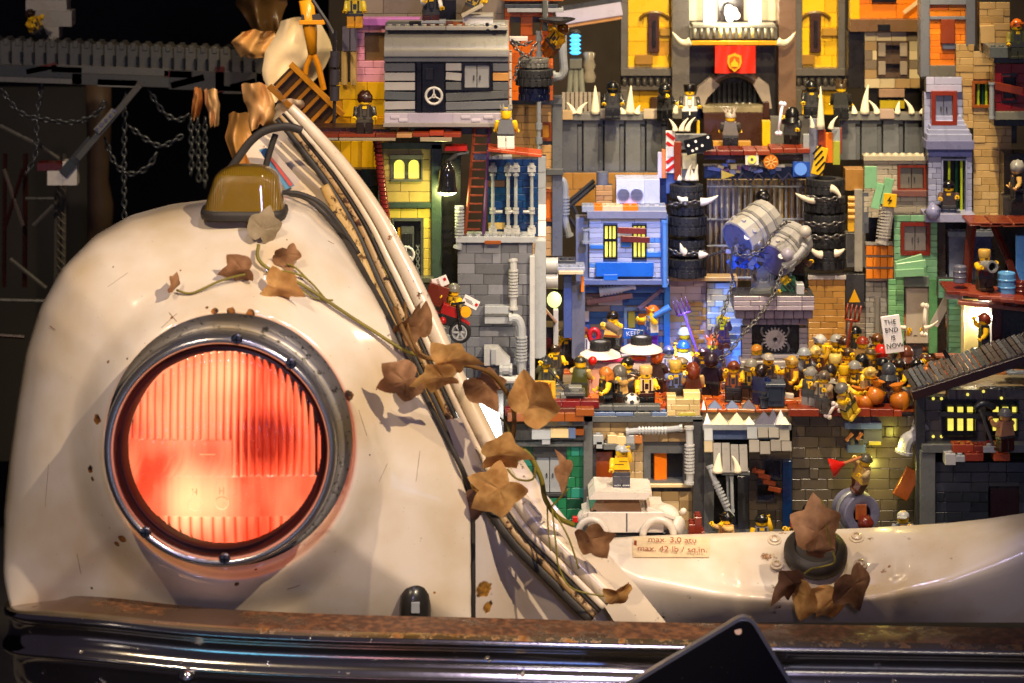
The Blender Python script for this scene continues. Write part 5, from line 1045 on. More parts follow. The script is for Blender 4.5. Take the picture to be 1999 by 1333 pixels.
# left tyre stack -------------------------------------------------------
TG = 'toy tyres stacked as gate pillars'
for i, (y, r, hh, x, w_) in enumerate(((372, 1.62, 1.35, 1340, 'topmost flat black tyre of the pillar with white horns left of the gate'), (404, 1.75, 1.3, 1341, 'second tyre from the top of the horned pillar nearest the white sided house'), (438, 1.95, 1.9, 1341, 'big bulging middle tyre of the pillar nearest the white sided house'), (481, 1.75, 1.6, 1341, 'chained tyre second from the bottom, pillar nearest the white sided house'), (520, 1.9, 1.9, 1341, 'bottom tyre of the pillar nearest the white sided house, blue lit'))):
    tyre(x, y, 45, r, hh, w_, TG, hub=None)
for i, (y, r, hh, w_) in enumerate(((362, 1.85, 1.5, 'topmost tyre of the pillar beside the green sided house'), (396, 1.95, 1.6, 'second tyre from the top, pillar beside the green sided house'), (432, 2.05, 1.7, 'third tyre from the top, pillar beside the green sided house'), (468, 1.9, 1.3, 'thin lugged tyre second from the bottom, pillar beside the green sided house'), (503, 2.05, 2.0, 'bottom tyre of the pillar beside the green sided house'))):
    tyre(1611, y, 45, r, hh, w_, TG, hub=None)
def horn(px, py, Y, dx, dz, label, r=.4):
    c = P(px, py, Y); n = 8; pts = [c + Vector((dx * t, -.3 * t, dz * t * t)) for t in [i / n for i in range(n + 1)]]
    tag(MB().tube(pts, [r * (1 - (i / n)) ** .7 + .03 for i in range(n + 1)], 10).build('horn', mat('ivory', 'F2E6C8', .3), None, smooth=True), label, 'horn', 'white horns on the tyre pillars')
horn(1368, 394, 43, 1.7, .7, 'white horn jutting from the second tyre towards the barred gate'); horn(1340, 392, 43, -.9, .5, 'stubby white horn on the chained upper tyre by the white sided house'); horn(1336, 492, 42.8, -.4, .9, 'upright white horn on the bottom blue lit tyre'); horn(1366, 497, 42.8, .8, .1, 'small white horn beside the upright one on the bottom tyre')
horn(1590, 390, 43, -1.9, .7, 'large white horn pointing to the gate from the pillar beside the green house'); horn(1622, 368, 43, 1.0, -.9, 'white horn curving down over the topmost tyre under the striped board'); horn(1604, 497, 42.8, -1.2, .8, 'white horn low on the pillar beside the green house, pointing to the fallen monument'); horn(1630, 494, 42.8, .9, .5, 'thin white horn low on the pillar, pointing towards the orange crate panel')
chain([(1306, 400, 43), (1340, 396, 42.6), (1378, 392, 43)], 'steel chain round the upper tyres of the pillar by the white sided house', .6, .09); chain([(1306, 486, 43), (1330, 496, 42.6), (1378, 492, 43)], 'steel chain round the lower tyres of the pillar by the white sided house', .6, .09)
chain([(1572, 382, 43), (1610, 390, 42.4), (1652, 384, 43)], 'uppermost steel chain wound round the pillar beside the green house', .7, .1); chain([(1572, 434, 43), (1610, 440, 42.4), (1652, 432, 43)], 'middle steel chain wound round the pillar beside the green house', .7, .1); chain([(1575, 460, 43), (1612, 464, 42.4), (1652, 458, 43)], 'lowest steel chain wound round the pillar beside the green house', .7, .1)
# barred gate between them
gt = thing('barred_gate', 'tall gate of close metal bars between the two tyre pillars', 'gate', P(1475, 548, 49))
B(gt, 'back_board', 1380, 350, 1574, 548, 50.5, .4, '9A8058')
for i in range(17): x = 1386 + i * 11.4; MB().cyl(P(x, 352, 49), P(x, 546, 49), .13, 8).build('bar', RND.choice(('8C8C90', '7A7A80', '9A9488')), gt, smooth=True)
for y in (364, 428, 480, 542): MB().cyl(P(1380, y, 48.8), P(1574, y, 48.8), .12, 8).build('rail', 'lbg', gt)
for i, (x, c) in enumerate(((1392, 'D8C8A0'), (1415, 'C8B890'), (1438, 'D8C8A0'), (1460, 'C8B890'), (1520, 'C8A868'), (1540, 'D8A048'), (1560, 'B8A078'))): B(gt, 'slat', x, 352, x + 9, 425, 49.8, .3, c)
# beam shelf over the gate
bs = thing('gate_beam', 'cluttered blue beam over the gate with signs and planks', 'beam', P(1480, 345, 47))
for i in range(8): B(bs, 'plank', 1374 + i * 26, 294 - (4 if i > 4 else 0), 1399 + i * 26, 303 - (4 if i > 4 else 0), 45.5, 3.5, RND.choice(('7A2A18', '8A3418', '6A2212', '9A4420')))
B(bs, 'beam', 1374, 302, 1585, 312, 47, 2, '3A1C14'); B(bs, 'beam', 1374, 325, 1580, 348, 47.5, 2, '1C2C54')
for i in range(26): x = 1378 + RND.random() * 185; y = 312 + RND.random() * 20; wd = RND.choice((8, 12, 18, 26)); B(bs, 'plate', x, y, x + wd, y + RND.choice((5, 7, 10)), 46.5 + RND.random() * .6, .6, RND.choice(('8A94C8', '5A6AB8', 'C4B898', 'B8BCD0', '2E4C94', '6A4A8A', 'D8D4C8', '3A3A58')), roll=RND.choice((0, 0, 8, -10, 15)))
B(bs, 'panel', 1548, 316, 1582, 345, 46, .8, '2A5AC0'); MB().cyl(P(1563, 330, 46), P(1563, 330, 45.6), .62, 18).build('disc', '4A84E0', bs)
B(bs, 'sign', 1455, 299, 1481, 322, 45.6, .3, 'F0ECD8'); MB().cyl(P(1468, 311, 45.58), P(1468, 311, 45.5), .42, 18).build('emblem', 'E0D040', bs); MB().cyl(P(1468, 311, 45.52), P(1468, 311, 45.45), .16, 6).build('emblem', 'vdg', bs)
c = P(1505, 316, 45.6); MB().cyl(c, c + Vector((0, .4, 0)), .72, 24).build('disc', 'D07818', bs, angle=35); q = MB()
for k in range(8): a = k * PI / 4; q.tube([c + Vector((.12 * math.cos(a), -.03, .12 * math.sin(a))), c + Vector((.6 * math.cos(a), -.03, .6 * math.sin(a)))], .05, 5)
q.build('spokes', 'F0C878', bs)
m = MB(); m.prism([(P(x, y, 46).x, P(x, y, 46).z) for x, y in ((1408, 350), (1408, 332), (1434, 342))], 45.9, 46.2); m.build('pennant', 'B4A040', bs)
for x in (1420, 1450, 1480, 1516, 1540): MB().tube([P(x - 12, 352, 46.6), P(x, 338, 46.6), P(x + 12, 352, 46.6)], .1, 5).build('bracing', '3A3A58', bs)
# boards and posts at the gate ends
gp = thing('gate_post', 'patchwork gate post with red and white warning stripe and domino board', 'post', P(1335, 356, 46))
for x0, y0, x1, y1, c, Y in ((1300, 256, 1312, 290, 'rbrown', 46), (1302, 260, 1314, 330, 'sgreen', 46.2), (1284, 298, 1292, 348, 'CFCFEF', 45.8), (1292, 292, 1302, 348, 'E08A58', 45.7), (1300, 256, 1318, 338, 'white', 45.4), (1318, 262, 1380, 292, '74767A', 46), (1316, 277, 1330, 352, '8A3414', 45), (1330, 300, 1360, 352, '9A9C94', 46), (1332, 302, 1358, 330, 'D8D0A8', 45.4), (1300, 338, 1330, 378, '5A70A8', 46), (1284, 348, 1302, 400, '1A2A54', 46.2), (1358, 262, 1374, 300, 'lbg', 46.4)): B(gp, 'panel', x0, y0, x1, y1, Y, .7, c)
for i, y in enumerate((266, 284, 312, 328)): piece('stripe', gp, P(1309, y, 45.33), (1.0, .1, .34), 'red', roll=38 if i < 2 else -38)
B(gp, 'sign', 1303, 286, 1315, 306, 45.25, .1, 'D8DCF0')
dm = thing('domino_board', 'tilted black board with white spots on the gate post', 'board', P(1366, 300, 44.6)); piece('board', dm, P(1364, 282, 44.6), (2.7, .35, 1.5), 'black', roll=-14)
for x, y in ((1344, 284), (1358, 276), (1360, 290), (1371, 284), (1352, 294), (1382, 268)): MB().cyl(P(x, y, 44.4), P(x, y, 44.35), .14, 8).build('spot', 'white', dm)
for i, (x, y, h_, b) in enumerate(((1318, 256, 1.2, -.6), (1330, 256, 1.3, .7), (1342, 256, 1.4, .8), (1326, 352, 1.3, .2), (1342, 352, 1.6, .4), (1352, 352, 1.1, -.1), (1358, 352, 1.6, .2))): spike(x, y, 45.2, h_, b, parent=gp, r=.3)
gq = thing('gate_post', 'patchwork gate post in orange, lime and brown with yellow and black striped board', 'post', P(1610, 345, 46))
for x0, y0, x1, y1, c, Y in ((1580, 232, 1600, 345, '7A7C90', 46), (1568, 262, 1582, 320, 'lbg', 46.2), (1598, 252, 1612, 300, '9A3C14', 45.4), (1612, 260, 1626, 318, 'orange', 45.4), (1626, 276, 1640, 322, 'B4B83C', 45.6), (1624, 250, 1640, 280, 'lbg', 46), (1636, 250, 1644, 300, '8A4038', 46.2)): B(gq, 'panel', x0, y0, x1, y1, Y, .7, c)
piece('striped_board', gq, P(1600, 314, 44.8), (1.15, .3, 2.75), 'yellow', roll=13)
for k in range(5): piece('stripe', gq, P(1600 + (2 - k) * -2.6, 314 + (k - 2) * 11, 44.62), (1.2, .06, .17), 'black', roll=-48)
spike(1602, 252, 45, 4.2, 0, parent=gq, r=.42); spike(1622, 252, 45, 1.3, .7, parent=gq, r=.3); spike(1586, 250, 45, 1.2, -.2, parent=gq, r=.25)
# pinkish wall and blue-lit stairs
h10 = thing('brick_wall', 'pale lilac plastered wall with exposed ochre bricks behind the raised fork', 'wall', P(1340, 720, 47)); bricks(h10, (1306, 545, 1440, 740), 47, [('B4A0A0', 5), ('C0AEB4', 3), ('B08848', 1.5)], h=.7, lens=(1.6, 3.2, 2.4), rough=.02)
for i in range(15): B(h10, 'brick', 1340 + RND.randint(-14, 10), 590 + i * 9, 1368 + RND.randint(-6, 12), 598 + i * 9, 46.8, .4, RND.choice(('A87C3C', '9A7034', 'B48844')))
B(h10, 'ledge', 1306, 541, 1440, 549, 45.6, 2, 'C0A070')
stp = thing('stairs', 'blue lit brick stairs rising beside the monument', 'stairs', P(1415, 740, 42))
for i in range(7): B(stp, 'step', 1398 + i * 4, 640 + i * 16 - 20 , 1452, 657 + i * 16 - 20, 44 - i * 1.3, 1.6, RND.choice(('8AA8DC', 'A0B4E0', '7C94D0')), studs=0)
bricks(stp, (1380, 552, 1436, 645), 46, [('B0A88C', 3), ('9AB0DC', 2), ('A8A088', 2), ('vdg', .4)], h=.6, lens=(.8, 1.6), rough=.1)
# monument ---------------------------------------------------------------
mo = thing('monument', 'lilac grey stepped monument base with a cog wheel in a black recess', 'monument', P(1512, 775, 33))
bricks(mo, (1448, 640, 1577, 742), 33, [('8C8490', 4), ('7C7684', 3), ('9A929C', 1)], h=.5, lens=(.8, 1.6), holes=[(1468, 632, 1560, 694)], rough=.02, limit=200)
bricks(mo, (1432, 578, 1590, 606), 31.4, [('A89CA8', 3), ('9C909C', 2)], h=.5, lens=(1.6, 2.4, 3.2), rough=.01, d=4)
for i in range(8): B(mo, 'corbel', 1436 + i * 19, 606, 1454 + i * 19, 622, 32, 2.4, RND.choice(('7C7082', '746A7C'))); B(mo, 'corbel', 1450 + i * 15.8, 622, 1465 + i * 15.8, 634, 32.6, 2, '6C6478')
B(mo, 'recess', 1468, 632, 1560, 694, 34, .4, '1A1A20'); B(mo, 'sill', 1466, 694, 1562, 700, 32.6, .7, 'A8A0A4')
q = MB(); c = P(1513, 662, 33.6)
for k in range(20): a = k * PI / 10; mm = Matrix.Translation(c + Vector((math.cos(a) * .98, 0, math.sin(a) * .98))) @ Matrix.Rotation(-a, 4, 'Y'); q.cbox(.3, .35, .15, .02, 0, mm)
q.lathe(c + Vector((0, .18, 0)), (0, -1, 0), [(.2, .36), (.3, .42), (.3, .36), (.9, .36), (.92, 0), (.2, 0), (.2, .36)], 30); q.build('cog_wheel', 'A8A4A8', mo, angle=35)
for dx, s_ in ((-26, 1), (26, -1)):
    for dz in (-16, 16): MB().tube(smooth([P(1513 + dx * .95, 662 + dz * 1.5, 33.8), P(1513 + dx * 1.05, 662 + dz, 33.7), P(1513 + dx * .85, 662 + dz * .35, 33.8)], 4), .14, 6).build('blade', '6A6A72', mo, smooth=True)
B(mo, 'step', 1446, 706, 1582, 716, 31.6, 3, 'A89E98'); bricks(mo, (1440, 716, 1578, 752), 31.2, [('8A8486', 3), ('7C7678', 2)], h=.5, lens=(1.6, 2.4), rough=.03, limit=60); bricks(mo, (1410, 748, 1576, 772), 30, [('8C7A78', 3), ('9A8880', 2)], h=.5, lens=(1.6, 2.4), rough=.03, limit=60)
# plinth block and fallen machine on top
B(mo, 'plinth', 1478, 518, 1545, 555, 35, 4, '6C7080'); B(mo, 'plinth', 1474, 550, 1548, 580, 34.6, 4.6, '7C8090')
for k in range(6): B(mo, 'rib', 1498 + k * 5, 536, 1501 + k * 5, 556, 34.8, .3, '8A8E9C')
B(mo, 'stub', 1555, 555, 1570, 575, 32, 1.6, 'silver'); pipe(mo, [(1470, 572, 32.5), (1510, 570, 31)], .4, 'dbg'); 
bm = thing('machine_head', 'fallen grey machine of two tilted drums chained on the monument', 'machine', P(1500, 520, 34))
for (a, b, r, c_, cap) in (((1440, 470), (1500, 425), 2.0, 'A8A49C', '5C6484'), ((1510, 508), (1556, 462), 1.85, 'A09C98', '6A6488')):
    A, E = P(*a, 33.5), P(*b, 36); d = (E - A).normalized(); Ln = (E - A).length
    MB().lathe(A, d, [(r * .9, -.02), (r, .05), (r, Ln * .3), (r * .95, Ln * .31), (r * .95, Ln * .36), (r * 1.02, Ln * .37), (r, Ln), (r * .85, Ln + .15), (0, Ln + .2)], 14).build('drum', c_, bm, angle=20); MB().lathe(A, d, [(0, .1), (r * .9, .1), (r * .92, -.05)], 24).build('drum_end', cap, bm)
    u = d.orthogonal().normalized()
    for k in range(2): MB().lathe(A + d * Ln * (.45 + .3 * k), d, [(r * 1.0, 0), (r * 1.05, .04), (r * 1.05, .34), (r * 1.0, .38)], 14).build('band', ('6E6C6A', '8A8884')[k], bm, angle=20)
    for k in range(9): aa = k * 2 * PI / 9; uu = u * math.cos(aa) + d.cross(u) * math.sin(aa); MB().cyl(A + d * (Ln * .2) + uu * r * .95, A + d * (Ln * .2) + uu * (r + .14), .22, 10).build('stud', 'B4B0A8', bm, angle=35)
    for k in range(3): pp = A + d * (Ln * (.25 + .28 * k)) + Vector((0, -r * .95, .1)); MB().cyl(pp, pp + Vector((0, -.15, .1)), .3, 12).build('stud', 'C4BEB4', bm, angle=35)
rb = random.Random(5)
q = MB()
for k in range(22): p = P(1425 + rb.random() * 75, 478 + rb.random() * 40, 33 + rb.random() * 2); q.cbox(.4 + rb.random() * 1.1, .5, .2 + rb.random() * .5, .03, rb.randrange(3), Matrix.Translation(p) @ Matrix.Rotation(rb.uniform(-.9, .9), 4, 'Y') @ Matrix.Rotation(rb.uniform(-.9, .9), 4, 'Z'))
o = q.build('wreckage', ['3A5CC0', '4A4A6A', '8A8CA8'], bm); o['kind'] = 'stuff'
pipe(bm, [(1530, 520, 32.6), (1556, 500, 32.4), (1572, 478, 32.8)], .28, 'silver', 'lever'); MB().sph(P(1572, 452, 33.2), .6, 14).build('knob', 'B8B2A8', bm, smooth=True); MB().sph(P(1537, 497, 32.4), .62, 14).build('knob', '9A94A4', bm, smooth=True)
chain([(1428, 490, 32.6), (1450, 500, 31.6), (1490, 486, 31.4), (1510, 455, 31.4), (1530, 436, 32), (1545, 434, 33)], 'thick steel chain slung over the fallen machine on the monument', .58, .065)
chain([(1432, 540, 32), (1425, 570, 31.5), (1412, 610, 31), (1398, 650, 30.6), (1388, 690, 30.4), (1378, 720, 30)], 'steel chain hanging steeply from the fallen machine down to the crowd', .58, .065)
chain([(1528, 520, 32), (1512, 570, 30.8), (1480, 620, 30), (1452, 650, 29.4), (1420, 690, 28.8), (1380, 718, 28.5), (1374, 768, 28.4)], 'long steel chain slanting across the front of the monument to the crowd', .58, .065)
chain([(1376, 502, 44), (1400, 494, 40), (1428, 486, 36)], 'thin chain from the tyre pillar to the fallen machine', .6, .07)
MB().tube([P(1426 + RND.random() * 10, 480, 32), P(1424, 520, 31.8), P(1432, 548, 32)], .12, 6).build('cable', 'vdg', bm)
# ochre wall right of it
h11 = thing('brick_wall', 'plain ochre wall patch with moulded bricks between the monument and grey pillar', 'wall', P(1612, 700, 44)); bricks(h11, (1578, 545, 1650, 700), 44, [('C89444', 4), ('BC8A40', 2)], h=.62, lens=(1.6, 2.4, .8), rough=.02); B(h11, 'coping', 1575, 538, 1652, 546, 43.6, 1.6, 'B0A8A0')
# grey columns with signs
h12 = thing('brick_house', 'pale grey ribbed house with an orange crate panel and narrow drainpipe', 'house', P(1700, 690, 45))
bricks(h12, (1690, 540, 1746, 700), 45, [('B0AC9C', 4), ('A09C90', 2)], h=.5, lens=(1.6, .8), rough=.05, limit=120); B(h12, 'post', 1650, 535, 1688, 600, 45.4, 2, '3A3A3C'); bricks(h12, (1654, 590, 1692, 700), 45.6, [('8A7C68', 3), ('6A6258', 1)], h=.5, lens=(.8, 1.6))
B(h12, 'post', 1668, 370, 1684, 530, 45.8, 2, 'A09A8C'); B(h12, 'post', 1684, 375, 1696, 455, 46, 2, '6A6E74'); B(h12, 'post', 1650, 455, 1690, 522, 46, 2, '6A6860'); B(h12, 'post', 1650, 330, 1690, 372, 46.4, 2, 'B8843C'); B(h12, 'post', 1696, 372, 1720, 480, 48, 2, 'vdg')
for i in range(3):
    for j in range(4): B(h12, 'crate_board', 1691 + j * 14, 480 + i * 23, 1704 + j * 14, 498 + i * 23, 43.8, .5, RND.choice(('E07A10', 'F08A18')))
    B(h12, 'rail', 1690, 497 + i * 23, 1746, 502 + i * 23, 43.9, .5, '7A6A60')
B(h12, 'rail', 1690, 473, 1747, 479, 43.8, .6, 'A09A8C')
pipe(h12, [(1722, 405, 42.6), (1735, 400, 42.6), (1730, 440, 42.4), (1722, 475, 42.4)], .55, 'B4AEA4', ribs=[(P(1730, 410, 42.6), P(1724, 465, 42.4))]); MB().cyl(P(1713, 580, 44.2), P(1713, 680, 44.2), .3, 10).build('drainpipe', '8A867A', h12)
piece('sign', h12, P(1737, 391, 41.8), (1.3, .2, 1.3), 'F0C010', roll=5); m = MB(); c = P(1737, 391, 41.6); m.prism([(c.x + x, c.z + z) for x, z in ((.1, .4), (-.25, -.05), (0, -.02), (-.12, -.42), (.25, .06), (0, .04))], 41.62, 41.68); m.build('emblem', 'black', h12)
m = MB(); m.prism([(P(x, y, 43).x, P(x, y, 43).z) for x, y in ((1657, 589), (1679, 589), (1668, 564))], 42.8, 43); m.build('warning_sign', 'F0B010', h12); MB().cyl(P(1668, 585, 43), P(1668, 570, 43).lerp(P(1668, 585, 43), .2), .01, 4)
for y in (388, 400, 412, 424): MB().cyl(P(1655, y, 44), P(1668, y, 44), .28, 10).build('roll', 'E0A840', h12, angle=35)
B(h12, 'plate', 1655, 425, 1668, 452, 44, .6, 'E8B020')
# green house
h13 = thing('brick_house', 'light green sided house with shuttered window and crooked green planks', 'house', P(1790, 690, 43))
bricks(h13, (1745, 420, 1830, 545), 43, [('7CAE84', 4), ('6FA078', 2)], h=.6, lens=(1.6, 3.2, 2.4), holes=[(1758, 436, 1816, 496)], rough=.02, limit=120)
window(h13, 1758, 434, 1816, 498, 43, 'shutter', '7A2410', 7, '7A7470')
piece('plank', h13, P(1778, 518, 41.8), (2.9, .4, .75), '86BC8C', roll=-8); piece('plank', h13, P(1776, 532, 41.6), (2.8, .4, .75), '7CB082', roll=-3); piece('plank', h13, P(1774, 508, 42), (2.7, .4, .55), '7CB082', roll=-16)
bricks(h13, (1734, 545, 1765, 690), 43, [('7CB87C', 3), ('6CA870', 1)], h=.5, lens=(1.6,), limit=60); B(h13, 'door_frame', 1765, 540, 1814, 560, 42.6, 1.4, '6A746C'); B(h13, 'door', 1768, 562, 1812, 670, 43.6, .5, 'C8BCA4'); B(h13, 'post', 1814, 545, 1830, 690, 42.6, 1.6, '5C9460'); B(h13, 'post', 1830, 400, 1846, 700, 43.4, 1.4, '241A14')
for x0, y0, x1, y1, r_ in ((1688, 325, 1712, 368, 0), (1722, 348, 1740, 400, 14), (1706, 358, 1722, 408, 14)): B(h13, 'plank', x0, y0, x1, y1, 41.8, .5, '8CC894', roll=r_)
piece('plank', h13, P(1837, 608, 40.5), (.8, .4, 3.0), 'A8A094', roll=28)
# cream brick house with the studded parapet above
h14 = thing('brick_house', 'cream grey brick house with brown shuttered window and scalloped parapet', 'house', P(1750, 420, 46))
bricks(h14, (1686, 310, 1812, 425), 46, [('C0B49C', 4), ('B0A48C', 2)], h=.52, lens=(1.6, 2.4, .8), holes=[(1752, 322, 1806, 372)], rough=.02, limit=200); window(h14, 1752, 322, 1808, 374, 46, 'shutter', '8A3418', 5, '7A7468'); B(h14, 'sill', 1742, 372, 1816, 384, 45.4, 1.4, '7A5048')
for i in range(9): MB().sph(P(1692 + i * 14, 304, 46.4), .36, 10, sz=.9).build('finial', 'D0C4A8', h14, smooth=True)
B(h14, 'parapet', 1686, 304, 1812, 314, 45.6, 1.6, 'C8BCA0')
# lavender tower with open window
h15 = thing('brick_house', 'lavender grey tower with dark tall window and closed shutters above', 'house', P(1855, 440, 44))
bricks(h15, (1812, 306, 1898, 425), 44, [('A4A8C8', 4), ('9498B8', 2)], h=.52, lens=(1.6, 2.4, .8), holes=[(1838, 310, 1886, 420)], rough=.02, limit=120); window(h15, 1838, 310, 1888, 422, 44, 'bars', '9498B8', 3, depth=1.6)
B(h15, 'ledge', 1806, 418, 1904, 434, 42, 3.4, 'A4A4C4'); B(h15, 'cornice', 1808, 275, 1902, 292, 43.4, 3, '74769C'); B(h15, 'cornice', 1812, 290, 1898, 306, 43.6, 2, '4A4E84')
for i in range(5): B(h15, 'course', 1810 + i * 2.5, 262 - i * 9, 1898 - i * 5, 275 - i * 9, 43.6 + i * .15, 2.4, 'A8ACCC')
window(h15, 1818, 178, 1868, 244, 44, 'shutter', '8A2E14', 8, '8084A0'); bricks(h15, (1808, 150, 1878, 180), 44.5, [('C0BEDA', 3), ('B4B2D0', 1)], h=.7, lens=(1.6, 3.2)); bricks(h15, (1804, 180, 1822, 262), 45, [('A8ACCC', 1)], h=.7, lens=(1.6,)); bricks(h15, (1866, 180, 1880, 250), 45, [('A8ACCC', 1)], h=.7, lens=(.8,))
# orange house on top
h16 = thing('brick_house', 'bright orange sided house in a wide grey frame with closed brown hatch', 'house', P(1845, 155, 46))
bricks(h16, (1812, 8, 1890, 128), 46, [('F08A14', 4), ('E87C10', 2), ('D86A14', .6)], h=.62, lens=(2.4, 3.2, 4.0), rough=.02, limit=120); B(h16, 'frame', 1797, -20, 1815, 150, 45.2, 2.4, '6C6E76'); B(h16, 'frame', 1886, -20, 1904, 90, 45.2, 2.4, '6C6E76'); B(h16, 'frame', 1800, -20, 1900, 9, 45.4, 2.2, '74767E'); B(h16, 'frame', 1800, 128, 1872, 154, 45.4, 2.2, '6A6458'); B(h16, 'hatch', 1837, 38, 1864, 85, 45.4, .6, '8A3A14'); B(h16, 'ledge', 1812, 32, 1886, 38, 45.6, .6, '74767E'); B(h16, 'ledge', 1840, 84, 1866, 96, 45.6, .6, '6A6E80')
# tan tower with bricks showing
h17 = thing('brick_house', 'sandstone tower with broken brickwork and a green lit window', 'house', P(1920, 430, 45))
bricks(h17, (1900, 100, 1975, 430), 45, [('C8A468', 4), ('BC985C', 2), ('D4B278', 1)], h=.7, lens=(1.6, 2.4, 3.2), holes=[(1900, 160, 1934, 208)], rough=.05, limit=270); bricks(h17, (1912, 4, 1972, 100), 45, [('C8A468', 4), ('BC985C', 2)], h=.7, lens=(1.6, 2.4), rough=.05, limit=120); bricks(h17, (1866, 86, 1902, 250), 45.2, [('C8A468', 4), ('BC985C', 2)], h=.7, lens=(1.6, .8), rough=.05, limit=120)
B(h17, 'slab', 1914, 50, 1942, 84, 44.3, .6, 'D0AC70', roll=-3); window(h17, 1898, 158, 1936, 210, 44.8, 'bars', 'A05418', 5); B(h17, 'slab', 1966, 60, 1985, 280, 46.5, 2, '2A1E18')
rx = thing('hut', 'dark red boarded hut with a grey roof slab and white standpipe', 'hut', P(1975, 240, 40))
bricks(rx, (1942, 124, 2040, 220), 40, [('8A1410', 4), ('7A1A10', 2)], h=.96, lens=(1.6, 2.4), holes=[(1956, 148, 1986, 196)], rough=.02); B(rx, 'roof', 1932, 92, 2060, 113, 39, 4, '5E6260', studs=1); B(rx, 'eave', 1940, 112, 2050, 123, 39.8, 3, 'vdg'); B(rx, 'base', 1938, 218, 2060, 234, 39.4, 3, '7C7A6C'); B(rx, 'base', 1940, 234, 2060, 246, 39.8, 3, '2A2A2A'); piece('board', rx, P(1966, 172, 39.3), (3.0, .3, .75), '8A3418', roll=12); pipe(rx, [(1936, 160, 39), (1936, 232, 39)], .24, 'lbg', ribs=None)
window(rx, 1956, 148, 1986, 196, 40, 'dark', 'dred', 2)
# decks on the right
dk2 = thing('timber_deck', 'upper reddish plank deck on slanting brown beams at the sandstone tower', 'deck', P(1950, 435, 38))
for i in range(7): piece('plank', dk2, P(1905 + i * 22, 430 + (i % 2) * 2, 37), (2.0, 4.5, .3), RND.choice(('8A3A1C', '7A3018', '9A4A28')), roll=RND.uniform(-2, 2))
MB().tube([P(1938, 438, 39), P(1966, 500, 37), P(1996, 580, 35)], .38, 6).build('beam', '4A1C14', dk2); MB().tube([P(1898, 432, 38), P(1892, 480, 38), P(1888, 550, 38)], .5, 6).build('beam', '5A2014', dk2)
dk3 = thing('timber_deck', 'lower reddish plank deck carrying barrels above the brightly lit doorway', 'deck', P(1940, 590, 34))
for i in range(8): piece('plank', dk3, P(1864 + i * 22, 562 + i * 3.2, 34 - i * .3), (2.2, 5.2, .32), RND.choice(('8A3A24', '7A2E1C', '9A4630')), roll=RND.uniform(-2, 6), yaw=RND.uniform(-8, 8))
for i in range(4): piece('plank', dk3, P(1900 + i * 30, 592 + i * 3, 31.5), (2.8, 1.2, .35), RND.choice(('8A4A38', 'A05A44')), roll=RND.uniform(0, 8), yaw=-10)
for (x, c, l, y, w_) in ((1874, '6A6A7C', 'grey ribbed barrel at the end of the lower deck', 552, 1.0), (1965, '5C9CD8', 'light blue ribbed barrel on the lower deck', 576, 1.35), (1993, '6A2418', 'dark red ribbed barrel at the picture edge on the lower deck', 578, .9)):
    t = thing('barrel', l, 'barrel', P(x, y, 33), 'ribbed barrels on the deck'); r_ = .62 * w_; hh = 1.6 * w_; MB().lathe(P(x, y, 33), (0, 0, 1), [(0, 0), (r_ * .92, 0), (r_, .1), (r_, hh * .3), (r_ * 1.06, hh * .33), (r_ * 1.06, hh * .38), (r_, hh * .41), (r_, hh * .62), (r_ * 1.06, hh * .65), (r_ * 1.06, hh * .7), (r_, hh * .73), (r_, hh * .95), (r_ * .92, hh), (r_ * .85, hh - .08), (0, hh - .08)], 20).build('shell', c, t, angle=25)
gsh = thing('plank_shed', 'mint green sided lean-to with cream door at the bright doorway', 'shed', P(1880, 700, 36)); bricks(gsh, (1852, 582, 1878, 690), 36.6, [('7CC494', 3), ('6CB484', 1)], h=.55, lens=(3.2,), limit=60); bricks(gsh, (1832, 545, 1880, 582), 38, [('6CA488', 3), ('5C9478', 1)], h=.55, lens=(3.2,), limit=60)
B(gsh, 'door', 1878, 585, 1910, 690, 36.8, .5, 'E8D88C'); B(gsh, 'door', 1876, 585, 1883, 690, 36.5, .5, 'F0E4A0'); B(gsh, 'post', 1936, 585, 1956, 700, 34, 1.6, '3A1410'); B(gsh, 'post', 1956, 590, 2040, 720, 34.6, 2, '1C1E22'); B(gsh, 'beam', 1846, 574, 1880, 584, 35.4, 1.4, 'lbg')
B(gsh, 'lit_panel', 1908, 588, 1936, 690, 38, .3, mat('lit_white', (1, .95, .85), .4, emit=2.2, ecol=(1, .95, .86)))
plamp('doorway_lamp', P(1915, 620, 36.5), 1500, (1, .93, .8), .3)
B(gsh, 'step', 1900, 685, 1926, 722, 31, 1.6, 'B8641C'); B(gsh, 'step', 1926, 688, 1940, 722, 31.4, 1.6, 'A05418')
for i in range(7): piece('plank', gsh, P(1850 + (i % 4) * 22, 694 + i * 4, 34 - i * .8), (2.4, 1.2, .25), RND.choice(('A86A48', '9A5A40', 'B87A58')), yaw=RND.uniform(-12, 12))
# dark nooks behind the decks
nk = thing('nook', 'dark recess with grey vault and blue glow between the two decks', 'recess', P(1920, 550, 44))
B(nk, 'wall', 1846, 434, 2080, 560, 46, .6, '1E1A18'); B(nk, 'wall', 1852, 460, 1900, 545, 44.6, .8, '4A4E66'); B(nk, 'panel', 1984, 460, 2040, 556, 40, .6, '4A7CB8'); B(nk, 'slab', 1850, 452, 1940, 462, 43.6, 1.4, '5A5E6A', studs=1); B(nk, 'panel', 1900, 462, 1936, 545, 44.8, .8, '2A2E54'); B(nk, 'wall', 1960, 300, 2060, 430, 42, 3, '2A2420'); B(nk, 'ledge', 1958, 384, 2060, 430, 40.5, 2, '3A3632'); B(nk, 'wall', 1990, 560, 2080, 720, 37, .6, '16171A')
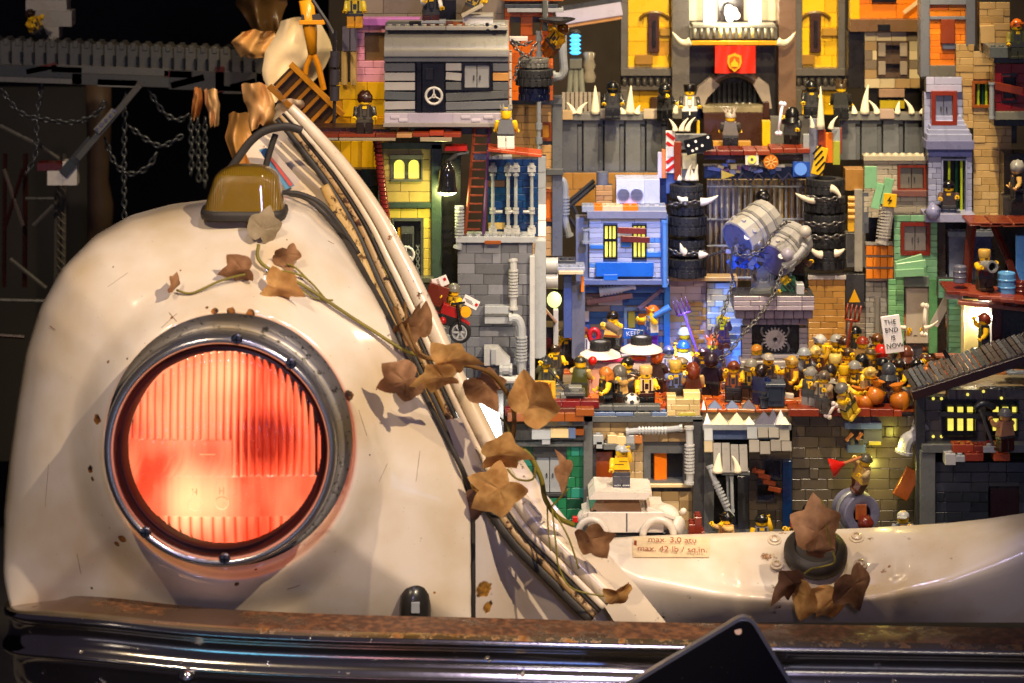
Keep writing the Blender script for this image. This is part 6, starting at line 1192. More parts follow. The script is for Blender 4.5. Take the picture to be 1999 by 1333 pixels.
# ------------------------------------------------------------------ accent lamps of the display
spot('blue_display_lamp', P(1255, 500, 30) + Vector((0, -8, 14)), P(1235, 610, 46), 24000, (.12, .30, 1), 60, .5, .6)
spot('lilac_display_lamp', P(1330, 560, 30) + Vector((2, 0, 4)), P(1330, 745, 34), 20000, (.62, .40, 1), 34, .3, .4)
spot('blue_display_lamp', P(1400, 560, 34) + Vector((-4, -6, -2)), P(1420, 690, 42), 15000, (.15, .38, 1), 50, .3, .6)
spot('blue_display_lamp', P(1400, 560, 24), P(1450, 480, 34), 4500, (.12, .25, 1), 40, .3, .6)
# ================================================================== corrugated walls, gatehouse, top row
def corr(x0, x1, y0, y1, Y, step, label):
    t = thing('corrugated_wall', label, 'wall', P((x0 + x1) / 2, y1, Y)); x = x0; i = 0
    B(t, 'backing', x0, y0 + 6, x1, y1, Y + 1.2, .4, '2E3030')
    while x < x1 - 5:
        B(t, 'panel', x, y0 + 12, min(x + step - 3, x1), y1, Y + (0 if i % 2 else .0), 1.2, RND.choice(('6E7074', '66686C'))); B(t, 'slot', x + step - 3 - 8, y0 + 24, x + step - 3, y1, Y - .22, .24, '5E6064') if x + step < x1 else None
        B(t, 'notch', x + step - 12, y0 + 20, x + step, y0 + 25, Y - .26, .3, 'black') if x + step < x1 else None
        x += step; i += 1
    B(t, 'coping', x0 - 2, y0, x1 + 2, y0 + 13, Y - .6, 2, '74726E'); return t
cw = corr(1098, 1304, 222, 340, 58, 41, 'long grey corrugated wall carrying spikes and guards before the yellow gatehouse')
cw2 = corr(1640, 1812, 222, 312, 58, 42, 'grey corrugated wall with spikes between gate post and lavender tower')
B(cw, 'patch', 1098, 216, 1118, 234, 57, 1, 'C8A878'); B(cw, 'patch', 1172, 214, 1196, 232, 57, 1, 'A8A098'); B(cw, 'patch', 1256, 214, 1286, 232, 57, 1, 'B0A088'); B(cw2, 'patch', 1718, 214, 1746, 232, 57, 1, 'A89080')
SG = 'ivory spikes along the grey walls'
for i, (x, y, h_, b, l) in enumerate(((1119, 222, 1.2, -.7, 'short curved spike at the very start of the grey wall by the tan tower'), (1130, 222, 1.2, .9, 'short spike bending inward next to the first curved one'), (1162, 222, 2.9, 0, 'tall straight spike before the dark gap with the blue lit column'), (1203, 222, 1.3, -.2, 'small spike at the feet of the black guard on the grey wall'), (1217, 222, .7, -.5, 'smallest stub spike beside the tall one on the grey wall'), (1230, 222, 2.9, .1, 'tall straight spike in front of the lower yellow panel'), (1244, 222, .9, .3, 'low spike between yellow panel and second black guard'), (1300, 222, 1.4, -.5, 'curved spike beside the guard with the white belt'), (1318, 222, 1.5, .6, 'spike leaning towards the guard with the white belt'),
    (1597, 232, 1.4, .5, 'low spike left of the two dark guards, above the striped gate post'), (1668, 222, 1.0, -.2, 'small spike at the guard with the white base on the wall by the dark hut'), (1688, 222, 3.0, .4, 'tall spike before the dark timber hut'), (1712, 222, 1.4, -.9, 'curved spike leaning to the tall spike before the dark hut'), (1752, 222, 1.3, .2, 'thin spike under the green lit window of the dark hut'), (1780, 222, 1.5, -.8, 'curved spike beneath the lavender tower'), (1800, 222, .8, .5, 'last stub spike before the lavender tower'))):
    spike(x, y, 57.5, h_, b, l, r=.34 if h_ < 2 else .5, group=SG)
# yellow gatehouse
gh = thing('gatehouse', 'yellow and brown gatehouse with lit balcony, two side towers and dark arched gate', 'gatehouse', P(1440, 230, 72))
for (x0, x1) in ((1212, 1342), (1552, 1650)):
    w1 = 14
    B(gh, 'pilaster', x0 + 0, -30, x0 + w1, 146, 70.5, 3, '66605A'); B(gh, 'pilaster', x1 - w1, -30, x1, 146, 70.5, 3, '66605A'); B(gh, 'frame', x0, 134, x1, 148, 70.3, 3, '66605A')
    bricks(gh, (x0 + w1, -30, x1 - w1, 136), 72, [('FFC800', 5), ('F8C000', 1), ('D89A20', .4)], h=1.5, lens=(2.4, 3.2, 4.8), rough=.02, limit=60)
    cx = (x0 + x1) / 2 + (0 if x0 < 1400 else -8)
    B(gh, 'shutter', cx - 12, 26, cx + 10, 102, 71.2, .8, '4A2A20'); B(gh, 'slot', cx - 4, 40, cx + 3, 92, 71, .3, '1A1210'); piece('brick', gh, P(cx + 26, 62, 71.6), (1.6, .6, .8), 'B88A28'); piece('brick', gh, P(cx - 20, 116, 71.6), (1.9, .6, 1.0), 'A87A28')
    MB().tube([P(cx + 30 * math.cos(a), 44 + 20 * -math.sin(a), 71.7) for a in [PI * (.12 + .76 * k / 10) for k in range(11)]], .2, 6).build('arch', '7A5A20', gh)
    B(gh, 'frieze', x0, 148, x1, 172, 71.4, 2, '2A2624')
    for k in range(int((x1 - x0) / 13)): MB().cyl(P(x0 + 7 + k * 13, 151, 71), P(x0 + 7 + k * 13, 168, 71), .26, 8).build('baluster', '5A544E', gh, smooth=True)
    B(gh, 'frame', x0, 168, x1, 176, 70.8, 2, '5A524A'); bricks(gh, (x0 + w1, 176, x1 - w1, 224), 72, [('F5C000', 4), ('EEB400', 1)], h=1.2, lens=(1.6, 2.4), rough=.02, limit=30); B(gh, 'pilaster', x0, 176, x0 + w1, 224, 70.5, 3, '5E5850'); B(gh, 'shutter', cx - 8, 190, cx + 9, 222, 71.2, .6, '4A3020')
for x0, x1, c in ((1312, 1346, '6A645E'), (1520, 1554, '7A5E4A')): B(gh, 'tower', x0, -30, x1, 232, 69, 4, c)
B(gh, 'wall', 1344, 40, 1522, 232, 72.6, .6, '2A2624')
B(gh, 'balcony', 1346, 54, 1518, 76, 68.4, 3, '5A564E'); B(gh, 'balcony', 1352, 48, 1514, 54, 68.2, 3, '8A867A')
for k in range(13): MB().cyl(P(1356 + k * 12.6, 55, 67.9), P(1356 + k * 12.6, 74, 67.9), .18, 8).build('baluster', RND.choice(('9A9684', 'E0D890', '6A665A')), gh, smooth=True)
B(gh, 'wall', 1344, -30, 1522, 50, 73, .6, 'C8BCA0'); B(gh, 'arch_door', 1402, -30, 1452, 46, 72.4, .4, '2A1810')
for x0, x1 in ((1374, 1398), (1462, 1486)): B(gh, 'lit_panel', x0, -30, x1, 48, 71.8, .3, mat('warm_white', (1, .93, .75), .4, emit=2.6, ecol=(1, .92, .72)))
q = MB()
for k in range(9): q.sph(P(1427 + 12 * math.cos(k * 2.4) * (k / 9), 26 + 14 * math.sin(k * 2.4) * (k / 9), 69.8 + .1 * k), .45, 10)
q.build('candle_cluster', mat('warm_white2', (1, .95, .85), .4, emit=2.2, ecol=(1, .93, .8)), gh, smooth=True)
plamp('balcony_lamp', P(1427, 20, 67.5), 3500, (1, .9, .68), .5)
B(gh, 'pole', 1350, 80, 1518, 88, 66.6, .5, 'E0A010')
for (x, d) in ((1348, -1), (1518, 1)):
    c = P(x, 84, 66.8); MB().tube([c + Vector((d * 1.9 * t, 0, .2 - .35 * math.sin(PI * t) + 1.0 * t * t)) for t in [i / 8 for i in range(9)]], [.42 * (1 - i / 8.0) ** .6 + .03 for i in range(9)], 10).build('horn', mat('ivory', 'F2E6C8', .3), gh, smooth=True)
bn = thing('banner', 'red cloth banner with yellow flame shield hung over the arched gate', 'banner', P(1434, 142, 66)); rows = []
for j in range(7): rows.append([P(1396 + i * 6.6, 89 + j * 9, 66 - .0) + Vector((0, .18 * math.sin(i * 1.1 + j * .3), 0)) for i in range(13)])
MB().grid(rows).build('cloth', mat('red_cloth', (.72, .025, .01), .5, bump=.2), bn, smooth=True)
def shield(cx, cy, s_): return [(P(cx + x * s_, cy + y * s_, 65.5).x, P(cx + x * s_, cy + y * s_, 65.5).z) for x, y in ((-12, -12), (0, -17), (12, -12), (13, 0), (9, 10), (0, 17), (-9, 10), (-13, 0))][::-1]
MB().prism(shield(1434, 122, 1.08), 65.55, 65.62).build('emblem', 'F5B010', bn); MB().prism(shield(1434, 122, .78), 65.48, 65.54).build('emblem', 'D8640C', bn); MB().prism([(P(1434 + x, 124 + y, 65.4).x, P(1434 + x, 124 + y, 65.4).z) for x, y in ((-7, 6), (7, 6), (7, -1), (3, -4), (0, -11), (-4, -3), (-7, -1))], 65.4, 65.46).build('emblem', 'F5C020', bn)
for k in range(3): pass
# arched gate below the banner: dark leaves in a stone hood
MB().prism([(P(x, y, 70).x, P(x, y, 70).z) for x, y in ((1350, 210), (1362, 170), (1386, 150), (1404, 165), (1380, 190), (1372, 210))][::-1], 69.4, 71).build('hood_stone', '9A8C80', gh); MB().prism([(P(x, y, 70).x, P(x, y, 70).z) for x, y in ((1506, 210), (1500, 165), (1480, 150), (1470, 165), (1484, 190), (1494, 210))], 69.4, 71).build('hood_stone', '9A8C80', gh)
MB().tube([P(1434 + 62 * math.cos(a), 206 - 64 * math.sin(a), 70.4) for a in [PI * k / 14 for k in range(15)]], .55, 8).build('arch', '4A3834', gh, smooth=True)
for k in range(11): MB().cyl(P(1384 + k * 10, 160, 71.4), P(1384 + k * 10, 208, 71.4), .24, 6).build('bar', '2E3036', gh)
for x in (1438, 1450, 1464): MB().sph(P(x, 204, 70.8), .22, 8).build('stud', 'white', gh, smooth=True)
B(gh, 'ledge', 1372, 208, 1492, 220, 68, 3, '9A8C6C'); B(gh, 'stage_wall', 1374, 220, 1490, 285, 64, .6, '3A2014')
B(gh, 'post', 1490, 200, 1502, 232, 66, 1.2, '3A1C10'); B(gh, 'post', 1488, 236, 1504, 290, 56, 1, 'F0B810'); B(gh, 'block', 1392, 276, 1412, 292, 52, 1, 'C08A30'); B(gh, 'block', 1438, 276, 1466, 292, 52, 1, 'C08A30'); B(gh, 'post', 1360, 236, 1366, 262, 55, .8, 'E8B810'); B(gh, 'post', 1504, 228, 1582, 300, 60, 1, '6A6662')
# blue lit column
bc = thing('tube_lamp', 'glowing blue ribbed column lamp on a grey stand in the dark gap', 'lamp', P(1123, 180, 66)); c0 = P(1123, 112, 66)
for k in range(6): c = P(1123, 106 - k * 8, 66); MB().lathe(c, (0, 0, 1), [(0, 0), (.35, 0), (.62, .18), (.35, .38), (0, .38)], 16).build('glass_ring', mat('blue_glass', (.05, .4, 1), .2, emit=2.4, ecol=(.06, .45, 1), vary=0) if k < 5 else 'vdg', bc, smooth=True)
B(bc, 'stand', 1112, 116, 1136, 134, 65.4, 1.6, '6A6A62'); 
for x in (1115, 1124, 1133): MB().cyl(P(x, 134, 66), P(x + (x - 1124) * .4, 180, 66), .3, 8).build('stand_leg', '8A8A80', bc)
MB().lathe(P(1150, 160, 67), (0, 0, 1), [(.6, 0), (.75, .6), (.5, 1.2), (.7, 1.8), (.5, 2.4), (.65, 3.0), (.4, 3.2)], 14).build('stand', '8A8070', bc, smooth=True)
fc = thing('picket_fence', 'low pale picket fence behind the first spikes', 'fence', P(1135, 222, 62))
for k in range(9): MB().cyl(P(1100 + k * 8.5, 180, 62), P(1100 + k * 8.5, 222, 62), .2, 6).build('picket', 'A89C90', fc)
wb = thing('girder', 'slanted white and lilac girder across the dark gap behind the orange house', 'girder', P(1150, 40, 70)); piece('beam', wb, P(1150, 26, 70), (7.0, 1, 1.4), 'C8C0DC', roll=-9); piece('beam', wb, P(1150, 42, 70.4), (7.0, 1, .5), 'D89858', roll=-9); piece('beam', wb, P(1150, 8, 70.4), (7.0, 1, .6), '3A3A40', roll=-9)
# dark timber hut right of gatehouse
th = thing('hut', 'dark hut with cream siding, round-cornered brown windows and orange roof boards', 'hut', P(1735, 225, 66))
bricks(th, (1688, 62, 1796, 172), 66, [('C8B490', 3), ('A8885C', 1.4), ('7A6A58', 1)], h=1.05, lens=(1.6, 2.4), holes=[(1712, 80, 1775, 150)], rough=.05, limit=90)
B(th, 'wall', 1712, 80, 1775, 150, 67, .5, '3A2A22'); 
for (x, y) in ((1743, 97), (1743, 133)): window(th, x - 30, y - 18, x + 30, y + 18, 66.2, 'dark', '5A4638', 9); B(th, 'shutter', x - 28, y - 13, x - 14, y + 13, 65.8, .4, 'A09080'); B(th, 'shutter', x + 14, y - 13, x + 28, y + 13, 65.8, .4, 'A09080')
B(th, 'beam', 1660, 38, 1800, 62, 65, 2, '7A5A3C'); B(th, 'post', 1656, 62, 1688, 172, 66.8, 2, '1A1412'); B(th, 'post', 1796, 62, 1806, 180, 66, 2, '1A1412'); B(th, 'base', 1690, 172, 1800, 222, 67, 2, '1C1612'); B(th, 'block', 1716, 174, 1766, 190, 65.6, 1, 'A08068'); B(th, 'lit_panel', 1718, 196, 1766, 212, 65.8, .5, 'B8A020'); B(th, 'block', 1714, 48, 1738, 60, 64.6, .8, 'black')
bricks(th, (1676, -20, 1800, 36), 66.5, [('F08210', 4), ('E87A10', 1)], h=1.5, lens=(2.4, 4.0), rough=.02, limit=60); B(th, 'post', 1660, -20, 1678, 42, 66, 1.5, 'F5C000'); B(th, 'slot', 1702, -20, 1750, 4, 66, .6, 'black'); piece('plank', th, P(1786, 8, 65.4), (3, .3, .4), 'E8C090', roll=-38)
# ------------------------------------------------------------------ striped cabin
cb = thing('cabin', 'grey striped plank cabin with curved roof, black hatch door and silver shutters', 'cabin', P(870, 270, 27))
Yb = 27
m = MB(); a, b = P(750, 103, Yb), P(993, 56, Yb); n = 10; pts = []
rows = [[(x, Yb - .3 + 4.2 * (t ** 1.6), a.z + (b.z - a.z) * math.sin(t * PI / 2) * 1.0) for x in [a.x + (b.x - a.x) * i / 8 for i in range(9)]] for t in [k / n for k in range(n + 1)]]
rows.insert(0, [(x, y, z - .3) for x, y, z in rows[0]])
MB().grid(rows).build('roof', '8A8880', cb, smooth=True); MB().box(a.x, b.x, Yb + 3, Yb + 9, a.z, b.z - .05).build('roof_core', '8A8880', cb)
B(cb, 'roof_ridge', 752, 52, 870, 59, Yb + .6, 2, 'A8A49A', studs=1); B(cb, 'roof_ridge', 871, 52, 991, 59, Yb + .6, 2, 'A8A49A', studs=1)
m = MB(); a, b = P(752, 240, Yb), P(992, 104, Yb); m.box(a.x, b.x, Yb + .5, Yb + 8, a.z, b.z); m.build('core', 'black', cb)
rb = random.Random(3); y = 105
cols = ['5E605E', '5A5C5E', 'A8A49E', 'B4B0A8', '565A5C', 'A8A4A0', '6A6C6C']
for i in range(7):
    y0, y1 = 105 + i * 18.6, 105 + i * 18.6 + 15.6
    if i == 0: B(cb, 'plank', 750, y0, 993, y1, Yb - .1, .5, '66686A'); continue
    B(cb, 'plank', 750, y0, 810, y1, Yb, .5, cols[i % 7], roll=(0, 0, 0, 0, 2, -1, 0)[i])
    if i < 5 and i > 0:
        if i < 4: B(cb, 'plank', 870, y0, 901, y1 - 1, Yb, .5, ('5E605E', 'A8A49E', 'B4B0A8', '5E605E')[i % 4], roll=(0, 0, 5, 0)[i % 4]); B(cb, 'plank', 962, y0, 993, y1, Yb, .5, ('5E605E', '66686A', 'C8924C', '5E605E')[i % 4])
    if i >= 4: B(cb, 'plank', 870, y0, 993, y1, Yb, .5, ('5E605E', '66686A', '5E605E')[i - 4], roll=(3, 1.5, 0)[i - 4] * (-1))
B(cb, 'door', 824, 124, 868, 218, Yb - .1, .4, '101012'); B(cb, 'door_frame', 813, 120, 823, 222, Yb - .1, .6, '0A0A0B'); B(cb, 'door_panel', 830, 134, 846, 156, Yb - .3, .2, '18181A')
def hwheel(root, x, y, Y, r=.74, c_='D0CCC4'):
    c = P(x, y, Y); m = MB(); m.tube([c + Vector((r * math.cos(a), 0, r * math.sin(a))) for a in [2 * PI * k / 24 for k in range(25)]], r * .17, 8, caps=False)
    for k in range(3): a = PI / 2 + k * 2 * PI / 3; m.tube([c + Vector((r * .2 * math.cos(a), -.06, r * .2 * math.sin(a))), c + Vector((r * math.cos(a), 0, r * math.sin(a)))], r * .11, 6)
    m.lathe(c + Vector((0, -.16, 0)), (0, 1, 0), [(r * .1, 0), (r * .26, 0), (r * .26, .5), (0, .5)], 14); m.build('hand_wheel', c_, root, angle=40)
hwheel(cb, 847, 187, Yb - .6)
window(cb, 902, 122, 960, 176, Yb, 'shutter', '141416', 4, 'A0A09C', deep=.3)
a = P(752, 241, Yb)
for x0, x1, c in ((750, 796, 'B0A8B4'), (796, 884, 'A49CAC'), (884, 992, 'B0A8B4')): B(cb, 'base_block', x0, 221, x1, 240, Yb - .4, 1.2, c)
for (x, y) in ((762, 226), (778, 232), (900, 226), (920, 232), (944, 226), (968, 232)): B(cb, 'brick', x, y, x + 18, y + 6, Yb - .5, .3, 'BCB4C0')
B(cb, 'base', 748, 240, 990, 248, Yb - .6, 4, '8A8480', studs=0); B(cb, 'base', 800, 246, 960, 262, Yb + 2, 4, 'vdg')
for k in range(8): B(cb, 'side_board', 994, 106 + k * 17, 999, 121 + k * 17, Yb + .2, 4, 'C0B8A8')
for x0, x1, y0, y1, c in ((752, 800, 45, 53, 'dbg'), (798, 822, 44, 53, 'black'), (822, 870, 40, 46, 'lbg'), (870, 884, 44, 53, 'rbrown'), (884, 908, 45, 53, 'dorange'), (906, 986, 46, 53, 'lbg')): B(cb, 'plate', x0, y0, x1, y1, Yb + 1.5, 1.6, c)
ck = thing('crate', 'white plated box with a lifted lid on the striped cabin roof', 'crate', P(932, 56, 29)); B(ck, 'box', 903, 34, 962, 54, 29, 2, 'E0DCD8'); B(ck, 'box_lid', 902, 29, 963, 34, 28.8, 2.4, 'A8A49C'); piece('lid_plate', ck, P(922, 20, 29), (2.2, 1.2, .3), 'C8BCA0', roll=-28)
# platform under the cabin
pf = thing('timber_deck', 'long thin red-brown plank deck on a red pole below the striped cabin', 'deck', P(740, 275, 26))
for x0, x1, y0, y1, c in ((588, 660, 262, 269, '6A2A14'), (661, 732, 262, 268, '7A3018'), (733, 772, 262, 269, '6A2A14'), (774, 804, 262, 269, 'B88858'), (806, 838, 260, 267, '8A3418'), (838, 866, 257, 265, '9A3A1C'), (866, 900, 260, 268, '8A3418'), (776, 796, 255, 261, '9A3A1C'), (848, 884, 252, 258, '8A3A20'), (610, 660, 269, 274, '8A8478'), (662, 772, 269, 275, '9A8A70'), (820, 882, 268, 276, '9A8A70'), (610, 700, 249, 261, '2A1410'), (700, 760, 252, 260, '1A0E0A')): B(pf, 'plank', x0, y0, x1, y1, 25.6 if y0 > 255 else 27.5, 3.2, c)
m = MB()
for k in range(22): y = 272 + k * 8.4; m.lathe(P(736 + k * 1.0, y + 8, 28), (0, 0, 1), [(.33, 0), (.4, .05), (.4, .3), (.33, .36)], 12)
m.build('pole', '6A1C1C', pf, angle=40)
# yellow walled building under the deck
h18 = thing('brick_house', 'olive yellow house with green frame, arched lit window and a door with hand wheel', 'house', P(803, 545, 30))
bricks(h18, (748, 290, 842, 395), 30, [('A89450', 4), ('9C8A4C', 1)], h=.95, lens=(2.4, 3.2, 4.0), holes=[(763, 310, 824, 350)], rough=.01, limit=60); window(h18, 762, 308, 825, 352, 30, 'arch', '54564A', 3, deep=.5); B(h18, 'lintel', 760, 302, 826, 310, 29.6, .8, '6A6C64'); B(h18, 'sill', 762, 350, 824, 355, 29.6, .8, '5A5E50')
bricks(h18, (748, 406, 842, 545), 30, [('C4B048', 3), ('B8A444', 1)], h=.95, lens=(.8, 1.6), holes=[(764, 426, 826, 545)], rough=.01, limit=80)
B(h18, 'frame', 842, 282, 862, 560, 29.4, 3, '34453A'); B(h18, 'frame', 748, 395, 842, 406, 29.5, 2, '34453A'); B(h18, 'frame', 742, 278, 862, 291, 29.4, 3, '2A332C'); B(h18, 'frame', 738, 290, 748, 545, 29.8, 2, '3A4038')
B(h18, 'door_frame', 764, 426, 769, 540, 29.8, .8, '4A4E48'); B(h18, 'door_frame', 821, 426, 826, 540, 29.8, .8, '4A4E48'); B(h18, 'door_frame', 769, 426, 821, 432, 29.8, .8, '4A4E48'); B(h18, 'door', 770, 432, 821, 540, 31, .4, '2A2E2A'); B(h18, 'panel', 776, 444, 783, 530, 30.6, .4, 'C89A18'); B(h18, 'panel', 783, 442, 808, 540, 30.4, .5, '4E524E')
for k in range(6): B(h18, 'grille_bar', 786 + k * 3.4, 456, 788 + k * 3.4, 488, 30.2, .2, '2A2C2A')
for k in range(4): MB().tube([P(812, 478 + k * 14, 30), P(819, 492 + k * 14, 30)], .07, 4).tube([P(819, 478 + k * 14, 30), P(812, 492 + k * 14, 30)], .07, 4).build('lattice', '6A6E68', h18)
hwheel(h18, 793, 497, 29.3, .72); B(h18, 'step', 760, 542, 846, 552, 28.6, 2, '5A5C48'); B(h18, 'wall', 862, 300, 900, 560, 33, .6, '1E1C16'); B(h18, 'step', 760, 552, 850, 640, 28.8, 2, '3A3A30')
# dark patch of wall left of pole
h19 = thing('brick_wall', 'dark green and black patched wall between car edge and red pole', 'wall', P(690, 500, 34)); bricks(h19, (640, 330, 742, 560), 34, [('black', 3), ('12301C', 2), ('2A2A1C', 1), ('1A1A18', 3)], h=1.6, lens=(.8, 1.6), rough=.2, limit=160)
# black bell lamp
bl_ = thing('hanging_lamp', 'black bell-shaped hanging lamp lit white underneath beside the green frame', 'lamp', P(873, 375, 27)); c = P(873, 374, 27.4)
MB().lathe(c, (0, 0, 1), [(.95, 0), (.98, .05), (.82, .7), (.78, 1.4), (.72, 1.9), (.5, 2.4), (.3, 2.6), (.3, 2.9), (0, 2.9)], 28).build('shade', mat('black_gloss', (.01, .01, .012), .12, coat=1), bl_, smooth=True)
MB().lathe(c, (0, 0, 1), [(0, -.34), (.5, -.3), (.82, -.12), (.92, .04)], 24).build('bulb', mat('lamp_white', (1, 1, .8), .3, emit=9, ecol=(.95, 1, .72), vary=0), bl_); MB().cyl(P(873, 316, 27.4), P(893, 300, 27.4), .2, 8).cyl(P(893, 300, 27.4), P(915, 296, 27.4), .2, 8).build('arm', 'vdg', bl_)
spot('bell_lamp', P(873, 375, 27.2), P(866, 480, 27.4), 2600, (.95, .95, .42), 120, .4, .7); plamp('bell_lamp_glow', P(860, 392, 26.6), 1300, (.95, .92, .3), .3)
red = box_thing('shelf', 'small red shelf under the deck above the black bell lamp', 'shelf', 868, 286, 912, 295, 27, 2, 'A81C0C')
pipe(h18, [(897, 402, 27), (897, 470, 27), (893, 485, 27)], .33, 'lbg', ribs=[(P(897, 410, 27), P(897, 465, 27))])
# small deck with cow-trousered figure
pf2 = thing('timber_deck', 'short orange-brown plank deck above the dark blue clad house', 'deck', P(1000, 300, 28)); 
for i in range(4): piece('plank', pf2, P(966 + i * 26, 289 + i * 3, 25), (1.25, 3.4, .28), ('9A3A18', 'B04A20')[i % 2], roll=6)
for i in range(3): piece('plank', pf2, P(950 + i * 20, 306, 28.6), (.9, 1.2, .3), 'lbg')
for x in (933, 946): MB().cyl(P(x, 304, 27.6), P(x, 304, 28.4), .42, 14).build('drum', 'black', pf2, angle=35)
# hanging tyres right of cabin
for i, (y, r, hh, c, l) in enumerate(((122, 1.35, .85, 'D', 'grey hub drum on top of the hanging tyre pile'), (150, 1.72, 1.6, 'T', 'wide ribbed tyre in the hanging pile beside the striped cabin'), (182, 1.45, 1.3, 'T', 'glossy dark blue wheel at the bottom of the hanging pile'))):
    t = tyre(1043, y, 30, r, hh, l, 'tyres hung beside the striped cabin', hub=None)
    if i != 1:
        o = [q for q in t.children][0]; o.data.materials[0] = plast('6A6862') if i == 0 else plast('0C1230')
chain([(998, 84, 29), (1012, 98, 28.6), (1030, 112, 28.4), (1042, 92, 28.6), (1050, 80, 29)], 'looped silver chain by the cabin roof corner', .55, .07); chain([(1022, 104, 28.4), (1010, 130, 28.2), (1004, 160, 28.2)], 'silver chain dangling between cabin and hanging tyres', .55, .07); chain([(1000, 78, 29), (1020, 88, 28.6), (1046, 76, 28.8)], 'upper short silver chain at the cabin roof corner', .55, .07)
pw = box_thing('girder', 'white round girder sticking out of the cabin side', 'girder', 994, 72, 1030, 80, 29, .8, 'D8D0C8')
# top left cluster: pink wall, yellow blocks, orange walls
pk_ = thing('brick_wall', 'pink wall with a bricked-up tan opening above yellow blocks', 'wall', P(730, 260, 40))
bricks(pk_, (696, 50, 752, 160), 40, [('F0A8B8', 4), ('E898B0', 1)], h=.7, lens=(1.6, 2.4), holes=[(712, 66, 752, 120)], rough=.01, limit=70); B(pk_, 'panel', 712, 66, 752, 118, 40.4, .4, '7A6038'); B(pk_, 'ledge', 692, 36, 820, 50, 39.4, 2, 'C878C8')
bricks(pk_, (652, 160, 752, 262), 40, [('F5BE10', 4), ('EDA810', 3), ('D89418', 1)], h=1.5, lens=(1.6, 3.2, 2.4), rough=.15, limit=70); bricks(pk_, (640, 275, 760, 330), 40, [('F5BE10', 4), ('EDA810', 1)], h=2.8, lens=(1.0, 1.2), rough=.1, limit=40)
B(pk_, 'column', 668, 54, 682, 100, 39, 1.4, '6A6470'); B(pk_, 'column', 684, 54, 696, 100, 39, 1.4, '746E7C')
for x in (672, 690): MB().cyl(P(x, 100, 39.4), P(x, 165, 39.4), .32, 8).build('column', 'C8A868', pk_)
tp = thing('brick_wall', 'long grey and orange upper wall at the top edge behind the cabin', 'wall', P(860, 60, 44)); bricks(tp, (700, -40, 990, 60), 44, [('8A7C6C', 4), ('7C7064', 2), ('9A3A10', .3)], h=1.5, lens=(3.2, 4.8), rough=.02, limit=80); bricks(tp, (985, -40, 1080, 196), 43, [('E87010', 4), ('D86410', 2)], h=.9, lens=(2.4, 3.2), holes=[(996, 44, 1016, 74), (1040, 44, 1056, 70)], rough=.02, limit=130)
for x0, x1, y0, y1, c in ((985, 1090, 8, 16, '3A3E44'), (990, 1100, 16, 24, '9A9CA0'), (980, 1100, -10, 2, 'B86418'), (855, 890, 0, 44, 'black')): B(tp, 'beam', x0, y0, x1, y1, 41, 2, c)
dsh = thing('radar_dish', 'dark dish on thin posts beside the orange wall', 'dish', P(1085, 60, 38)); MB().lathe(P(1088, 48, 38), (0, 0, 1), [(0, 0), (.6, .05), (1.7, .5), (1.75, .6), (.4, .5), (0, .5)], 24).build('bowl', '2E3034', dsh, smooth=True); MB().cyl(P(1064, 0, 39), P(1064, 60, 39), .3, 8).build('post', 'dbg', dsh)
# ------------------------------------------------------------------ left background: tracked bridge, chains, posts
bg = thing('toy_bridge', 'blurred grey tank-track bridge patched with brown boards crossing the dark background', 'bridge', P(270, 190, 84))
Yt = 84
for k in range(25):
    x = -8 + k * 22.5; y = 96 + k * .9; s_ = sc(Yt)
    m = MB(); c = P(x, y + 6, Yt); m.cbox(21.8 * s_, 3, 54 * s_, .1, 0, Matrix.Translation(c)); m.cbox(11 * s_, 3.2, 14 * s_, .1, 0, Matrix.Translation(c + Vector((.1, 0, 24 * s_)))); m.cbox(5 * s_, .5, 20 * s_, .05, 1, Matrix.Translation(c + Vector((10 * s_, -1.6, -4 * s_)))); m.build('track_link', ['54514C', '12100f'], bg)
for x0, x1, y0, y1, c, r_ in ((-20, 160, 128, 152, '3E3C3A', 2), (100, 330, 130, 145, '5E5B56', 2), (140, 330, 146, 168, '4A4844', 2), (190, 268, 155, 170, '7E7A74', 2), (320, 375, 138, 152, '5A2014', 2), (330, 540, 140, 178, '3E3B3A', 2), (50, 112, 128, 140, '5A2014', -12), (332, 400, 152, 166, '6A2414', -14), (420, 438, 130, 180, '4A1A14', 0), (448, 500, 158, 170, '5A1A14', -14), (500, 545, 110, 190, '4A4846', 0), (-20, 160, 150, 162, '6A6660', 2), (435, 540, 168, 184, '4A4644', 1)): B(bg, 'plank', x0, y0, x1, y1, Yt - 1.8, .8, c, roll=r_)
chn = 'dangling chains under the blurred bridge'
for i, (pts, l) in enumerate((([(245, 180, 84), (242, 300, 84), (243, 432, 84)], 'long straight chain hanging behind the fender crown'), ([(0, 170, 84), (40, 220, 84), (100, 235, 84), (150, 238, 84), (190, 220, 84), (210, 190, 84)], 'chain sagging in a wide loop from the bridge at the picture edge'), ([(205, 270, 84), (225, 320, 84), (255, 340, 84), (290, 325, 84), (310, 290, 84)], 'lowest chain loop hanging in the black gap'), ([(290, 175, 84), (320, 220, 84), (350, 235, 84), (370, 222, 84)], 'short chain loop beside the pale rags'), ([(250, 245, 84), (290, 275, 84), (318, 285, 84), (360, 262, 84)], 'thin chain drawn across the black gap to the rags'), ([(372, 230, 84), (374, 300, 84), (372, 350, 84)], 'first of the dangling chain ends under the rags'), ([(400, 230, 84), (400, 300, 84), (400, 372, 84)], 'longest dangling chain end beside the amber lamp'), ([(385, 230, 84), (387, 300, 84), (388, 360, 84)], 'middle dangling chain end under the rags'), ([(82, 160, 84), (72, 230, 84), (70, 300, 84), (50, 340, 84)], 'near vertical chain in front of the iron lattice'))):
    chain(pts, l, .9, .13, group=chn, col='dbg')
br_ = thing('bracket', 'long slanted perforated strut holding the bridge over a white block', 'strut', P(150, 340, 82)); 
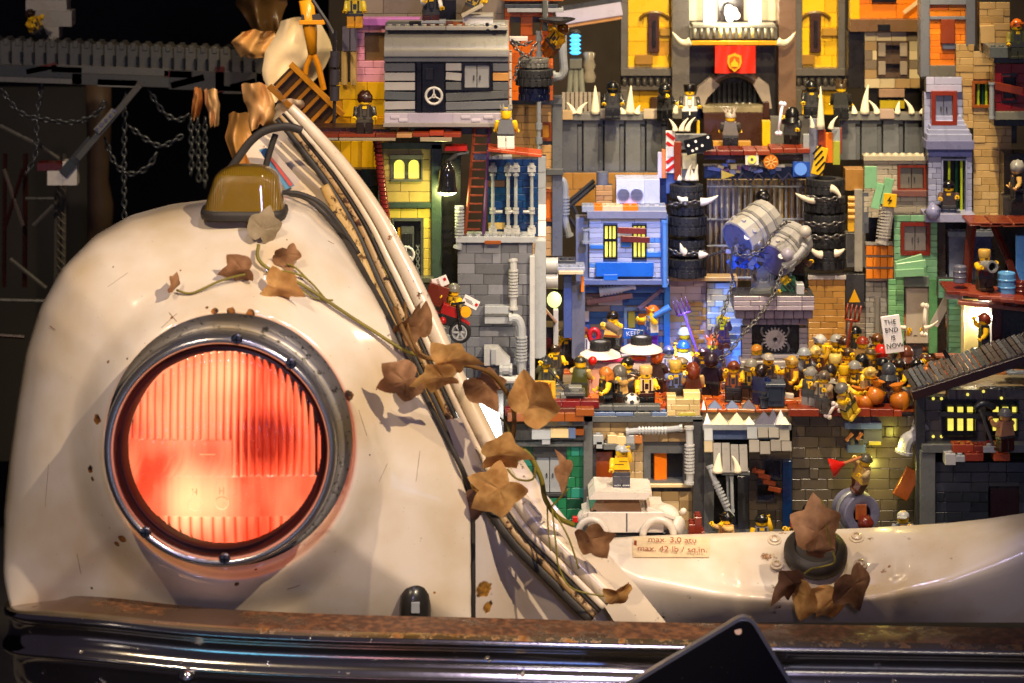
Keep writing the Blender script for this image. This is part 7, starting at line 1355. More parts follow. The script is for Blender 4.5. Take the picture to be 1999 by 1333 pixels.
piece('strut', br_, P(212, 238, 81.5), (10.5, .8, .7), '5A564E', roll=-50); piece('strut', br_, P(206, 236, 81), (3.0, .6, .8), '8A857A', roll=-49); piece('strut', br_, P(152, 305, 82), (5.0, 1, 1.1), '3A3834', roll=-50)
for k in range(5): MB().cyl(P(189 + k * 8.8, 253 - k * 9.2, 80.6), P(189 + k * 8.8, 253 - k * 9.2, 80.5), .2, 10).build('hole', 'black', br_)
for x0, x1, y0, y1, c in ((92, 122, 332, 362, 'D8D0C4'), (122, 150, 315, 362, 'E0D8CC'), (72, 120, 318, 334, '5A1C14')): B(br_, 'block', x0, y0, x1, y1, 82, 2, c)
lt = thing('lattice_tower', 'dim iron lattice posts and rods standing behind the fender', 'tower', P(100, 560, 88))
for x, c, r_ in ((112, '4A463E', .35), (126, '5A5448', .25), (50, '2E140C', .3), (10, '2E140C', .25)): MB().cyl(P(x, 300, 88), P(x - 2, 560, 88), r_, 6).build('post', c, lt)
for a, b, c in (((0, 245), (80, 285), '5E5A52'), ((80, 285), (115, 310), '4E4A44'), ((20, 505), (90, 562), '5E5A52'), ((0, 586), (90, 588), '4E4A44'), ((65, 440), (105, 400), '5E5A52'), ((50, 388), (110, 388), '3E3A34'), ((8, 330), (45, 440), '5A5048'), ((45, 330), (8, 450), '2E140E'), ((0, 655), (48, 658), '3E180C')): MB().tube([P(*a, 86), P(*b, 86)], .24, 6).build('rod', c, lt)
for k in range(16): MB().tube([P(112, 310 + k * 16, 87.6), P(126, 326 + k * 16, 87.6)], .1, 4).build('rung', '5A5448', lt)
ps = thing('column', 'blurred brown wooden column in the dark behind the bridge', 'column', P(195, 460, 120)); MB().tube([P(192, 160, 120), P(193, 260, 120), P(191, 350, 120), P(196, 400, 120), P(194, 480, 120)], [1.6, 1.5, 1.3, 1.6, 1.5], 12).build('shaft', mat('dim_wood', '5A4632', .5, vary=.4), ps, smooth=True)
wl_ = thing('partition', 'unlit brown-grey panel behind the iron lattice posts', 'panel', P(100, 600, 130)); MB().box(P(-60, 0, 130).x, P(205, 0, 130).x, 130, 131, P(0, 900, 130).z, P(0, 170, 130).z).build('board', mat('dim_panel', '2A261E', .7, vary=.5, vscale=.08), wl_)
# crumpled pale rags and far car parts
def rag(cx, cy, Y, w_, h_, label, col, seed, n=26, amp=1.6):
    """hanging sheet: long soft vertical folds, torn lower edge"""
    rows = []; ph = seed * 2.1
    for j in range(n):
        row = []
        for i in range(n):
            u, v = i / (n - 1) * 2 - 1, j / (n - 1) * 2 - 1
            wd = 1 - .35 * abs(v + .2) + .25 * noise.noise(Vector((v * 1.3, seed, 0))); dn = 1 + .35 * noise.noise(Vector((u * 2.2, seed + 5, 0))) * (v > 0)
            q = P(cx + (u * wd + .25 * math.sin(v * 1.6 + ph)) * w_, cy + v * h_ * dn - (1 - u * u) * h_ * .15, Y)
            q.y += math.sin(u * 5.2 + v * 1.4 + ph) * amp * .42 + noise.noise(Vector((u * 1.4, v * 1.1, seed * 3))) * amp + u * u * 1.8; row.append(q)
        rows.append(row)
    return tag(MB().grid(rows).build('hanging_sheet', mat('rag_' + col, col, .3, bump=.05, bscale=.5, vary=.3), None, smooth=True), label, 'sheet', 'pale hanging sheets behind the car')
rag(570, 120, 62, 60, 75, 'large pale sheet shining behind the yellow strut', 'F0D8B0', 1.3, amp=1.6); rag(500, 90, 66, 42, 26, 'narrow tan sheet above the end of the bridge', 'C8965A', 2.1, amp=1.6); rag(500, 212, 50, 32, 44, 'folded tan sheet hanging below the bridge end', 'D8A468', 3.4, amp=1.6)
rag(560, 222, 36, 36, 26, 'white and rust folded sheet just above the car opening', 'E8D0AC', 4.2, amp=1.2); rag(468, 285, 34, 26, 58, 'orange tinted sheet beside the black strap', 'C8904C', 5.7, amp=1.2); rag(412, 215, 70, 15, 36, 'pale rag caught in the dangling chains', 'E8B880', 6.1, amp=1.2); rag(380, 205, 70, 10, 30, 'small orange rag caught in the dangling chains', 'D89050', 7.1, amp=1)
rag(520, 25, 80, 50, 60, 'dull brown sheet hanging high behind the bridge', '5A4020', 8.4, amp=2)
yf = thing('yellow_strut', 'leaning yellow fork strut behind the pole at the edge of the city', 'strut', P(610, 200, 50)); MB().tube([P(598, 0, 50), P(606, 60, 50), P(610, 105, 50)], [.75, .7, .45], 10).build('shaft', 'E89A18', yf, smooth=True); MB().tube([P(610, 100, 50), P(598, 130, 50), P(592, 170, 50)], .28, 8).build('prong', 'D88A18', yf); MB().tube([P(610, 100, 50), P(622, 130, 50), P(632, 175, 50)], .3, 8).build('prong', 'D88A18', yf); B(yf, 'collar', 584, 40, 634, 48, 49, 1.4, 'E89A18'); B(yf, 'collar', 588, 28, 628, 40, 49.4, 1, 'vdg')
yr = thing('yellow_ramp', 'slanted amber girder frame with square holes above the car edge', 'ramp', P(600, 210, 36)); q = P(598, 196, 36)
for k, o_ in ((0, -1.45), (1, 1.45)): piece('rail', yr, q + Vector((o_ * .7, 0, o_ * .72)), (7.0, .8, .5), ('B8781C', 'E89A18')[k], roll=44)
for k in range(6): t = (k - 2.5) * 1.15; piece('rung', yr, q + Vector((t * .72, .2, -t * .70)), (.35, .6, 2.6), 'C07C18', roll=44)
piece('board', yr, q + Vector((0, .6, 0)), (6.6, .3, 2.4), '4A3418', roll=44)
mst = thing('mast', 'thin dark segmented mast standing at the end of the plank deck', 'mast', P(653, 262, 34)); MB().tube([P(655, 60, 34), P(652, 262, 34)], .16, 8).build('pole', '3A3638', mst)
for y0, y1 in ((100, 130), (135, 165), (168, 196)): MB().cyl(P(654, y0, 34), P(653, y1, 34), .45, 12).build('segment', '4E4A50', mst, angle=35)
MB().tube([P(610, 0, 36), P(640, 45, 35), P(655, 75, 34)], .2, 6).build('stay', '3A3638', mst)
kp = thing('crate', 'pale stacked studded block at the start of the bridge behind a crouching toy figure', 'crate', P(110, 80, 86))
for x0, x1, y0, y1 in ((50, 130, 0, 22), (55, 140, 22, 52), (70, 115, 52, 76)): B(kp, 'block', x0, y0, x1, y1, 87, 3, '9A948A', studs=1)
fig(80, 78, 84, 'blurred toy figure in dark clothes crouching on the bridge', ('short', '2A1A10'), 'D0A020', 'black', yaw=40, arms=(60, 80), tilt=-25, group='toy figures on the upper levels')
# ================================================================== the crowd
def cr_(hx, hy, label, hair, torso='olive', legs='vdg', z0=None, **k):
    z0 = ZP if z0 is None else z0; Y = Yon(hy, z0 + 3.25); s = sc(Y); p = Vector(((hx - 999.5) * s, Y, z0)); py = 666.5 - (z0 + T * Y) / s
    return fig(hx, py, Y, label, hair, torso, legs, **k)
CG = 'toy figures crowding the square'
cr_(1103, 652, 'toy figure with bare yellow arms, grey vest and dull round helmet beside the plank shed', ('helm', '6A6858'), '5A5860', '16161A', arm='skin', arms=(95, 30), yaw=15)
cr_(1138, 648, 'toy figure with tousled red-brown hair and white patterned shirt', ('short', '8A3A18'), 'white', '2A2A30', pattern='6A6A7A', arms=(30, 10), arm='white')
cr_(1064, 706, 'toy soldier with dark helmet and spectacles shouldering a shovel at the yellow board', ('hard', '2A2C2C'), '5A5838', '3A3A2C', arms=(120, 40), yaw=10)
cr_(1133, 706, 'toy figure seen from behind in long mossy green coat and dark cap', ('cap', '2A2A22'), '4A4C20', '3E4018', yaw=165, arm='C8A860', arms=(20, 60))
cr_(1182, 728, 'toy figure with swept auburn hair and sleeveless black dress near the football', ('long', 'B86A28'), '1C1C20', '101014', yaw=-70, arm='skin', arms=(15, 20))
cr_(1208, 726, 'toy archer in a grey hood aiming a tan crossbow', ('hood', '5A5650'), 'C8A060', '3A2A20', yaw=-40, arms=(85, 90), arm='B89050')
cr_(1261, 726, 'toy figure with blond flat-top hair and braces just behind the football', ('flat', 'D8A860'), 'E8C890', 'black', pattern='3A1A14', arm='skin', arms=(20, 45), yaw=8)
cr_(1283, 697, 'toy figure with orange hair tied in a bun, back turned', ('bun', 'C45818'), '4A3A38', '2A2024', yaw=150, arms=(30, 30))
cr_(1305, 686, 'blue-white lit toy figure with white beard and blue trousers', ('short', '4A5A7A'), 'E4E8F4', '2468B8', skin='C8D8C0', pattern='7A8AB0')
cr_(1334, 676, 'toy figure with glossy blue helmet facing away by the lilac light', ('helm', '1E4C9C'), 'E8E4D0', '5A5A6A', yaw=200, arms=(60, 130), arm='skin')
cr_(1336, 650, 'toy figure with round pale ball helmet under the purple fork', ('helm', 'C0C8D8'), '6A5A50', '3A3030', yaw=180, arms=(100, 20))
cr_(1331, 708, 'toy figure with grey and gold striped headcloth among the front ranks', ('beanie', '8A7A60'), 'D89030', '3A2A20', yaw=30)
cr_(1353, 718, 'toy figure seen from behind with long curly red-brown hair, standing behind the sand coloured block', ('long', '6E2C14'), '5A2C1A', '5A2A18', yaw=180, arm='D8B070', arms=(10, 20))
cr_(1389, 704, 'toy figure with bushy purple-black hair at the foot of the long chain', ('afro', '30202E'), '2A2030', '1A1A20', yaw=160)
cr_(1391, 670, 'toy figure with tall orange hair beside the blue stairs', ('spike', 'D85C20'), '3A2A30', '2A2430', yaw=190)
fig(1409, 690, 40, 'bald toy figure in brown robe holding a spyglass on the blue lit stairs', ('none', 'black'), '6A3A28', '5A2A1C', arms=(20, 130), arm='4A2C30', pattern='3A2440')
cr_(1477, 682, 'toy figure with an orange cap and red jacket in front of the cog wheel', ('cap', 'D08A30'), 'A81C10', '2A3A6A', pattern='5A5A40', arms=(20, 50), yaw=-8)
hornf = cr_(1466, 712, 'toy figure with horned silver helmet and bare yellow arms aiming a tool', ('mask', '8A8478'), 'D8B040', '5A4030', arm='skin', arms=(60, 100), yaw=-30)
for k, dx in enumerate((-12, 9)): attach(spike(1467 + dx, 700, 24.8, .8, (-.4, .4)[k], r=.18, parent=None), hornf)
cr_(1487, 722, 'dark blue dressed toy figure hidden behind the one with the horned silver helmet', ('short', '2A1A14'), '1A2A5A', '14204A', yaw=140)
cr_(1592, 686, 'toy figure with smooth pale blond hair and brown coat beside the monument corner', ('short', 'DCC070'), '6A3A28', '3A2A20', yaw=40)
cr_(1614, 680, 'toy figure with bare bright yellow head, mouth open', ('none', 'black'), 'D8A82C', '6A4A20', arms=(140, 20), yaw=60)
cr_(1633, 664, 'toy figure in pointed silver helmet at the ochre wall', ('helm', 'A8A49C'), '6A5A48', '3A3028', yaw=20)
cr_(1631, 704, 'toy figure with blond crew cut and sunglasses, arms forward', ('flat', 'E0C86A'), '5A4A38', '2A2420', arm='skin', arms=(60, 70), yaw=35)
cr_(1655, 690, 'toy figure in an orange robe holding both yellow arms high', ('short', '4A3424'), 'D0801C', 'B86A18', arm='skin', arms=(140, 120), yaw=-20)
cr_(1684, 668, 'toy figure with glossy red-brown helmet bearing a lilac stud', ('helm', '8A3018'), 'B08A50', '5A4028', yaw=170)
cr_(1670, 648, 'toy figure with glossy black helmet under the raised rusty fork', ('helm', '0E0E12'), '2A2A2A', '1A1A1A', yaw=20, arms=(150, 20))
cr_(1682, 702, 'toy figure with black and silver streaked hair turned to the crowd', ('long', '18181A'), '7A6A60', '2A2420', yaw=-60, arm='skin', arms=(50, 60))
cr_(1721, 688, 'toy figure with big scarlet hair seen from behind, below the protest sign', ('afro', 'C81E10'), '4A4034', '2A2A2A', yaw=180)
cr_(1724, 710, 'toy figure in black helmet and backpack, back turned beside the hooded wizard', ('helm', '101014'), '1C1C20', '141416', yaw=160)
cr_(1735, 722, 'hooded toy wizard in black robe with grey head shawl holding a yellow arm out', ('hood', '3E4248'), '18161A', '121014', yaw=-12, arms=(35, 30), arm='2A1E1C', pattern='6A4A2A')
cr_(1582, 728, 'toy figure with long grey hair and sleeveless dark top at the plank edge', ('long', '8A867E'), '3A3A34', '8C8E8A', arm='skin', arms=(40, 60), yaw=-40)
cr_(1662, 738, 'toy figure in knitted grey cap doubled over the cannon barrel', ('beanie', '6A6660'), 'C8A878', 'D8B030', arm='skin', arms=(90, 60), yaw=40, tilt=-35, lean=10)
cr_(1608, 735, 'toy figure with tan waistcoat kneeling behind the cannon mouth', ('short', '6A5A4A'), 'A89070', '4A4038', yaw=-40, arms=(80, 60))
cr_(1769, 688, 'toy figure with brown hooded coat and raised dark glove', ('hood', '6A3A28'), '8A6A48', '4A3428', arms=(160, 20), yaw=-10, arm='D8A830')
cr_(1789, 712, 'toy figure with black hair and grey headphones low beside the sloping roof', ('short', '1E1A1A'), '2A2828', '1A1A1A', skin='E8A020', yaw=15)
cr_(1785, 636, 'toy figure in fur cap holding two white horns out sideways', ('hood', '4A4438'), '6A4A38', '4A4A50', arm='skin', arms=(100, 100))
for k, (x, d, lab) in enumerate(((1768, -1, 'white horn held out towards the protest sign'), (1804, 1, 'white horn held out towards the mint green lean-to'))):
    c = P(x, 640, 33); tag(MB().tube([c + Vector((d * 1.3 * t, 0, .7 * t * t)) for t in [i / 8 for i in range(9)]], [.22 * (1 - i / 8.5) + .02 for i in range(9)], 8).build('horn', mat('ivory', 'F2E6C8', .3), None, smooth=True), lab, 'horn', 'horns held by the fur-capped figure')
tag(MB().tube([P(1806, 598, 35), P(1803, 650, 35)], .16, 8).sph(P(1808, 597, 35), .28, 8).sph(P(1802, 596, 35), .28, 8).sph(P(1800, 652, 35), .26, 8).sph(P(1806, 653, 35), .26, 8).build('bone', 'E8DCC4', None, smooth=True), 'long upright bone behind the fur-capped toy figure', 'bone')
# protest sign
sg_ = thing('protest_sign', 'white board reading THE END IS NOW held up over the crowd', 'sign', P(1742, 700, 31)); piece('board', sg_, P(1742, 652, 31), (1.75, .15, 3.5), 'F4F0EC', roll=-8)
for i, (t_, dx) in enumerate((('THE', -6), ('END', -2), ('IS', 2), ('NOW', 7))): text(t_, sg_, P(1742 + dx * .75 - 0, 629 + i * 15.2, 30.85), .62, 'black', roll=-6, sx=1.0)
# mid-ground extras seen only as heads between the others
for (x, y, h_, c, t_, l) in ((1082, 682, 'short', '3A2A1C', '5A4A34', 'toy figure with dark cropped hair low beside the shed door'), (1160, 690, 'cap', '2A3A2A', '3A4A30', 'toy figure in dark green cap beside the overturned car'), (1225, 708, 'short', '1E1A18', '4A4038', 'toy figure with black hair looking past the crossbow'), (1372, 690, 'short', '3A2A2A', '5A4A6A', 'toy figure with dark hair in a lilac coat before the blue stairs'), (1570, 690, 'helm', '9AA0A4', '5A5A60', 'toy figure in pale grey helmet touching the monument corner'), (1600, 664, 'short', 'C8C4BC', '6A6A6A', 'white-haired toy figure under the ochre wall corner'),
                            (1648, 668, 'short', '4A3020', '6A4A30', 'brown-haired toy figure between silver helmet and red-brown helmet'), (1700, 690, 'cap', '5A4A30', '7A5A3A', 'toy figure in khaki cap before the pale ribbed house'), (1755, 712, 'short', '2A201C', '3A2A24', 'dark-haired toy figure just behind the hooded wizard'), (1712, 662, 'short', '6A4020', '5A4030', 'toy figure with brown hair far back by the drainpipe'), (1620, 722, 'short', '2A2420', '6A4A2A', 'dark-haired toy figure crouched beside the grey-haired one'), (1648, 720, 'none', 'black', 'C8902C', 'bare yellow toy head leaning in over the sacks'), (1500, 700, 'cap', 'A8A098', '6A5A4A', 'toy figure in pale grey cap just before the monument sill'), (1545, 706, 'short', 'C8A050', '8A5A3A', 'fair-haired toy figure on the monument step nearest the ochre wall'), (1432, 716, 'short', '7A3A1C', 'A85A28', 'toy figure in a rust red coat before the blue lit stairs'), (1318, 716, 'flat', 'D8B050', '6A7AB0', 'blond toy figure in a lilac coat just left of the curly-haired one'), (1668, 716, 'helm', '8A8880', '7A5A30', 'toy figure in dull grey helmet just above the orange sacks'), (1806, 700, 'cap', '4A2A1C', '6A4A30', 'toy figure in brown cap at the foot of the bright planks'), (1700, 728, 'short', 'D8B860', '8A6A40', 'fair-haired toy figure squeezed between the sacks and the wizard')):
    cr_(x, y, l, (h_, c), t_, '2A2622', yaw=RND.uniform(-70, 70), arms=(RND.uniform(0, 120), RND.uniform(0, 90)), arm=RND.choice(('skin', t_)))
# big forks, shovel, crossbow, cannon
def fork(x, y, x2, y2, Y, col, lab):
    a, b = P(x, y, Y), P(x2, y2, Y); d = (b - a).normalized(); u = Vector((d.z, 0, -d.x)); t = thing('toy_fork', lab, 'fork', a); MB().cyl(a, b, .13, 8).build('handle', col, t); m = MB(); L_ = .95
    m.tube([b - u * .65, b + u * .65], .14, 6)
    for k in (-1, -.33, .33, 1): m.cyl(b + u * .62 * k, b + u * .62 * k + d * 1.5, .12, 6, r2=.07)
    m.build('prongs', col, t, smooth=True); return t
fork(1362, 690, 1335, 612, 34, '5A3A6A', 'purple lit four-pronged fork raised beside the lilac wall'); fork(1652, 690, 1663, 625, 33, '8A3418', 'rusty red four-pronged fork raised in front of the ochre wall'); 
sv = thing('shovel', 'long black-handled toy shovel slanting across the kneeling soldier', 'shovel', P(1090, 760, 23)); MB().cyl(P(1072, 722, 23), P(1106, 762, 22.6), .13, 8).build('handle', '1A1A1C', sv); piece('blade', sv, P(1122, 768, 22.4), (1.9, .9, .3), '4A4A48'); piece('blade_socket', sv, P(1107, 762, 22.5), (.5, .5, .5), 'vdg', roll=45)
bx2 = thing('generator', 'grey toy machine box on the stone paving next to the shovel', 'machine', P(1125, 778, 23)); B(bx2, 'body', 1105, 764, 1142, 778, 23, 1.6, '5A5C58', studs=1); B(bx2, 'panel', 1110, 756, 1136, 764, 23.2, 1.2, '7A7C76')
ys = thing('warning_board', 'yellow framed board with dark arrow leaning at the edge of the square', 'sign', P(1064, 782, 23)); a = 1041; piece('board', ys, P(1063, 762, 23), (2.0, .3, 1.75), 'E0A818', roll=0); MB().prism([(P(x, y, 22).x, P(x, y, 22).z) for x, y in ((1052, 774), (1076, 774), (1076, 750))], 22.7, 22.8).build('emblem', '9A4A18', ys)
cbw = thing('crossbow', 'tan toy crossbow pointed across the square', 'crossbow', P(1240, 735, 25)); MB().tube([P(1216, 748, 24), P(1238, 738, 24)], .16, 6).build('stock', 'C89858', cbw); MB().tube(smooth([P(1226, 730, 24), P(1243, 736, 24), P(1236, 752, 24)], 4), .09, 6).build('bow', '7A5030', cbw)
chain([(1222, 732, 24), (1240, 729, 24.2), (1262, 735, 25), (1282, 740, 26), (1306, 744, 27)], 'short chain stretched among the figures behind the football', .5, .07)
cn = thing('cannon', 'pale grey toy cannon barrel with wide black mouth lying on the red planks', 'cannon', P(1620, 790, 23)); A, E = P(1622, 772, 22.2), P(1612, 742, 25.5); d = (E - A).normalized()
MB().lathe(A, d, [(.72, .3), (.78, 0), (1.1, -.03), (1.15, .1), (1.0, .3)], 24).build('muzzle', '16161A', cn, angle=35); MB().lathe(A, d, [(1.0, .3), (1.05, .35), (.98, 2.2), (1.08, 2.3), (.9, (E - A).length), (0, (E - A).length)], 24).build('barrel', 'A09C90', cn, angle=35); MB().lathe(A, d, [(0, .35), (.8, .35)], 20).build('bore', 'black', cn)
# football, bins, bones, sacks
fbll = thing('football', 'white toy football with black patches on the orange tiles', 'ball', P(1234, 797, 22.3)); c = P(1234, 782, 22.6); MB().sph(c, .68, 24).build('ball', 'F0E8DC', fbll, smooth=True)
for v in ((-.05, -1, -.02), (.75, -.55, .4), (-.8, -.45, .35), (.45, -.5, -.75), (-.5, -.45, -.75), (0, -.4, .95)): d = Vector(v).normalized(); MB().lathe(c + d * .64, d, [(0, .055), (.2, .05), (.23, 0)], 5).build('patch', 'vdg', fbll)
bn1 = thing('toy_bin', 'square dark blue-grey bin on the orange tiles before the monument', 'bin', P(1515, 796, 23)); B(bn1, 'body', 1497, 754, 1532, 794, 22.6, 1.8, '3C4450'); B(bn1, 'lid', 1495, 750, 1534, 756, 22.4, 2.2, '4A525E'); B(bn1, 'panel', 1502, 758, 1526, 784, 22.5, .12, '343C48')
bn2 = thing('toy_can', 'small dark round can beside the square bin', 'can', P(1491, 796, 23)); MB().lathe(P(1491, 796, 22.6), (0, 0, 1), [(0, 0), (.38, 0), (.42, .1), (.36, .2), (.36, .8), (.44, .85), (.44, 1.0), (.2, 1.02), (.2, 1.2), (0, 1.2)], 18).build('can', '30343C', bn2, angle=35)
piece('loose', bn2, P(1541, 772, 23.5), (.7, .7, .35), 'E8DCC0') if False else tag(piece('stone', None, P(1541, 772, 23.5), (.75, .7, .4), 'E8DCC0', roll=8), 'single cream stone lying next to the square dark bin', 'stone')
tag(MB().tube([P(1616, 812, 20.6), P(1630, 790, 20.8)], .15, 8).sph(P(1613, 811, 20.6), .25, 8).sph(P(1619, 814, 20.6), .25, 8).sph(P(1627, 788, 20.8), .25, 8).sph(P(1634, 791, 20.8), .25, 8).sph(P(1640, 800, 20.8), .3, 8).build('bone', 'E8D8D0', None, smooth=True), 'white bone lying over the red plank edge', 'bone')
SKG = 'orange sacks heaped on the plank edge'
for i, (x, y, r, l) in enumerate(((1668, 780, .75, 'orange sack half hidden behind the heaped front one'), (1689, 784, .85, 'round orange sack resting on the red planks nearest the cannon'), (1708, 772, .9, 'leaning crumpled orange sack beside the hooded wizard'), (1757, 781, .95, 'big orange jug-shaped sack beyond the wizard, by the grey lid'), (1700, 758, .7, 'small orange sack upright behind the heap'))):
    c = P(x, y, 22.2 + (i == 4) * 1.5); t = thing('toy_sack', l, 'sack', c, SKG); m = MB(); m.sph(c, r, 18, sz=.95); noisy_ = len(m.v); m.lathe(c, (.2 * (-1) ** i, 0, 1), [(r * .7, r * .6), (r * .35, r * .9), (r * .42, r * 1.15), (r * .75, r * 1.55), (0, r * 1.25)], 14); m.build('sack', 'C87420', t, angle=60)
tag(MB().lathe(P(1772, 790, 23), (0, 0, 1), [(0, 0), (.55, 0), (.55, 1.3), (.62, 1.35), (.62, 1.5), (0, 1.55)], 16).build('toy_drum', '8A8274', None, angle=35), 'small grey drum just behind the big jug-shaped sack', 'drum')
for i, (x, y, l) in enumerate(((1808, 722, 'flame piece nearest the headphone figure'), (1822, 724, 'flame piece in the middle of the small row by the slatted roof'), (1836, 726, 'flame piece touching the slatted roof'))): tag(MB().sph(P(x, y, 23), .3, 8, sz=1.2).cyl(P(x, y - 3, 23), P(x + 4, y - 16, 23), .22, 6, r2=.02).build('toy_flame', 'D8781C', None, smooth=True), 'orange ' + l, 'flame', 'orange flame pieces beside the roof')
mg = thing('magnifier', 'black loudhailer standing at the corner of the slatted roof', 'loudhailer', P(1855, 715, 24)); MB().lathe(P(1852, 700, 24), (.5, 0, -.8), [(.2, -.8), (.25, 0), (.5, .9), (.55, .9), (0, .8)], 14).build('horn', '141416', mg, angle=40); MB().cyl(P(1843, 722, 24), P(1850, 700, 24), .12, 6).build('handle', '141416', mg)
# overturned white car with two tyres up
oc = thing('toy_car', 'overturned white toy car with two black wheels in the air, figure standing on it', 'toy car', P(1215, 760, 30)); Wt = 'F0E4DC'
zc = ZP
def at(px, py, Y): return P(px, py, Y)
m = MB(); m.lathe(P(1215, 708, 31), (0, 0, 1), [(0, .5), (2.6, .5), (3.4, .2), (3.6, -.3), (3.0, -.8), (2.2, -.9)], 24, sx=1, sy=.62, up=(1, 0, 0)); m.build('underbody', Wt, oc, angle=30)
B(oc, 'body', 1150, 708, 1272, 740, 29.6, 4, 'D8B8A8'); B(oc, 'side_panel', 1147, 722, 1176, 768, 28.6, .5, 'E0A890', roll=-6); B(oc, 'stripe', 1175, 700, 1262, 706, 28.9, .4, 'D83A6A', roll=-2); B(oc, 'stripe', 1230, 696, 1262, 702, 28.8, .4, 'E06018')
for x, y in ((1172, 682), (1252, 672)):
    MB().lathe(P(x, y + 8, 30), (0, 0, 1), [(0, .3), (1.3, .3), (1.9, 0), (2.0, -.2), (1.2, -.3)], 24).build('fender', Wt, oc, angle=30)
tyre(1172, 673, 30, .98, .75, 'black toy wheel sticking up from the overturned car, nearest the white-shirted figure', 'wheels of the overturned car', col='black'); tyre(1252, 664, 30.6, .98, .75, 'black toy wheel sticking up from the overturned car, under the blue latticed door', 'wheels of the overturned car')
tag(MB().sph(P(1157, 704, 28), .42, 14).build('toy_ball', 'C81810', None, smooth=True), 'small glossy red ball beside the overturned car', 'ball')
gun = fig(1196, 686, 31, 'toy figure with orange headband visor firing a grey cannon from the overturned car', ('short', '1A120E'), 'E8B030', '121216', bare=True, arms=(80, 85), yaw=-15, pattern='8A3A18', head=10)
MB().cyl(P(1186, 634, 28.5), P(1210, 648, 27.6), .36, 14).build('toy_bazooka', '6A5A50', None, angle=40); tag(bpy.data.objects['toy_bazooka'], 'short grey tube weapon held on the overturned car', 'weapon')
attach(MB().box(P(1186, 0, 29.6).x, P(1206, 0, 29.6).x, 29.9, 30.1, P(0, 611, 30).z, P(0, 604, 30).z).build('visor', 'E0501A', None), gun)
fig(1270, 672, 33, 'toy figure with ginger hair, blue waistcoat and purple trousers swinging a blue pipe', ('short', 'C86420'), 'D8D0C0', '5A2C9A', arm='skin', arms=(60, 140), yaw=-70, pattern='2A62C0', tilt=8)
bp = thing('pipe', 'bright blue pipe swung overhead before the latticed door', 'pipe', P(1285, 620, 32)); MB().cyl(P(1268, 622, 32), P(1300, 604, 32), .28, 10).cyl(P(1296, 607, 32), P(1308, 600, 32), .36, 10).build('shaft', '3A7AD0', bp, angle=40)
kb = thing('sign', 'small blue board with white scrawl reading KEEP against the latticed door', 'sign', P(1237, 660, 34)); piece('board', kb, P(1236, 652, 34), (1.9, .2, .95), '1E62C0', roll=6); text('KEEP', kb, P(1236, 651, 33.85), .62, 'F0F4FF', roll=-6)
tag(MB().tube([P(1160 + 9 * math.cos(a), 655 - 12 * math.sin(a), 36) for a in [2 * PI * k / 16 for k in range(17)]], .25, 8, caps=False).build('lifebuoy', 'B81C28', None, smooth=True), 'dark red ring behind the figure in the white shirt', 'ring')
# upper levels
UG = 'toy figures on the upper levels'
fig(712, 262, 26.5, 'furry brown-haired toy figure standing on the long plank deck before the yellow wall', ('afro', '3A1E12'), '2A2620', '241A14', arms=(15, 20), group=UG, pattern='4A4438')
cow = fig(988, 290, 24.5, 'toy figure in cow-patterned trousers and spiked grey helmet, back turned, on the small deck', ('crown', '8A8A86'), '6A6C70', 'E8E0D4', yaw=176, arm='skin', arms=(15, 15), group=UG)
for x, y in ((981, 272), (995, 279), (984, 284), (996, 268)): attach(MB().lathe(P(x, y, 24.12), (0, -1, 0), [(.17, 0), (.17, .06), (0, .07)], 10).build('spot', 'black', None), cow)
fig(841, 52, 29, 'black-haired toy figure with white sleeve standing on the striped cabin roof', ('short', '5A1A10'), '141416', '4A2018', arm='E8E4DC', arms=(70, 30), group=UG, yaw=10)
fig(912, 36, 33, 'yellow toy figure bending behind the white plated box', ('cap', '7A6A4A'), 'D8B030', '5A4A30', tilt=25, arms=(80, 60), group=UG)
fig(693, 54, 37, 'all-yellow toy figure standing on grey columns beside the pink wall', ('short', 'E0B020'), 'D8C030', 'D89A20', group=UG, arms=(20, 20))
fig(1066, 104, 41, 'toy figure leaning out at the orange wall beside the chained tyres', ('short', '6A3A14'), 'D8A020', '8A4A18', group=UG, tilt=40, arms=(90, 60), yaw=-40)
fig(1196, 232, 55, 'black armoured toy guard on the grey wall between two tall spikes', ('mask', '121214'), '2A2826', '18181A', group=UG, arms=(20, 20), arm='1E1C1C')
fig(1298, 236, 55, 'black armoured toy guard beside the lower yellow panel holding a club', ('mask', '141416'), '22211F', '141416', group=UG, arms=(80, 30), yaw=40, arm='1E1C1C')
fig(1346, 238, 54, 'toy guard with white belt and yellow face under a black fur hat', ('flat', '14100E'), '8A8278', '18181A', pattern='F0ECE4', group=UG, arms=(20, 20), arm='2A2624')
fig(1426, 290, 50, 'silver armoured toy figure seen from behind on the beam over the gate', ('spike', 'A89C90'), '6A6462', '0E0E10', yaw=175, group=UG, arms=(20, 20), arm='4A4644')
fig(1546, 285, 49, 'black hooded toy guard holding a bone staff beside the striped gate post', ('hood', '141416'), '3A3C42', '121214', group=UG, arms=(95, 30), yaw=-25, arm='2A2A2E')
tag(MB().tube([P(1519, 258, 47), P(1527, 205, 47)], .15, 8).sph(P(1517, 260, 47), .24, 8).sph(P(1523, 260, 47), .24, 8).sph(P(1525, 202, 47), .26, 8).sph(P(1531, 203, 47), .26, 8).build('bone', 'E8E0F0', None, smooth=True), 'long bone staff held by the hooded guard on the gate beam', 'bone')
fig(1584, 230, 55, 'black helmeted toy guard peeking over the wall before the yellow panel', ('mask', '141416'), '2A2826', '18181A', group=UG, arms=(20, 60), arm='1E1C1C')
fig(1642, 232, 55, 'toy guard in quilted black armour on a pale base beside the dark timber hut', ('spike', '4A3A28'), '34342F', '1C1C1C', group=UG, yaw=170, arm='2A2826')
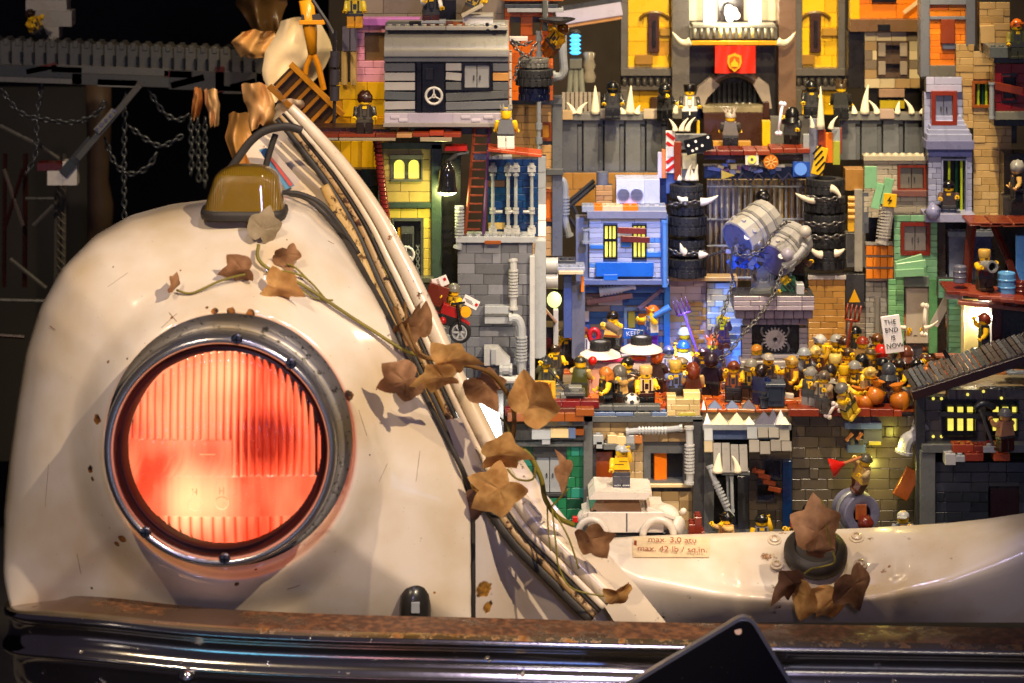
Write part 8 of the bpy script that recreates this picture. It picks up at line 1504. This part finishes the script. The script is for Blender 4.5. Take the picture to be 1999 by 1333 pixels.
fig(1482, 452, 38, 'wild black-haired bare-chested toy figure leaning on the fallen machine', ('afro', '0E0C0C'), 'E8B428', '4A2A1A', bare=True, pattern='2A1A14', arms=(60, 40), group=UG, yaw=-20, tilt=6)
fig(1572, 590, 33.5, 'toy figure in a torn green coat bowed over the monument edge', ('short', '0E0C0C'), '4A8A6A', '7A5A3C', group=UG, tilt=-48, yaw=-30, arms=(60, 60), arm='4A8A6A')
fig(1560, 560, 36, 'dark coated toy figure reaching back beside the fallen machine', ('short', '1E1816'), '3A2A28', '14120F', group=UG, yaw=150, arms=(60, 90), arm='5A4038')
fig(1852, 428, 43.2, 'dark-haired toy figure sitting in the tall window of the lavender tower', ('short', '14100E'), '4A3428', '101C3A', group=UG, arms=(50, 60), arm='5A4438', yaw=-8)
tag(MB().tube([P(1812, 418, 41.5), P(1822, 404, 41.2), P(1830, 414, 41)], .5, 8).sph(P(1822, 414, 41.2), .75, 12).build('toy_bag', '8A8CB4', None, smooth=True), 'small lilac bag on the ledge of the lavender tower', 'bag')
fig(1922, 566, 33, 'toy figure with blond flat-top hair aiming a round-mouthed cannon on the lower deck', ('flat', 'D8AC50'), '7A2018', '4A3A2A', group=UG, arm='skin', arms=(60, 80), yaw=12)
cn2 = thing('cannon', 'grey toy cannon with round open mouth carried on the lower deck', 'cannon', P(1935, 530, 31)); d = Vector((.35, -1, .1)).normalized(); c = P(1933, 520, 31.6); MB().lathe(c, d, [(0, -1.4), (.5, -1.4), (.5, .2), (.58, .25), (.58, .5), (.4, .5), (.36, .1), (0, .05)], 20).build('barrel', '8A8C90', cn2, angle=35); MB().lathe(c + d * .2, d, [(0, 0), (.37, 0)], 16).build('bore', 'black', cn2)
fig(1921, 690, 31.2, 'toy figure with red-brown hair and sunglasses in profile at the bright doorway', ('short', '7A2E18'), '141416', '101214', group=UG, yaw=-85, arm='skin', arms=(110, 10))
fig(1985, 114, 38.5, 'toy figure with orange hair and moss green jacket behind the grey roof slab', ('short', 'E06818'), '4A5028', '3A3A2C', group=UG, yaw=8, arm='9A8C3A')
fig(1984, 394, 39, 'toy figure with curly silver hair in profile at the far edge', ('afro', 'A09C96'), '1A1614', '1A1614', group=UG, yaw=-80, arm='E8B868', skin='E8B060')
# mail rider ------------------------------------------------------------
mb_ = thing('toy_motorcycle', 'red toy motorcycle with black spoked wheels against the grey rock wall', 'motorcycle', P(880, 665, 22)); Ym = 21
for x, y, r in ((898, 648, 1.0), (828, 605, .95)):
    c = P(x, y, Ym - .2 + (x < 850) * 1.2); d = Vector((.25, 1, 0)).normalized(); w_ = MB().lathe(c - d * .3, d, [(r * .72, .05), (r * .9, 0), (r, .15), (r, .45), (r * .9, .6), (r * .72, .55)], 28).build('wheel', mat('toy_rubber', (.018, .018, .02), .55), mb_, angle=40)
    m = MB()
    for k in range(6): a = k * PI / 3; m.cbox(r * .7, .18, r * .16, .02, 0, Matrix.Translation(c + Vector((r * .36 * math.cos(a), -.12, r * .36 * math.sin(a)))) @ Matrix.Rotation(-a, 4, 'Y'))
    m.lathe(c - d * .25, d, [(r * .62, 0), (r * .74, 0), (r * .74, .5), (r * .62, .5), (r * .62, 0)], 24); m.build('rim', 'silver', w_, angle=35)
piece('mudguard', mb_, P(905, 625, Ym), (1.3, .7, .3), 'B01818', roll=38); piece('tank', mb_, P(880, 606, Ym + .3), (1.7, .9, .9), 'B01818', roll=20); piece('engine', mb_, P(875, 624, Ym + .3), (1.9, .9, .9), '1A1A1C', roll=15); piece('frame', mb_, P(850, 610, Ym + .4), (2.4, .6, .4), '8A1414', roll=32)
for a, b, c_, r in (((893, 592), (899, 645), '1A1A1C', .17), (((880), 594), (908, 590), '1A1A1C', .12), ((842, 630), (868, 642), '9A9A9C', .16)): MB().tube([P(*a, Ym - .4), P(*b, Ym - .4)], r, 7).build('fork', c_, mb_)
MB().sph(P(864, 626, Ym - .2), .35, 12).build('headlamp', 'B01818', mb_, smooth=True); MB().lathe(P(908, 608, Ym - .3), Vector((.3, -1, 0)), [(0, 0), (.5, 0), (.5, .3), (0, .35)], 16).build('headlight', 'E8A818', mb_, angle=35)
fig(880, 634, 22.6, 'toy mail rider with grey goggles helmet on the red motorcycle', ('helm', '6A6860'), 'B89A3A', '6A6C70', arms=(80, 60), group=UG, yaw=-35, tilt=6, arm='skin', pattern='6A4A20')
ml = thing('crate', 'red-brown mail crate full of white letters behind the mail rider', 'crate', P(853, 598, 23)); piece('box', ml, P(853, 574, 22.5), (1.9, 1.4, 1.9), '6A2414', roll=18); piece('letter', ml, P(866, 548, 22), (.8, .12, .9), 'F0E8E4', roll=-22); piece('letter', ml, P(852, 552, 22.3), (.8, .12, .8), 'F0E0DC', roll=-12)
piece('stamp', ml, P(868, 545, 21.9), (.25, .05, .25), 'red', roll=-22)
lt_ = thing('letter', 'large white letter with red stamp held out by the mail rider', 'letter', P(922, 592, 20.6)); piece('sheet', lt_, P(919, 590, 20.6), (1.5, .1, .85), 'F0E6E0', roll=28); piece('stamp', lt_, P(930, 595, 20.5), (.25, .06, .25), 'red', roll=28)
for k in range(3): piece('print', lt_, P(914 + k * 1.5, 585 + k * 3.5, 20.53), (.75, .03, .05), '6A6A6A', roll=28)
# glowing panel added for the blown-out lit patch behind the opening edge ---
wlp = thing('lit_patch', 'glowing white panel standing for a brightly lit patch behind the ivy and opening edge', 'lamp', P(945, 820, 14)); wlm = mat('hot_white', (1, 1, 1), .4, emit=3.0, ecol=(1, .96, .88), vary=0)
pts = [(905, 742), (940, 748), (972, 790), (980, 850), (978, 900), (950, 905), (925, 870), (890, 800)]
MB().prism([(P(x, y, 16).x, P(x, y, 16).z) for x, y in pts][::-1], 15, 17).build('glow_panel', wlm, wlp, smooth=False); piece('patch_back', wlp, P(945, 830, 18), (3.5, 1.2, 6), 'vdg')
plamp('hidden_lamp', P(975, 850, 12.5), 1600, (1, .95, .85), .8)
